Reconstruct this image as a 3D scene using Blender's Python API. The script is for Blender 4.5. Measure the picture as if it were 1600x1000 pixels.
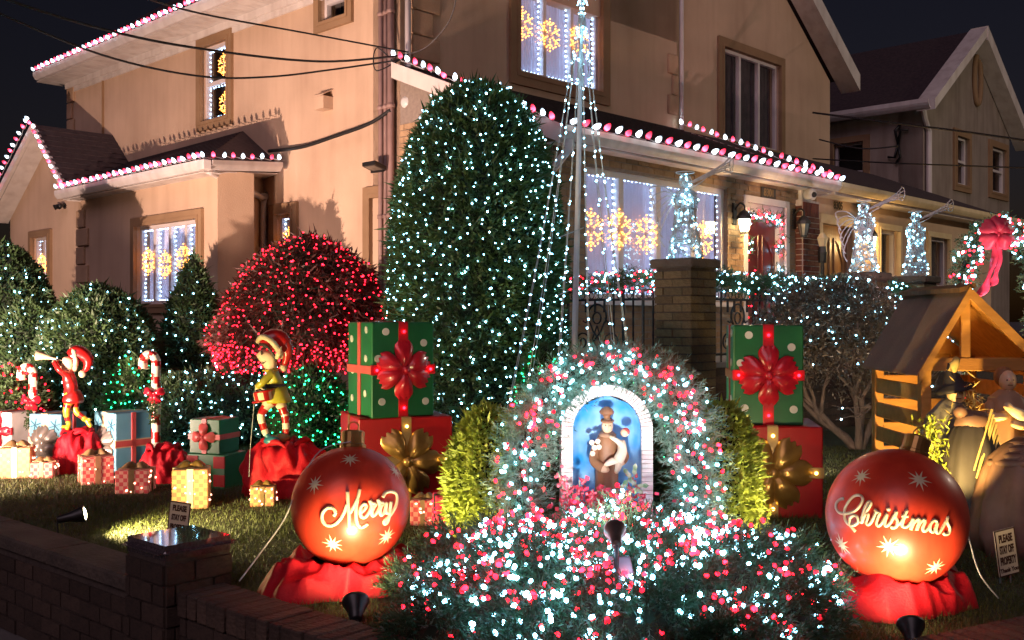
import bpy, bmesh, math, random
import numpy as np
from mathutils import Vector, Matrix, Quaternion, noise as mnoise

S = bpy.context.scene
for o in list(bpy.data.objects):
    bpy.data.objects.remove(o)
COL = S.collection
RNG = np.random.default_rng(7)
random.seed(7)
PI = math.pi

# ------------------------------------------------------------------ camera
cam_data = bpy.data.cameras.new('camera')
cam_data.lens = 36.0
cam_data.sensor_width = 36.0
cam_data.clip_start = 0.05
cam_data.clip_end = 2000
cam = bpy.data.objects.new('camera', cam_data)
cam.location = (0, 0, 1.3)
cam.rotation_euler = (math.radians(90), 0, 0)
COL.objects.link(cam)
S.camera = cam

# ------------------------------------------------------------------ night sky
W = bpy.data.worlds.new('World')
S.world = W
W.use_nodes = True
wn = W.node_tree
wn.nodes.clear()
sky = wn.nodes.new('ShaderNodeTexSky')
sky.sky_type = 'NISHITA'
sky.sun_disc = False
sky.sun_elevation = math.radians(4)
sky.sun_rotation = math.radians(200)
sky.air_density = 1.0
tint = wn.nodes.new('ShaderNodeMix'); tint.data_type = 'RGBA'; tint.blend_type = 'MULTIPLY'
tint.inputs['Factor'].default_value = 1.0
tint.inputs['B'].default_value = (0.85, 0.62, 0.95, 1)
wbg = wn.nodes.new('ShaderNodeBackground')
wbg.inputs['Strength'].default_value = 0.0035
wout = wn.nodes.new('ShaderNodeOutputWorld')
wn.links.new(sky.outputs[0], tint.inputs['A'])
wn.links.new(tint.outputs['Result'], wbg.inputs['Color'])
wn.links.new(wbg.outputs[0], wout.inputs['Surface'])

# one very weak, wide sun added as fill, tinted like city glow
sun_data = bpy.data.lights.new('fill_sun', 'SUN')
sun_data.energy = 0.38
sun_data.angle = math.radians(40)
sun_data.color = (1.0, 0.72, 0.86)
sun = bpy.data.objects.new('fill_sun', sun_data)
sun.rotation_euler = (math.radians(52), 0, math.radians(-20))
COL.objects.link(sun)

# ------------------------------------------------------------------ exposure
S.view_settings.view_transform = 'Standard'
S.view_settings.look = 'None'
S.view_settings.exposure = 0.68
S.view_settings.gamma = 1.0
S.view_settings.use_curve_mapping = False
S.render.engine = 'CYCLES'
try:
    S.cycles.use_denoising = True
    S.cycles.denoiser = 'OPENIMAGEDENOISE'
    S.cycles.max_bounces = 5
    S.cycles.diffuse_bounces = 2
    S.cycles.glossy_bounces = 2
    S.cycles.transmission_bounces = 4
    S.cycles.transparent_max_bounces = 6
    S.cycles.sample_clamp_indirect = 4.0
    S.cycles.caustics_reflective = False
    S.cycles.caustics_refractive = False
    S.cycles.use_light_tree = True
    S.cycles.filter_width = 1.5
except Exception:
    pass

# ------------------------------------------------------------------ where things stand
F = 1600.0
EYE = 1.3
def at(px, py, Y):
    return Vector(((px - 800) / F * Y, Y, EYE - (py - 500) / F * Y))
def gp(px, py, z=0.0):
    d = F * (EYE - z) / (py - 500)
    return Vector(((px - 800) / F * d, d, z))
TH = math.atan2(1600, 1550)
CO, SI = math.cos(TH), math.sin(TH)
CX, CY = -1.42, 13.0            # the near corner of the house
def loc2w(u, v, z=0.0):
    return Vector((CX + CO * u - SI * v, CY + SI * u + CO * v, z))
def w2loc(p):
    x, y = p[0] - CX, p[1] - CY
    return Vector((CO * x + SI * y, -SI * x + CO * y, p[2]))
def hu(px, py, u0):             # a point of the wall plane u = u0
    r = (px - 800) / F
    # CX+CO*u-SI*v = r*(CY+SI*u+CO*v)
    v = (CX + CO * u0 - r * (CY + SI * u0)) / (SI + r * CO)
    Y = CY + SI * u0 + CO * v
    return v, EYE - (py - 500) / F * Y
def hv(px, py, v0):
    r = (px - 800) / F
    u = (r * (CY + CO * v0) - CX + SI * v0) / (CO - r * SI)
    Y = CY + SI * u + CO * v0
    return u, EYE - (py - 500) / F * Y

# ------------------------------------------------------------------ objects
def tag(o, label=None, cat=None, group=None, kind=None):
    if label: o['label'] = label
    if cat:
        o['category'] = cat
        if not kind: o['kind'] = 'thing'
    if group: o['group'] = group
    if kind: o['kind'] = kind
    return o
def empty(name, loc=(0, 0, 0), rz=0.0, label=None, cat=None, group=None):
    o = bpy.data.objects.new(name, None)
    o.empty_display_size = 0.1
    o.location = loc
    o.rotation_euler = (0, 0, rz)
    COL.objects.link(o)
    return tag(o, label, cat, group)
def link(name, me, parent=None, loc=None, rot=None, scale=None):
    o = bpy.data.objects.new(name, me)
    COL.objects.link(o)
    if parent: o.parent = parent
    if loc is not None: o.location = loc
    if rot is not None: o.rotation_euler = rot
    if scale is not None: o.scale = scale
    return o
def light(name, kind, loc, energy, color, parent=None, target=None, size=0.03, spot=60, blend=0.5):
    d = bpy.data.lights.new(name, kind)
    d.energy = energy
    d.color = color
    if kind in ('POINT', 'SPOT'): d.shadow_soft_size = size
    if kind == 'SPOT':
        d.spot_size = math.radians(spot); d.spot_blend = blend
    o = bpy.data.objects.new(name, d)
    COL.objects.link(o)
    o.location = loc
    if target is not None:
        o.rotation_euler = (Vector(target) - Vector(loc)).to_track_quat('-Z', 'Y').to_euler()
    if parent:
        o.parent = parent
        bpy.context.view_layer.update()
        o.matrix_parent_inverse = parent.matrix_world.inverted()
    return o

class MB:
    """collects shapes, then links them as ONE mesh"""
    def __init__(s):
        s.v = []; s.f = []; s.m = []
    def add(s, verts, faces, mi=0):
        b = len(s.v)
        s.v += [tuple(p) for p in verts]
        s.f += [tuple(b + i for i in f) for f in faces]
        s.m += [mi] * len(faces)
        return s
    def box(s, x0, x1, y0, y1, z0, z1, mi=0, bev=0.0):
        if x0 > x1: x0, x1 = x1, x0
        if y0 > y1: y0, y1 = y1, y0
        if z0 > z1: z0, z1 = z1, z0
        vs = [(x0, y0, z0), (x1, y0, z0), (x1, y1, z0), (x0, y1, z0), (x0, y0, z1), (x1, y0, z1), (x1, y1, z1), (x0, y1, z1)]
        return s.add(vs, [(0, 3, 2, 1), (4, 5, 6, 7), (0, 1, 5, 4), (1, 2, 6, 5), (2, 3, 7, 6), (3, 0, 4, 7)], mi)
    def quad(s, a, b, c, d, mi=0):
        return s.add([a, b, c, d], [(0, 1, 2, 3)], mi)
    def slab(s, pts, off, mi=0):
        """a polygon thickened by the vector off"""
        n = len(pts); off = Vector(off)
        a = [Vector(p) for p in pts]; b = [p + off for p in a]
        fs = [tuple(range(n)), tuple(range(2 * n - 1, n - 1, -1))]
        for i in range(n):
            j = (i + 1) % n
            fs.append((i, i + n, j + n, j))
        return s.add(a + b, fs, mi)
    def tube(s, pts, r, n=6, mi=0, cap=True, closed=False):
        pts = [Vector(p) for p in pts]
        m = len(pts)
        rs = r if isinstance(r, (list, tuple)) else [r] * m
        up = None; vs = []
        for i in range(m):
            if closed: t = pts[(i + 1) % m] - pts[i - 1]
            else: t = pts[min(i + 1, m - 1)] - pts[max(i - 1, 0)]
            if t.length < 1e-9: t = Vector((0, 0, 1))
            t.normalize()
            if up is None:
                up = Vector((0, 0, 1)) if abs(t.z) < 0.9 else Vector((1, 0, 0))
            x = up - t * up.dot(t)
            if x.length < 1e-6: x = t.orthogonal()
            x.normalize(); up = x
            y = t.cross(x)
            for k in range(n):
                a = 2 * PI * k / n
                vs.append(pts[i] + (x * math.cos(a) + y * math.sin(a)) * rs[i])
        fs = []
        for i in range(m if closed else m - 1):
            j = (i + 1) % m
            for k in range(n):
                l = (k + 1) % n
                fs.append((i * n + k, i * n + l, j * n + l, j * n + k))
        if cap and not closed:
            fs.append(tuple(range(n - 1, -1, -1)))
            fs.append(tuple((m - 1) * n + k for k in range(n)))
        return s.add(vs, fs, mi)
    def lathe(s, prof, n=16, c=(0, 0, 0), mi=0, wob=None, axis=None):
        """prof: (radius, height) from bottom to top"""
        c = Vector(c); vs = []; fs = []; m = len(prof)
        q = None
        if axis is not None: q = Vector((0, 0, 1)).rotation_difference(Vector(axis).normalized())
        for i, (r, z) in enumerate(prof):
            for k in range(n):
                a = 2 * PI * k / n
                rr = r * (wob(a, i / (m - 1)) if wob else 1)
                p = Vector((rr * math.cos(a), rr * math.sin(a), z))
                if q: p = q @ p
                vs.append(c + p)
        for i in range(m - 1):
            for k in range(n):
                l = (k + 1) % n
                fs.append((i * n + k, i * n + l, (i + 1) * n + l, (i + 1) * n + k))
        fs.append(tuple(range(n - 1, -1, -1)))
        fs.append(tuple((m - 1) * n + k for k in range(n)))
        return s.add(vs, fs, mi)
    def ball(s, c, r, n=12, m=8, mi=0, sc=(1, 1, 1), wob=None):
        c = Vector(c); vs = [c + Vector((0, 0, -r * sc[2]))]; fs = []
        for i in range(1, m):
            b = -PI / 2 + PI * i / m
            for k in range(n):
                a = 2 * PI * k / n
                d = Vector((math.cos(b) * math.cos(a) * sc[0], math.cos(b) * math.sin(a) * sc[1], math.sin(b) * sc[2]))
                rr = r * (wob(d) if wob else 1)
                vs.append(c + d * rr)
        vs.append(c + Vector((0, 0, r * sc[2])))
        t = len(vs) - 1
        for k in range(n):
            l = (k + 1) % n
            fs.append((0, 1 + l, 1 + k))
            for i in range(m - 2):
                a = 1 + i * n
                fs.append((a + k, a + l, a + n + l, a + n + k))
            a = 1 + (m - 2) * n
            fs.append((a + k, a + l, t))
        return s.add(vs, fs, mi)
    def move(s, M4):
        s.v = [tuple(M4 @ Vector(p)) for p in s.v]
        return s
    def mesh(s, name, mats, smooth=False, bevel=0.0):
        me = bpy.data.meshes.new(name)
        me.from_pydata(s.v, [], s.f)
        if not isinstance(mats, (list, tuple)): mats = [mats]
        for m in mats: me.materials.append(m)
        me.polygons.foreach_set('material_index', s.m)
        if bevel > 0:
            bm = bmesh.new(); bm.from_mesh(me)
            bmesh.ops.bevel(bm, geom=list(bm.edges), offset=bevel, segments=1, affect='EDGES', clamp_overlap=True)
            bm.to_mesh(me); bm.free()
        if smooth:
            me.polygons.foreach_set('use_smooth', [True] * len(me.polygons))
        me.update()
        return me
    def build(s, name, mats, parent=None, smooth=False, bevel=0.0, loc=None, rot=None):
        return link(name, s.mesh(name, mats, smooth, bevel), parent, loc, rot)

def np_mesh(name, V, Q, mat):
    """fast mesh of quads or triangles from numpy arrays"""
    me = bpy.data.meshes.new(name)
    k = Q.shape[1]
    me.vertices.add(len(V)); me.vertices.foreach_set('co', np.ascontiguousarray(V, dtype=np.float32).ravel())
    me.loops.add(Q.size); me.loops.foreach_set('vertex_index', np.ascontiguousarray(Q, dtype=np.int32).ravel())
    me.polygons.add(len(Q)); me.polygons.foreach_set('loop_start', np.arange(0, Q.size, k, dtype=np.int32))
    me.polygons.foreach_set('loop_total', np.full(len(Q), k, dtype=np.int32))
    for m in (mat if isinstance(mat, (list, tuple)) else [mat]): me.materials.append(m)
    me.update(calc_edges=True)
    return me
def unit(a):
    return a / np.maximum(np.linalg.norm(a, axis=1, keepdims=True), 1e-9)
def leaves(name, P, D, L, Wd, mat, parent=None, rng=RNG, roll=True):
    """leaf quads (diamonds) at P pointing along D, length L, width Wd (scalars or arrays)"""
    n = len(P)
    D = unit(D)
    R = unit(np.cross(D, rng.normal(size=(n, 3))))
    L = np.broadcast_to(np.asarray(L, dtype=float).reshape(-1, 1), (n, 1)); Wd = np.broadcast_to(np.asarray(Wd, dtype=float).reshape(-1, 1), (n, 1))
    a = P; b = P + D * L * .45 + R * Wd * .5; c = P + D * L; d = P + D * L * .45 - R * Wd * .5
    V = np.stack([a, b, c, d], 1).reshape(-1, 3)
    Q = np.arange(4 * n).reshape(n, 4)
    return link(name, np_mesh(name, V, Q, mat), parent)
_g = (1 + 5 ** .5) / 2
_ICV = np.array([(-1, _g, 0), (1, _g, 0), (-1, -_g, 0), (1, -_g, 0), (0, -1, _g), (0, 1, _g), (0, -1, -_g), (0, 1, -_g), (_g, 0, -1), (_g, 0, 1), (-_g, 0, -1), (-_g, 0, 1)]) / math.hypot(1, _g)
_ICF = np.array([(0, 11, 5), (0, 5, 1), (0, 1, 7), (0, 7, 10), (0, 10, 11), (1, 5, 9), (5, 11, 4), (11, 10, 2), (10, 7, 6), (7, 1, 8), (3, 9, 4), (3, 4, 2), (3, 2, 6), (3, 6, 8), (3, 8, 9), (4, 9, 5), (2, 4, 11), (6, 2, 10), (8, 6, 7), (9, 8, 1)])
_OCT = np.array([(1, 0, 0), (-1, 0, 0), (0, 1, 0), (0, -1, 0), (0, 0, 1), (0, 0, -1)], dtype=float)
_OCF = np.array([(0, 2, 4), (2, 1, 4), (1, 3, 4), (3, 0, 4), (2, 0, 5), (1, 2, 5), (3, 1, 5), (0, 3, 5)])
def octas(name, P, r, mat, parent=None, rng=RNG, el=1.35, fine=False):
    """many tiny bulbs joined in one mesh"""
    P = np.asarray(P, dtype=float); n = len(P)
    if n == 0: return None
    rr = np.broadcast_to(np.asarray(r, dtype=float).reshape(-1, 1), (n, 1)) * rng.uniform(.8, 1.2, (n, 1))
    X = unit(rng.normal(size=(n, 3))); Y = unit(np.cross(X, rng.normal(size=(n, 3)))); Z = np.cross(X, Y)
    if not fine:
        B = np.stack([X, -X, Y, -Y, Z * el, -Z * el], 1) * rr[:, None, :]
        V = (P[:, None, :] + B).reshape(-1, 3)
        Q = (np.arange(n)[:, None, None] * 6 + _OCF[None]).reshape(-1, 3)
        o = link(name, np_mesh(name, V, Q, mat), parent); o['kind'] = 'stuff'
        return o
    B = (_ICV[None, :, 0:1] * X[:, None, :] + _ICV[None, :, 1:2] * Y[:, None, :] + _ICV[None, :, 2:3] * Z[:, None, :] * el) * rr[:, None, :]
    V = (P[:, None, :] + B).reshape(-1, 3)
    Q = (np.arange(n)[:, None, None] * 12 + _ICF[None]).reshape(-1, 3)
    o = link(name, np_mesh(name, V, Q, mat), parent)
    o['kind'] = 'stuff'
    return o

def catmull(pts, k=6, closed=False):
    pts = [Vector(p) for p in pts]; out = []
    n = len(pts)
    for i in range(n if closed else n - 1):
        if closed: p0, p1, p2, p3 = pts[i - 1], pts[i], pts[(i + 1) % n], pts[(i + 2) % n]
        else: p0, p1, p2, p3 = pts[max(i - 1, 0)], pts[i], pts[i + 1], pts[min(i + 2, n - 1)]
        for j in range(k):
            t = j / k
            out.append(0.5 * ((2 * p1) + (p2 - p0) * t + (2 * p0 - 5 * p1 + 4 * p2 - p3) * t * t + (3 * p1 - p0 - 3 * p2 + p3) * t ** 3))
    if not closed: out.append(pts[-1])
    return out

# ------------------------------------------------------------------ materials
def pm(name, c1, c2=None, scale=6.0, rough=0.7, bump=0.0, bscale=None, metal=0.0, rnd=0.0, emit=None, estr=0.0, trans=0.0, coat=0.0, detail=5.0, stretch=None, spec=0.5, alpha=1.0, sheen=0.0):
    m = bpy.data.materials.new(name)
    m.use_nodes = True
    nt = m.node_tree; N = nt.nodes; Lk = nt.links
    b = N['Principled BSDF']
    b.inputs['Roughness'].default_value = rough
    b.inputs['Metallic'].default_value = metal
    b.inputs['Specular IOR Level'].default_value = spec
    b.inputs['Coat Weight'].default_value = coat
    b.inputs['Sheen Weight'].default_value = sheen
    b.inputs['Alpha'].default_value = alpha
    if c2 is None: c2 = tuple(x * .72 for x in c1)
    tc = N.new('ShaderNodeTexCoord')
    src = tc.outputs['Object']
    if stretch:
        mp = N.new('ShaderNodeMapping'); mp.inputs['Scale'].default_value = stretch
        Lk.new(src, mp.inputs['Vector']); src = mp.outputs[0]
    no = N.new('ShaderNodeTexNoise'); no.inputs['Scale'].default_value = scale; no.inputs['Detail'].default_value = detail
    Lk.new(src, no.inputs['Vector'])
    mx = N.new('ShaderNodeMix'); mx.data_type = 'RGBA'
    mx.inputs['A'].default_value = (*c1, 1); mx.inputs['B'].default_value = (*c2, 1)
    cr = N.new('ShaderNodeMapRange'); cr.inputs['From Min'].default_value = .35; cr.inputs['From Max'].default_value = .68
    Lk.new(no.outputs['Fac'], cr.inputs['Value']); Lk.new(cr.outputs[0], mx.inputs['Factor'])
    col = mx.outputs['Result']
    if rnd > 0:
        oi = N.new('ShaderNodeObjectInfo')
        mr = N.new('ShaderNodeMapRange'); mr.inputs['To Min'].default_value = 1 - rnd; mr.inputs['To Max'].default_value = 1 + rnd
        Lk.new(oi.outputs['Random'], mr.inputs['Value'])
        hs = N.new('ShaderNodeHueSaturation')
        Lk.new(mr.outputs[0], hs.inputs['Value']); Lk.new(col, hs.inputs['Color']); col = hs.outputs['Color']
    Lk.new(col, b.inputs['Base Color'])
    if bump > 0:
        n2 = N.new('ShaderNodeTexNoise'); n2.inputs['Scale'].default_value = bscale or scale * 4; n2.inputs['Detail'].default_value = 6
        Lk.new(src, n2.inputs['Vector'])
        bp = N.new('ShaderNodeBump'); bp.inputs['Strength'].default_value = bump; bp.inputs['Distance'].default_value = 0.02
        Lk.new(n2.outputs['Fac'], bp.inputs['Height']); Lk.new(bp.outputs[0], b.inputs['Normal'])
    if emit:
        b.inputs['Emission Color'].default_value = (*emit, 1); b.inputs['Emission Strength'].default_value = estr
    if trans > 0:
        b.inputs['Transmission Weight'].default_value = trans
    return m
def em(name, c, s, vary=0.0):
    m = bpy.data.materials.new(name); m.use_nodes = True
    nt = m.node_tree; nt.nodes.clear()
    e = nt.nodes.new('ShaderNodeEmission'); e.inputs['Color'].default_value = (*c, 1); e.inputs['Strength'].default_value = s
    if vary:            # no two bulbs burn equally bright
        tc = nt.nodes.new('ShaderNodeTexCoord'); no = nt.nodes.new('ShaderNodeTexWhiteNoise') if False else nt.nodes.new('ShaderNodeTexNoise')
        no.inputs['Scale'].default_value = 9; no.inputs['Detail'].default_value = 1
        mr = nt.nodes.new('ShaderNodeMapRange'); mr.inputs['From Min'].default_value = .3; mr.inputs['From Max'].default_value = .7
        mr.inputs['To Min'].default_value = s * (1 - vary); mr.inputs['To Max'].default_value = s * (1 + vary)
        nt.links.new(tc.outputs['Object'], no.inputs['Vector']); nt.links.new(no.outputs['Fac'], mr.inputs['Value']); nt.links.new(mr.outputs[0], e.inputs['Strength'])
    o = nt.nodes.new('ShaderNodeOutputMaterial'); nt.links.new(e.outputs[0], o.inputs['Surface'])
    return m
def leafmat(name, c1, c2, rough=.55, trans=.25, scale=3.0):
    """leaves: colour varies in clumps and from leaf to leaf, a little light passes through"""
    m = pm(name, c1, c2, scale=scale, rough=rough, detail=8)
    nt = m.node_tree; N = nt.nodes
    b = N['Principled BSDF']
    tr = N.new('ShaderNodeBsdfTranslucent'); ms = N.new('ShaderNodeMixShader'); ms.inputs[0].default_value = trans
    nt.links.new(b.inputs['Base Color'].links[0].from_socket, tr.inputs['Color'])
    nt.links.new(b.outputs[0], ms.inputs[1]); nt.links.new(tr.outputs[0], ms.inputs[2])
    nt.links.new(ms.outputs[0], N['Material Output'].inputs['Surface'])
    return m

M = dict(
    stucco=pm('stucco', (.62, .44, .31), (.50, .345, .24), .9, .9, .3, 90, detail=10),
    stucco_trim=pm('stucco_trim', (.30, .185, .10), (.25, .15, .08), 3, .85, .2, 60),
    quoin=pm('quoin', (.50, .33, .21), (.42, .27, .17), 4, .9, .3, 50, rnd=.12),
    grey_stucco=pm('grey_stucco', (.33, .27, .23), (.27, .22, .19), 2, .9, .3, 70),
    shingle=pm('shingle', (.055, .035, .04), (.03, .02, .025), 14, .9, .6, 40),
    white=pm('white_paint', (.72, .66, .62), (.62, .56, .53), 3, .5, .05, 40),
    white_metal=pm('white_metal', (.70, .64, .62), (.6, .55, .54), 3, .4),
    frame_white=pm('frame_white', (.68, .62, .62), (.6, .55, .56), 5, .45),
    brick_tan=pm('brick_tan', (.40, .26, .15), (.30, .19, .11), 9, .9, .5, 60, rnd=.22),
    brick_dark=pm('brick_dark', (.10, .065, .045), (.06, .04, .03), 9, .9, .7, 50, rnd=.3),
    brick_red=pm('brick_red', (.17, .045, .03), (.11, .03, .022), 9, .85, .4, 60, rnd=.2),
    brick_olive=pm('brick_olive', (.17, .125, .06), (.11, .08, .04), 9, .9, .7, 50, rnd=.25),
    mortar=pm('mortar', (.30, .24, .20), (.24, .19, .16), 20, .95, .4, 90),
    mortar_dark=pm('mortar_dark', (.09, .07, .055), (.06, .045, .04), 20, .95, .4, 90),
    mortar_white=pm('mortar_white', (.62, .55, .5), None, 20, .95, .4, 90),
    coping=pm('coping', (.11, .085, .065), (.06, .048, .038), 5, .9, .8, 40, stretch=(1, 1, 1)),
    granite=pm('granite', (.10, .075, .08), (.05, .04, .045), 60, .04, coat=.8),
    wood_door=pm('wood_door', (.34, .17, .06), (.24, .11, .04), 5, .4, .1, 20, stretch=(8, 8, 1)),
    red_door=pm('red_door', (.13, .010, .010), (.08, .008, .008), 5, .35, .05, 20),
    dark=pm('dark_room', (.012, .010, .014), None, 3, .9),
    curtain=pm('curtain', (.66, .64, .74), (.56, .54, .66), 4, .8, emit=(.50, .52, .86), estr=.20),  # own glow put into the cloth in place of nearby lights
    curtain_dim=pm('curtain_dim', (.12, .10, .10), (.08, .07, .07), 4, .8),
    black_iron=pm('black_iron', (.012, .012, .014), None, 20, .45, .2, 60, metal=.3),
    cable=pm('cable', (.012, .011, .012), None, 20, .6),
    cable_grey=pm('cable_grey', (.10, .09, .09), None, 20, .6),
    wire_green=pm('wire_green', (.02, .05, .03), None, 20, .6),
    wire_white=pm('wire_white', (.55, .55, .55), None, 20, .5),
    pipe=pm('pipe', (.32, .20, .18), (.26, .16, .14), 6, .6),
    bronze=pm('bronze_lamp', (.10, .055, .045), (.07, .04, .03), 10, .3, metal=.4),
    panel_lilac=pm('panel_lilac', (.42, .36, .46), None, 8, .3),
    steel=pm('steel', (.5, .5, .52), None, 10, .35, metal=.8),
    plastic_black=pm('plastic_black', (.015, .014, .015), None, 10, .4),
    plastic_white=pm('plastic_white', (.7, .68, .67), None, 10, .4),
    bark=pm('bark', (.17, .12, .09), (.09, .065, .05), 18, .9, .8, 40, stretch=(1, 1, .25)),
    hedge=leafmat('hedge_leaf', (.065, .12, .03), (.03, .065, .018)),
    bush=leafmat('bush_leaf', (.06, .11, .035), (.025, .055, .018)),
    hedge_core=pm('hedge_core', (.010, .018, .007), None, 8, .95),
    gold_leaf=leafmat('golden_leaf', (.34, .40, .05), (.19, .24, .03), scale=5),
    red_leaf=leafmat('red_leaf', (.10, .030, .022), (.05, .02, .014)),
    brown_leaf=leafmat('brown_leaf', (.15, .11, .075), (.06, .05, .034), .4, .1, 5),
    juniper=leafmat('juniper_leaf', (.04, .10, .045), (.02, .055, .022), scale=6),
    frost=leafmat('frosted_needle', (.24, .36, .28), (.06, .16, .09), scale=9),
    grass=leafmat('grass_blade', (.085, .10, .022), (.05, .065, .018), .6, .2, 2.5),
    lawn=pm('lawn_soil', (.045, .045, .015), (.03, .028, .012), 8, .95, .6, 60),
    pavement=pm('pavement', (.16, .15, .14), (.12, .11, .105), 3, .9, .3, 60),
    red_gloss=pm('red_gloss', (.42, .010, .012), (.36, .008, .010), 5, .28, .03, 10, coat=.3),
    red_ribbon=pm('red_ribbon', (.50, .012, .03), (.36, .008, .02), 14, .3, coat=.4),
    pink_ribbon=pm('pink_ribbon', (.62, .10, .09), (.5, .07, .07), 6, .4),
    green_box=pm('green_box', (.010, .13, .045), (.008, .10, .035), 5, .4, .03, 12),
    red_box=pm('red_box', (.36, .008, .014), (.28, .006, .010), 7, .4, .08, 24, spec=.2),
    dot=pm('dot_white', (.66, .64, .62), None, 6, .5),
    gold=pm('gold_paint', (.42, .24, .07), (.28, .15, .045), 10, .32, .05, 20, metal=.65),
    gold_dull=pm('gold_dull', (.30, .19, .08), (.2, .12, .05), 10, .45, .05, 20, metal=.3),
    silver=pm('silver_paint', (.34, .30, .26), (.24, .21, .18), 10, .35, metal=.6),
    blue_box=pm('blue_box', (.16, .42, .55), (.13, .36, .48), 6, .5, .04, 30),
    blue_dark=pm('blue_stamp', (.03, .12, .2), None, 6, .5),
    cream=pm('cream_paint', (.72, .58, .36), (.62, .48, .28), 6, .5),
    cream_plaster=pm('cream_plaster', (.68, .56, .38), (.5, .38, .22), 10, .7, .5, 30),
    skin=pm('painted_skin', (.74, .55, .36), (.70, .50, .32), 5, .5),
    elf_red=pm('elf_red', (.45, .012, .010), (.38, .010, .010), 8, .3, coat=.3),
    elf_yellow=pm('elf_yellow', (.66, .42, .03), (.58, .36, .02), 8, .35, coat=.2),
    elf_olive=pm('elf_olive', (.42, .36, .03), (.33, .28, .02), 8, .4),
    elf_green=pm('elf_green', (.03, .06, .02), None, 8, .4),
    elf_white=pm('elf_white', (.74, .66, .52), (.66, .58, .44), 8, .5),
    elf_teal=pm('elf_teal', (.02, .16, .20), (.015, .11, .14), 30, .35),
    hair=pm('elf_hair', (.05, .03, .02), None, 8, .6),
    tulle=pm('red_tulle', (.44, .008, .018), (.34, .006, .014), 10, .6, .25, 90, spec=.2),
    ball_red=pm('ball_red', (.62, .055, .024), (.48, .034, .016), 4, .40, .02, 3, coat=.12, stretch=(3, 3, .6), spec=.35),
    cream_letter=pm('cream_letter', (.80, .70, .46), None, 6, .5),
    plaid=None,
    timber=pm('timber', (.52, .26, .07), (.40, .19, .045), 4, .6, .15, 30, stretch=(1, 6, 6)),
    timber_dark=pm('timber_dark', (.20, .10, .035), (.12, .06, .02), 5, .7, .2, 30, stretch=(6, 6, 1)),
    roof_felt=pm('roof_felt', (.24, .14, .10), (.19, .11, .08), 6, .85, .3, 80),
    robe_brown=pm('robe_brown', (.33, .17, .08), (.22, .10, .05), 8, .55),
    robe_tan=pm('robe_tan', (.42, .26, .16), (.34, .2, .12), 8, .6),
    robe_grey=pm('robe_grey', (.20, .19, .16), (.15, .14, .12), 8, .8, .3, 40),
    robe_dark=pm('robe_dark', (.030, .026, .030), None, 8, .7),
    robe_plum=pm('robe_plum', (.19, .105, .08), (.12, .065, .05), 8, .6),
    straw=pm('straw', (.62, .48, .18), (.5, .36, .12), 20, .7),
    niche_blue=pm('niche_blue', (.03, .34, .84), (.40, .66, .90), 5, .5, detail=3),
    niche_white=pm('niche_white', (.80, .76, .74), (.74, .68, .66), 10, .6, rnd=.06),
    berry=pm('pink_berry', (.74, .15, .20), (.62, .08, .13), 10, .35),
    petal=pm('pink_petal', (.66, .05, .11), (.52, .03, .07), 8, .5),
    holly=pm('holly_leaf', (.05, .16, .06), (.5, .5, .4), 30, .45),
    sign_face=pm('sign_face', (.66, .58, .42), (.58, .5, .36), 6, .5),
    sign_ink=pm('sign_ink', (.06, .025, .012), None, 6, .5),
    house_number=pm('house_number', (.04, .03, .025), None, 6, .4),
    lens=em('lamp_lens', (1, .86, .5), 14),
    b_white=em('bulb_white', (.28, .74, 1.0), 18, .8),
    b_red=em('bulb_red', (1.0, .008, .020), 11, .8),
    b_green=em('bulb_green', (.02, 1.0, .30), 8, .7),
    b_orange=em('bulb_orange', (1.0, .34, .05), 6),
    b_blue=em('bulb_cool', (.40, .66, 1.0), 9),
    b_gold=em('bulb_gold', (1.0, .60, .10), 12),
)
def weather(m, amt=.35):
    """rain streaks and dirt with a shape of their own"""
    nt = m.node_tree; N = nt.nodes; Lk = nt.links; b = N['Principled BSDF']
    src = b.inputs['Base Color'].links[0].from_socket
    tc = N.new('ShaderNodeTexCoord'); mp = N.new('ShaderNodeMapping'); mp.inputs['Scale'].default_value = (3.2, 3.2, .35)
    Lk.new(tc.outputs['Object'], mp.inputs['Vector'])
    no = N.new('ShaderNodeTexNoise'); no.inputs['Scale'].default_value = 1.6; no.inputs['Detail'].default_value = 9; Lk.new(mp.outputs[0], no.inputs['Vector'])
    mr = N.new('ShaderNodeMapRange'); mr.inputs['From Min'].default_value = .45; mr.inputs['From Max'].default_value = .75; mr.inputs['To Max'].default_value = amt
    Lk.new(no.outputs['Fac'], mr.inputs['Value'])
    mx = N.new('ShaderNodeMix'); mx.data_type = 'RGBA'; mx.blend_type = 'MULTIPLY'; mx.inputs['B'].default_value = (.62, .55, .52, 1)
    Lk.new(mr.outputs[0], mx.inputs['Factor']); Lk.new(src, mx.inputs['A']); Lk.new(mx.outputs['Result'], b.inputs['Base Color'])
weather(M['stucco'], .28); weather(M['white'], .6); weather(M['white_metal'], .5); weather(M['grey_stucco'], .8)
def glass_mat():
    m = pm('window_glass', (.8, .85, .9), None, 3, .05)
    nt = m.node_tree; N = nt.nodes; b = N['Principled BSDF']
    t = N.new('ShaderNodeBsdfTransparent'); g = N.new('ShaderNodeBsdfGlossy'); g.inputs['Roughness'].default_value = .04
    ms = N.new('ShaderNodeMixShader'); ms.inputs[0].default_value = .10
    nt.links.new(t.outputs[0], ms.inputs[1]); nt.links.new(g.outputs[0], ms.inputs[2]); nt.links.new(ms.outputs[0], N['Material Output'].inputs['Surface'])
    return m
M['glass'] = glass_mat()
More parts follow.
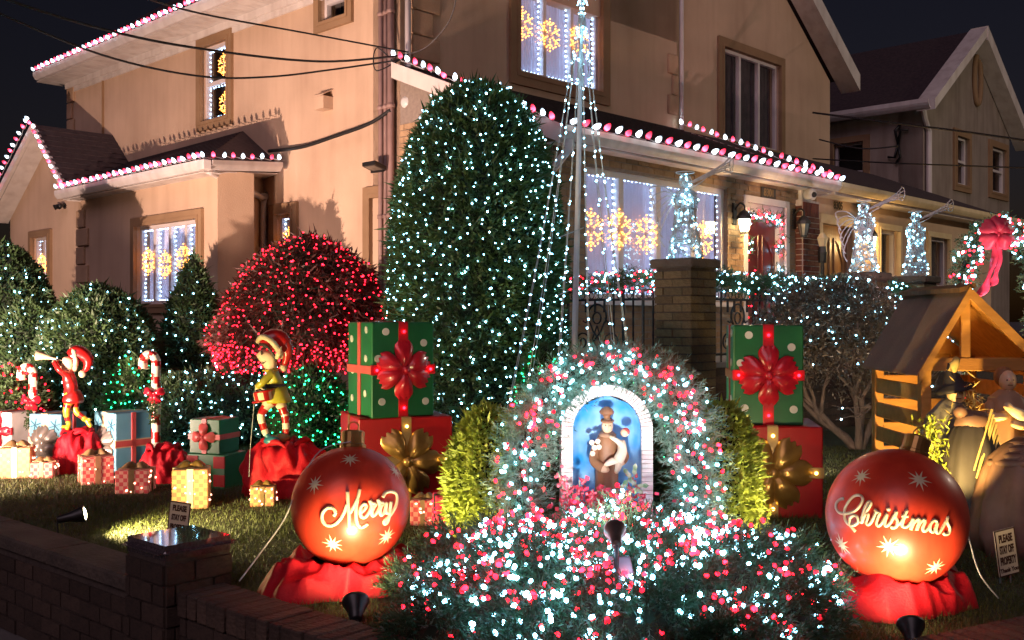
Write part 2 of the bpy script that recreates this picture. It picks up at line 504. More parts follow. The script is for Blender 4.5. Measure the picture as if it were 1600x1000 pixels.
def big_bulb(name, core, rim, s_core, s_rim):
    """a lit bulb: brightest round its filament, dimmer and deeper in colour at tip and foot"""
    m = bpy.data.materials.new(name); m.use_nodes = True
    nt = m.node_tree; nt.nodes.clear(); N = nt.nodes; Lk = nt.links
    tc = N.new('ShaderNodeTexCoord'); sp = N.new('ShaderNodeSeparateXYZ'); Lk.new(tc.outputs['Object'], sp.inputs[0])
    cr = N.new('ShaderNodeValToRGB')
    mr = N.new('ShaderNodeMapRange'); mr.inputs['From Min'].default_value = 0; mr.inputs['From Max'].default_value = .082
    Lk.new(sp.outputs['Z'], mr.inputs['Value']); Lk.new(mr.outputs[0], cr.inputs['Fac'])
    E = cr.color_ramp.elements
    E[0].position = 0; E[0].color = (*[x * s_rim / s_core for x in rim], 1)
    E[1].position = 1; E[1].color = (*[x * s_rim / s_core for x in rim], 1)
    q = E.new(.30); q.color = (*core, 1); q = E.new(.55); q.color = (*[a * .5 + b * .2 for a, b in zip(core, rim)], 1)
    e = N.new('ShaderNodeEmission'); e.inputs['Strength'].default_value = s_core
    oi = N.new('ShaderNodeObjectInfo'); m2 = N.new('ShaderNodeMapRange'); m2.inputs['To Min'].default_value = s_core * .55; m2.inputs['To Max'].default_value = s_core * 1.35
    Lk.new(oi.outputs['Random'], m2.inputs['Value']); Lk.new(m2.outputs[0], e.inputs['Strength'])
    o = N.new('ShaderNodeOutputMaterial'); Lk.new(cr.outputs[0], e.inputs['Color']); Lk.new(e.outputs[0], o.inputs['Surface'])
    return m
M['c_white'] = big_bulb('big_bulb_white', (.85, .95, 1.0), (.45, .62, .85), 7, .9)
M['c_red'] = big_bulb('big_bulb_red', (1.0, .07, .14), (1.0, .008, .03), 6, .9)
def plaid_mat(name, a, b_, e):
    """lit plaid cloth: two crossing bands of print, light comes through the cloth"""
    m = pm(name, a, b_, 6, .7)
    nt = m.node_tree; N = nt.nodes; Lk = nt.links; b = N['Principled BSDF']
    tc = N.new('ShaderNodeTexCoord')
    w1 = N.new('ShaderNodeTexChecker'); w1.inputs['Scale'].default_value = 34
    w1.inputs['Color1'].default_value = (*a, 1); w1.inputs['Color2'].default_value = (*b_, 1)
    Lk.new(tc.outputs['Object'], w1.inputs['Vector'])
    Lk.new(w1.outputs['Color'], b.inputs['Base Color'])
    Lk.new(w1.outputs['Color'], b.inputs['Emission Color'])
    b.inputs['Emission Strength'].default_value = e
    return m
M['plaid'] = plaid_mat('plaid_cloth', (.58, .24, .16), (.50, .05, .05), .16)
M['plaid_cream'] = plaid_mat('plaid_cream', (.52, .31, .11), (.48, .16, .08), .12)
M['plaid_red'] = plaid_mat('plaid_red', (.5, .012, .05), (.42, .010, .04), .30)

# ================================================================== the setting
K = Vector((0.352, 3.357, 0))                   # the street corner of the garden wall
DL = Vector((-.75, .66, 0)).normalized()        # along the wall beside the side street
DR = Vector((.88, .475, 0)).normalized()        # along the wall beside the front street
g = MB(); g.quad((-600, -300, -.5), (600, -300, -.5), (600, 900, -.5), (-600, 900, -.5))
tag(g.build('ground', M['pavement']), kind='structure')
g = MB()
pl = [K + Vector((0, .12, 0)), K + DR * 45, K + DR * 45 + Vector((0, 60, 0)), K + DL * 45 + Vector((0, 60, 0)), K + DL * 45]
g.slab([p + Vector((0, 0, -.45)) for p in pl], (0, 0, .45))
tag(g.build('lawn', M['lawn']), kind='structure')

# ------------------------------------------------------------------ wall helpers
OFF = {}
def P3(ax, c, a, z, d=0.0):
    return (c + d, a, z) if ax == 'u' else (a, c + d, z)
def abox(mb, ax, c, a0, a1, z0, z1, d0, d1, mi=0):
    if ax == 'u': mb.box(c + d0, c + d1, a0, a1, z0, z1, mi)
    else: mb.box(a0, a1, c + d0, c + d1, z0, z1, mi)
def house_root(name, u0, v0, label, cat):
    r = empty(name, loc2w(u0, v0, 0), TH, label, cat)
    OFF[r.name] = (u0, v0)
    return r
def hb(mb, name, mat, parent, smooth=False, bevel=0.0):
    o = mb.build(name, mat, parent, smooth, bevel)
    if parent.name in OFF:
        o.location = (-OFF[parent.name][0], -OFF[parent.name][1], 0)
    return o
def wall(root, name, mat, ax, c, a0, a1, z0, z1, holes=(), reveal=.2):
    A = sorted(set([a0, a1] + [h[0] for h in holes] + [h[1] for h in holes]))
    Z = sorted(set([z0, z1] + [h[2] for h in holes] + [h[3] for h in holes]))
    mb = MB()
    def inh(a, z):
        return any(h[0] < a < h[1] and h[2] < z < h[3] for h in holes)
    for i in range(len(A) - 1):
        for j in range(len(Z) - 1):
            if not inh((A[i] + A[i + 1]) / 2, (Z[j] + Z[j + 1]) / 2):
                mb.quad(P3(ax, c, A[i], Z[j]), P3(ax, c, A[i + 1], Z[j]), P3(ax, c, A[i + 1], Z[j + 1]), P3(ax, c, A[i], Z[j + 1]))
    for h in holes:
        q = [(h[0], h[2]), (h[1], h[2]), (h[1], h[3]), (h[0], h[3])]
        for k in range(4):
            p, r = q[k], q[(k + 1) % 4]
            mb.quad(P3(ax, c, *p), P3(ax, c, *r), P3(ax, c, *r, reveal), P3(ax, c, *p, reveal))
    # ends and back, so the wall has body
    abox(mb, ax, c, a0 + .001, a1 - .001, z0, z1, reveal + .35, reveal + .36)
    for a in (a0, a1):
        mb.quad(P3(ax, c, a, z0), P3(ax, c, a, z1), P3(ax, c, a, z1, reveal + .35), P3(ax, c, a, z0, reveal + .35))
    return hb(mb, name, mat, root)
def pleats(a0, a1, z0, z1, ax, c, d, wave=.07, amp=.018):
    mb = MB(); n = max(8, int((a1 - a0) / wave * 6))
    vs = []
    for i in range(n + 1):
        a = a0 + (a1 - a0) * i / n
        dd = d + amp * math.sin(2 * PI * a / wave) + amp * .5 * math.sin(2 * PI * a / wave * .43 + 1)
        vs += [P3(ax, c, a, z0, dd), P3(ax, c, a, z1, dd)]
    mb.add(vs, [(2 * i, 2 * i + 2, 2 * i + 3, 2 * i + 1) for i in range(n)])
    return mb
def window(root, ax, c, h, trim=.13, n=1, hrail=False, curtain='curtain', trim_mat='stucco_trim', label=None, sash=.055, head=None):
    a0, a1, z0, z1 = h
    mb = MB(); t = trim
    if t > 0:
        abox(mb, ax, c, a0 - t, a0, z0 - t, z1 + t, -.05, .02); abox(mb, ax, c, a1, a1 + t, z0 - t, z1 + t, -.05, .02)
        abox(mb, ax, c, a0, a1, z1, z1 + t, -.05, .02); abox(mb, ax, c, a0, a1, z0 - t, z0, -.05, .02)
        abox(mb, ax, c, a0 - t * .35, a0, z0 - t * .35, z1 + t * .35, -.062, -.05); abox(mb, ax, c, a1, a1 + t * .35, z0 - t * .35, z1 + t * .35, -.062, -.05)
        abox(mb, ax, c, a0, a1, z1, z1 + t * .35, -.062, -.05); abox(mb, ax, c, a0, a1, z0 - t * .35, z0, -.062, -.05)
    else:
        abox(mb, ax, c, a0 - .05, a1 + .05, z0 - .06, z0, -.06, .05)
    w = hb(mb, 'window', M[trim_mat], root)
    if label: w['label'] = label
    s = sash; f = MB()
    abox(f, ax, c, a0, a0 + s, z0, z1, .05, .12); abox(f, ax, c, a1 - s, a1, z0, z1, .05, .12)
    abox(f, ax, c, a0 + s, a1 - s, z0, z0 + s, .05, .12); abox(f, ax, c, a0 + s, a1 - s, z1 - s, z1, .05, .12)
    edges = [a0 + (a1 - a0) * k / n for k in range(n + 1)]
    for k in range(1, n):
        abox(f, ax, c, edges[k] - s * .6, edges[k] + s * .6, z0 + s, z1 - s, .045, .118)
    if hrail:
        zm = (z0 + z1) / 2
        abox(f, ax, c, a0 + s, a1 - s, zm - .03, zm + .03, .047, .119)
    f.build('frame', M['frame_white'], w)
    for k in range(n):
        zz = [(z0, z1)] if not hrail else [(z0, (z0 + z1) / 2), ((z0 + z1) / 2, z1)]
        for q0, q1 in zz:
            p = MB(); abox(p, ax, c, edges[k] + s * .5, edges[k + 1] - s * .5, q0 + s * .5, q1 - s * .5, .085, .089)
            p.build('pane', M['glass'], w)
    if curtain:
        pleats(a0 + .02, a1 - .02, z0 + .02, z1 - .02, ax, c, .20).build('curtain', M[curtain], w, smooth=True)
    b = MB(); abox(b, ax, c, a0 - .05, a1 + .05, z0 - .05, z1 + .05, .36, .38); b.build('dark_backing', M['dark'], w)  # near-black sheet standing in for the unlit room
    return w
BR = []
def bricks(parent, ax, c, a0, a1, z0, z1, holes=(), bw=.205, bh=.068, gap=.012, pr=.014, soldier=False):
    """note where bricks go (running bond); they are made by lay_bricks"""
    if soldier: bw, bh = .068, .205
    rows = int(round((z1 - z0) / (bh + gap)))
    for r in range(rows):
        z = z0 + r * (bh + gap) + bh / 2
        a = a0 - ((bw + gap) / 2 if r % 2 and not soldier else 0)
        while a < a1 - .02:
            s, e = max(a, a0), min(a + bw, a1)
            a += bw + gap
            if e - s < .03: continue
            segs = [(s, e)]
            for h in holes:
                if h[2] - .01 < z < h[3] + .01:
                    ns = []
                    for s_, e_ in segs:
                        if e_ <= h[0] or s_ >= h[1]: ns.append((s_, e_))
                        else:
                            if h[0] - s_ > .03: ns.append((s_, h[0]))
                            if e_ - h[1] > .03: ns.append((h[1], e_))
                    segs = ns
            for s_, e_ in segs:
                BR.append((parent, ax, c, (s_ + e_) / 2, z, e_ - s_, bh, pr))
def lay_bricks(mat, limit, to_world):
    """nearest bricks as parts of their own, the rest joined"""
    global BR
    unitb = MB().box(-.5, .5, -.5, .5, -.5, .5).mesh('brick', M[mat])
    def key(b):
        p = to_world(b[0], P3(b[1], b[2], b[3], b[4]))
        px, py = 800 + p.x / p.y * F, 500 - (p.z - EYE) / p.y * F
        inside = -20 < px < 1620 and -20 < py < 1020 and p.y > .5
        return (0 if inside else 1, p.length)
    BR.sort(key=key)
    rest = {}
    for i, (parent, ax, c, a, z, w, h, pr) in enumerate(BR):
        jit = random.uniform(-.004, .004)
        if i < limit:
            o = bpy.data.objects.new('brick', unitb); COL.objects.link(o); o.parent = parent
            o.location = P3(ax, c, a, z, jit); o.scale = P3(ax, 0, w, h, pr * 2)
        else:
            mb = rest.setdefault(parent.name, (parent, MB()))[1]
            abox(mb, ax, c, a - w / 2, a + w / 2, z - h / 2, z + h / 2, -pr + jit, pr + jit)
    for parent, mb in rest.values():
        o = mb.build('bricks', M[mat], parent); o['kind'] = 'stuff'
    BR = []
def in_house(parent, p): return loc2w(*p)

def shingles(root, e0, e1, t1, t0, step=.15, th=.013):
    """courses of shingles on a roof slope: eave e0-e1, top t0-t1; each course overlaps the one below"""
    e0, e1, t0, t1 = Vector(e0), Vector(e1), Vector(t0), Vector(t1)
    n = max(2, int(((t0 + t1) / 2 - (e0 + e1) / 2).length / step)); nn = (e1 - e0).cross(t0 - e0).normalized()
    if nn.z < 0: nn = -nn
    for k in range(n):
        a, b = k / n, min(1, (k + 1.12) / n)
        p = [e0.lerp(t0, a), e1.lerp(t1, a), e1.lerp(t1, b), e0.lerp(t0, b)]
        mb = MB(); mb.add([p[0] + nn * .004, p[1] + nn * .004, p[2] + nn * .003, p[3] + nn * .003, p[0] + nn * (th + .008), p[1] + nn * (th + .008), p[2] + nn * .006, p[3] + nn * .006], [(0, 3, 2, 1), (4, 5, 6, 7), (0, 1, 5, 4), (1, 2, 6, 5), (2, 3, 7, 6), (3, 0, 4, 7)])
        hb(mb, 'shingle_course', M['shingle'], root)

# ================================================================== the corner house
H = house_root('corner_house', 0, 0, 'big tan stucco corner house with brick front porch, quoins and lit eaves', 'house')
def rect_u(px0, px1, top, bot, u0, trim):
    pc = (px0 + px1) / 2
    va, vb = sorted((hu(px0, 500, u0)[0], hu(px1, 500, u0)[0]))
    return (va + trim, vb - trim, hu(pc, bot, u0)[1] + trim, hu(pc, top, u0)[1] - trim)
def rect_v(px0, px1, top, bot, v0, trim):
    pc = (px0 + px1) / 2
    ua, ub = sorted((hv(px0, 500, v0)[0], hv(px1, 500, v0)[0]))
    return (ua + trim, ub - trim, hv(pc, bot, v0)[1] + trim, hv(pc, top, v0)[1] - trim)
EAVE = 6.0
VB = 10.1
UG, UB, VP_, GZ = -1.05, -1.2, -2.6, 3.33
W1 = rect_u(310, 365, 54, 200, 0, .14)
W2 = rect_u(494, 553, -50, 44, 0, .13)
W3 = rect_u(424, 467, 318, 470, 0, .15)
W4 = rect_u(571, 612, 291, 470, 0, .15)
wall(H, 'side_wall', M['stucco'], 'u', 0, 0, VB, 0, EAVE, [W1, W2, W3, W4])
V2 = hu(340, 500, UB)[0]
V6 = hu(122, 500, UB)[0]
W6 = rect_u(208, 319, 334, 489, UB, .13)
wall(H, 'bay_wall', M['stucco'], 'u', UB, V2, V6, 0, GZ, [W6])
W7 = rect_u(48, 82, 360, 462, UG, .12)
wall(H, 'gable_wall', M['stucco'], 'u', UG, V6 + .002, 10.2, 0, GZ, [W7])
mb = MB(); mb.slab([(UG, V6, GZ), (UG, 10.2, GZ), (UG, 8.16, 4.56)], (.15, 0, 0)); hb(mb, 'gable_peak', M['stucco'], H)
VE = hu(412, 500, 0)[0]
mb = MB(); mb.slab([(UB, V2, 0), (0, VE, 0), (0, VE, GZ + .1), (UB, V2, GZ)], (.02, .1, 0)); hb(mb, 'bay_return_wall', M['stucco'], H)
# upper front
W5 = rect_v(795, 950, -150, 148, 0, .19)
wall(H, 'front_wall', M['stucco'], 'v', 0, 0, 6.05, 0, EAVE, [W5])
mb = MB(); mb.slab([(0, 0, EAVE), (6.05, 0, EAVE), (6.05, 0, 10.5), (5.8, 0, 10.5)], (0, .2, 0)); hb(mb, 'front_gable', M['stucco'], H)
w = window(H, 'u', 0, W1, .14, 1, True, None, label='tall dark window with two sashes and brown trim'); 
window(H, 'u', 0, W2, .13, 1, True, None, label='small dark upper window with brown trim')
window(H, 'u', 0, W3, .15, 1, True, 'curtain', label='narrow lower window with brown trim')
window(H, 'u', 0, W4, .15, 1, True, 'curtain', label='narrow lower window beside the corner pipes')
window(H, 'u', UB, W6, .13, 4, False, 'curtain', label='four-light bay window with lit curtains')
window(H, 'u', UG, W7, .12, 2, False, 'curtain', label='narrow window in the gabled wing')
window(H, 'v', 0, W5, .19, 3, False, 'curtain', label='wide three-light upper window with brown trim')
# quoins
def quoins(ax, c, a, sgn, z0, z1, hgt=.30, la=.42, lb=.28):
    k = 0; z = z0
    while z + hgt <= z1 + .01:
        L = la if k % 2 == 0 else lb
        mb = MB(); abox(mb, ax, c, a, a + sgn * L, z + .008, z + hgt - .008, -.045, .02)
        hb(mb, 'quoin', M['quoin'], H, bevel=.012); z += hgt; k += 1
quoins('u', UB, V6 - .01, -1, 0.1, GZ - .15)
quoins('v', 0, 0.17, 1, 4.65, EAVE, .32, .48, .36)
quoins('u', 0, VB - .01, -1, 3.6, EAVE - .1, .32, .30, .22)
quoins('v', 0, 6.04, -1, 4.75, EAVE, .34, .26, .14)
# roofs
mb = MB()
mb.slab([(-.48, -.4, EAVE + .05), (5.8, -.4, 10.6), (5.8, 10.3, 10.6), (-.48, 10.3, EAVE + .05)], (0, 0, .07)); hb(mb, 'main_roof', M['shingle'], H)
mb = MB()
mb.slab([(UB - .26, V2 - .15, GZ + .04), (UB - .26, V6 + .1, GZ + .04), (-.002, V6 + .9, 4.06), (-.002, 3.72, 4.12)], (0, 0, .05)); hb(mb, 'bay_roof', M['shingle'], H)
mb = MB(); mb.slab([(UB - .26, V2 - .15, GZ + .045), (-.002, 3.72, 4.125), (-.002, 2.72, 3.50), (-.3, 2.66, 3.46)], (0, 0, .05)); hb(mb, 'bay_hip_roof', M['shingle'], H)
mb = MB()
mb.slab([(-1.42, V6 - .1, GZ + .03), (-1.42, 8.16, 4.62), (-.003, 8.16, 4.62), (-.003, V6 - .1, GZ + .03)], (0, 0, .05))
mb.slab([(-1.42, 8.16, 4.62), (-1.42, 10.35, GZ - .08), (-.003, 10.35, GZ - .08), (-.003, 8.16, 4.62)], (0, 0, .05))
hb(mb, 'gable_roof', M['shingle'], H)
shingles(H, (UB - .26, V6 - .2, GZ + .09), (UB - .26, V2 - .15, GZ + .09), (-.002, 3.72, 4.17), (-.002, V6 + .6, 4.11))
shingles(H, (-1.42, V6 - .1, GZ + .08), (-.03, V6 - .1, GZ + .08), (-.03, 8.16, 4.67), (-1.42, 8.16, 4.67))
mb = MB()     # white rake boards of the gable
mb.slab([(-1.44, V6 - .14, GZ - .1), (-1.44, 8.16, 4.55), (-1.44, 8.16, 4.69), (-1.44, V6 - .14, GZ + .06)], (.06, 0, 0))
mb.slab([(-1.445, 8.16, 4.55), (-1.445, 10.4, GZ - .23), (-1.445, 10.4, GZ - .06), (-1.445, 8.16, 4.69)], (.06, 0, 0))
hb(mb, 'rake_board', M['white'], H)
mb = MB(); mb.slab([(-1.38, V6 - .1, GZ - .09), (-1.38, 8.16, 4.56), (UG, 8.16, 4.56), (UG, V6 - .1, GZ - .09)], (0, 0, .02)); mb.slab([(-1.38, 8.16, 4.56), (-1.38, 10.3, GZ - .2), (UG, 10.3, GZ - .2), (UG, 8.16, 4.56)], (0, 0, .02)); hb(mb, 'rake_soffit', M['white'], H)
# gutters
def gutter(p, q, name='gutter', wid=.11, hgt=.13, parent=None, mat='white_metal'):
    p, q = Vector(p), Vector(q); t = (q - p); t.z = 0; t.normalize()
    nrm = Vector((t.y, -t.x, 0))
    prof = [(0, 0), (.55, 0), (.85, .3), (1, .55), (1, 1), (.9, 1), (.88, .6), (.5, .15), (0, .15)]
    mb = MB(); n = len(prof); vs = []
    for b in (p, q):
        vs += [b + nrm * (x * wid) + Vector((0, 0, y * hgt)) for x, y in prof]
    fs = [(i, (i + 1) % n, n + (i + 1) % n, n + i) for i in range(n)] + [tuple(range(n - 1, -1, -1)), tuple(range(n, 2 * n))]
    mb.add(vs, fs)
    return hb(mb, name, M[mat], parent or H)
gutter((-.5, 10.25, EAVE - .08), (-.5, -.42, EAVE - .08), wid=.12, hgt=.14)
gutter((UB - .26, V6 + .05, GZ - .06), (UB - .26, V2 - .18, GZ - .06))
gutter((UB - .262, V2 - .18, GZ - .06), (-.16, 2.55, GZ + .09))
mb = MB(); mb.box(UB - .375, UB - .25, V2 - .29, V2 - .13, GZ - .062, GZ + .068); hb(mb, 'gutter_corner', M['white_metal'], H, bevel=.01)
mb = MB(); mb.box(UB - .25, UB, V2 - .1, V6, GZ - .075, GZ - .062); mb.slab([(UB - .25, V2 - .16, GZ - .075), (UB, V2, GZ - .075), (-.003, VE, GZ + .06), (-.1, 2.62, GZ + .075)], (0, 0, .01)); hb(mb, 'bay_soffit', M['white'], H)
a = -.40
while a < 10.2:       # soffit boards under the main eave
    mb = MB(); mb.box(-.49, 0, a, a + .29, EAVE - .085, EAVE - .07); hb(mb, 'soffit_board', M['white'], H); a += .30
mb = MB(); mb.box(-.07, 0, 0, VB, EAVE - .2, EAVE - .087); mb.box(-.03, 0, 0, VB, EAVE - .28, EAVE - .2); hb(mb, 'frieze_board', M['white'], H)
mb = MB(); mb.box(-.002 - .04, -.002, hu(163, 200, 0)[0], hu(163, 200, 0)[0] + .02, 4.5, EAVE - .28); hb(mb, 'wall_joint', M['stucco_trim'], H)
# pipes at the corner
for v, r, z1, mt in ((.30, .035, 5.85, 'pipe'), (.20, .03, 5.85, 'pipe'), (.10, .045, 5.85, 'pipe')):
    mb = MB(); mb.tube([(-.07, v, 0), (-.07, v, z1)], r, 10)
    for z in (1.2, 2.6, 4.0, 5.2): mb.tube([(-.07, v, z), (-.07, v, z + .05)], r + .012, 10)
    hb(mb, 'drain_pipe', M[mt], H, smooth=True)
mb = MB(); mb.tube([(.07, -.07, 0), (.07, -.07, 6.2)], .04, 8); hb(mb, 'service_mast', M['white_metal'], H, smooth=True)
mb = MB(); mb.tube(catmull([(UB - .2, V2 - .1, GZ - .05), (-.9, VE - .55, GZ - .12), (-.08, VE - .12, GZ - .25), (-.08, VE - .12, GZ - .4), (-.08, VE - .12, .1)], 4), .045, 8); hb(mb, 'downspout', M['white_metal'], H, smooth=True)
# small things on the side wall
v, z = hu(513, 158, 0)
mb = MB(); mb.slab([(-.16, v - .11, z - .13), (-.16, v + .11, z - .13), (-.16, v + .11, z + .04), (-.16, v - .11, z + .04)], (.16, 0, 0)); mb.slab([(-.17, v - .12, z + .05), (-.17, v + .12, z + .05), (0, v + .12, z + .14), (0, v - .12, z + .14)], (0, 0, .015)); hb(mb, 'vent_hood', M['stucco'], H)

# ------------------------------------------------------------------ brick porch
PW = rect_v(912, 1136, 277, 470, VP_, 0)
PD = rect_v(1166, 1226, 320, 430, VP_, 0)
PD = (PD[0], PD[1], .9, PD[3])
pf = wall(H, 'porch_front', M['mortar'], 'v', VP_, 0, 5.95, 0, 3.36, [PW, PD])
ps = wall(H, 'porch_side', M['mortar'], 'u', 0, VP_, -.001, 0, 3.3)
mb = MB(); mb.slab([(0, VP_, 3.3), (0, -.001, 3.3), (0, -.001, 4.4)], (.1, 0, 0)); psg = hb(mb, 'porch_side_gable', M['mortar'], H)
bricks(pf, 'v', VP_, 0, 5.95, .6, 3.34, [PW, PD, (PD[0] - .05, PD[1] + .05, .5, PD[3] + .1)])
bricks(ps, 'u', 0, VP_, -.01, 1.4, 3.3)
bricks(ps, 'u', 0, -1.5, -.01, 3.3, 3.75)
lay_bricks('brick_tan', 300, in_house)
w = window(H, 'v', VP_, PW, 0, 4, False, 'curtain', trim_mat='frame_white', sash=.075, label='wide white four-light porch window with pale curtains')
# door
mb = MB()
abox(mb, 'v', VP_, PD[0] - .09, PD[0], PD[2], PD[3] + .09, -.03, .1); abox(mb, 'v', VP_, PD[1], PD[1] + .09, PD[2], PD[3] + .09, -.03, .1); abox(mb, 'v', VP_, PD[0], PD[1], PD[3], PD[3] + .09, -.03, .1)
abox(mb, 'v', VP_, PD[0] + .001, PD[0] + .10, PD[2], PD[3], .03, .11); abox(mb, 'v', VP_, PD[1] - .10, PD[1] - .001, PD[2], PD[3], .03, .11); abox(mb, 'v', VP_, PD[0] + .1, PD[1] - .1, PD[3] - .12, PD[3], .03, .11)
hb(mb, 'door_frame', M['frame_white'], H)
mb = MB(); abox(mb, 'v', VP_, PD[0] + .1, PD[1] - .1, PD[2], PD[3] - .12, .10, .15)
pc = (PD[0] + PD[1]) / 2
dr = hb(mb, 'door', M['red_door'], H)
for s in (-1, 1):
    pts = [(pc + s * .06, 1.15), (pc + s * .34, 1.15), (pc + s * .34, 2.2), (pc + s * .2, 2.42), (pc + s * .06, 2.5)]
    mb = MB(); mb.tube([P3('v', VP_, p[0], p[1], .095) for p in pts], .016, 6, closed=True); mb.build('door_panel', M['red_door'], dr)
mb = MB(); mb.ball(P3('v', VP_, pc + .36, 1.85, .07), .03); mb.tube([P3('v', VP_, pc, 1.95, .09), P3('v', VP_, pc, 1.78, .07)], .02); mb.build('door_knocker', M['steel'], dr)
# porch roof
RT, RL = 4.47, 3.33
mb = MB(); mb.slab([(-.12, -2.82, RL), (6.08, -2.82, RL), (6.08, -.002, RT), (-.12, -.002, RT)], (0, 0, .06)); hb(mb, 'porch_roof', M['shingle'], H)
shingles(H, (-.1, -2.82, RL + .06), (6.05, -2.82, RL + .06), (6.05, -.01, RT + .06), (-.1, -.01, RT + .06))
for uu in (-.15, 6.06):
    mb = MB(); mb.slab([(uu, -2.85, RL - .14), (uu, .0 - .003, RT - .12), (uu, -.003, RT + .08), (uu, -2.85, RL + .06)], (.04, 0, 0)); hb(mb, 'porch_rake_board', M['white'], H)
mb = MB(); mb.box(-.1, 6.05, -2.81, VP_, RL - .12, RL - .1); hb(mb, 'porch_soffit', M['white'], H)
gutter((-.16, -2.83, RL - .1), (6.1, -2.83, RL - .1), wid=.11, hgt=.14)
mb = MB(); mb.tube([(-.06, -2.88, RL - .1), (-.06, -2.88, RL - .2), (-.09, -2.62, RL - .45), (-.09, -2.56, RL - .6), (-.09, -2.56, .1)], .045, 8); hb(mb, 'porch_downspout', M['white_metal'], H)
# house number plate
u, z = hv(1198, 302, VP_)
mb = MB(); abox(mb, 'v', VP_, u - .19, u + .19, z - .075, z + .075, -.035, -.012); npl = hb(mb, 'number_plate', M['house_number'], H)
def text_mesh(name, body, size, mat, parent, M4, bold=0.0, sx=1.0, ext=.002, align='CENTER'):
    c = bpy.data.curves.new(name, 'FONT'); c.body = body; c.size = size; c.extrude = ext; c.offset = bold
    c.align_x = align; c.align_y = 'CENTER'
    t = bpy.data.objects.new(name, c); COL.objects.link(t)
    bpy.context.view_layer.update()
    me = bpy.data.meshes.new_from_object(t.evaluated_get(bpy.context.evaluated_depsgraph_get()))
    bpy.data.objects.remove(t)
    me.transform(M4 @ Matrix.Diagonal((sx, 1, 1, 1)))
    me.materials.clear(); me.materials.append(M[mat])
    return link(name, me, parent)
ROTX = Matrix.Rotation(PI / 2, 4, 'X')
text_mesh('house_number', '8301', .15, 'gold_dull', npl, Matrix.Translation((u, VP_ - .038, z)) @ ROTX, .003, .95)

# ================================================================== the attached row house
N_ = house_root('row_house', 6.1, 0, 'attached row house with wooden front door and white gable edge beside the alley', 'house')
WN = rect_v(1130, 1224, 82, 232, 0, .06)
wall(N_, 'front_wall', M['stucco'], 'v', .06, 6.1, 11.65, 0, EAVE + .3, [WN])
window(N_, 'v', .06, WN, .16, 3, False, 'curtain_dim', label='three-light dark upper window with brown trim')
mb = MB(); mb.slab([(6.1, .06, EAVE + .3), (11.65, .06, EAVE + .3), (6.1, .06, 10.3)], (0, .2, 0)); hb(mb, 'front_gable', M['stucco'], N_)
mb = MB(); mb.slab([(5.8, -.4, 10.75), (12.0, -.4, EAVE + .35), (12.0, 9, EAVE + .35), (5.8, 9, 10.75)], (0, 0, .08)); hb(mb, 'main_roof', M['shingle'], N_)
mb = MB(); mb.slab([(5.8, -.42, 10.5), (12.05, -.42, EAVE + .08), (12.05, -.42, EAVE + .42), (5.8, -.42, 10.84)], (0, .42, 0)); hb(mb, 'rake_board', M['white'], N_)
mb = MB(); mb.box(11.65, 11.66, .06, 9, 0, EAVE + .3); hb(mb, 'alley_wall', M['grey_stucco'], N_)
mb = MB(); mb.tube([(6.12, -.05, 4.5), (6.12, -.05, 8)], .04, 8); hb(mb, 'downspout', M['white_metal'], N_, smooth=True)
# its porch
NW1 = rect_v(1372, 1402, 360, 450, VP_ + .1, 0); NW2 = rect_v(1450, 1480, 372, 450, VP_ + .1, 0)
ND = rect_v(1280, 1332, 352, 445, VP_ + .1, 0); ND = (ND[0] + .05, ND[1], .9, ND[3])
wall(N_, 'porch_front', M['stucco'], 'v', VP_ + .1, 6.1, 13.6, 0, 3.3, [NW1, NW2, ND])
window(N_, 'v', VP_ + .1, NW1, .10, 1, False, 'curtain_dim', trim_mat='cream', label='porch window beside the lit wall lamp')
window(N_, 'v', VP_ + .1, NW2, .10, 1, False, 'curtain_dim', trim_mat='cream', label='porch window farther from the door')
mb = MB(); abox(mb, 'v', VP_ + .1, ND[0], ND[1], ND[2], ND[3], .1, .15); nd = hb(mb, 'door', M['wood_door'], N_)
pc = (ND[0] + ND[1]) / 2
for s in (-1, 1):
    pts = [(pc + s * .08, 1.15), (pc + s * .38, 1.15), (pc + s * .38, 2.2), (pc + s * .22, 2.5), (pc + s * .08, 2.6)]
    mb = MB(); mb.tube([P3('v', VP_ + .1, p[0], p[1], .095) for p in pts], .02, 6, closed=True); mb.build('door_panel', M['wood_door'], nd)
mb = MB(); abox(mb, 'v', VP_ + .1, ND[0] - .1, ND[1] + .1, ND[3], ND[3] + .14, -.06, .05); abox(mb, 'v', VP_ + .1, ND[0] - .1, ND[0], ND[2], ND[3], -.04, .05); abox(mb, 'v', VP_ + .1, ND[1], ND[1] + .1, ND[2], ND[3], -.04, .05); hb(mb, 'door_frame', M['cream'], N_)
u, z = hv(1308, 322, VP_ + .1)
text_mesh('house_number', '8305', .17, 'house_number', N_, Matrix.Translation((u - 6.1, VP_ + .08, z)) @ ROTX, .004, .9)
mb = MB(); mb.slab([(6.1, -2.82, RL), (13.7, -2.82, RL), (13.7, .05, RT + .02), (6.1, .05, RT + .02)], (0, 0, .06)); hb(mb, 'porch_roof', M['shingle'], N_)
mb = MB(); mb.box(6.12, 13.7, -2.81, VP_ + .1, RL - .14, RL - .1); hb(mb, 'porch_soffit', M['white'], N_)
gutter((6.13, -2.83, RL - .1), (17.5, -2.83, RL - .1), wid=.11, hgt=.14, parent=N_, mat='cream')
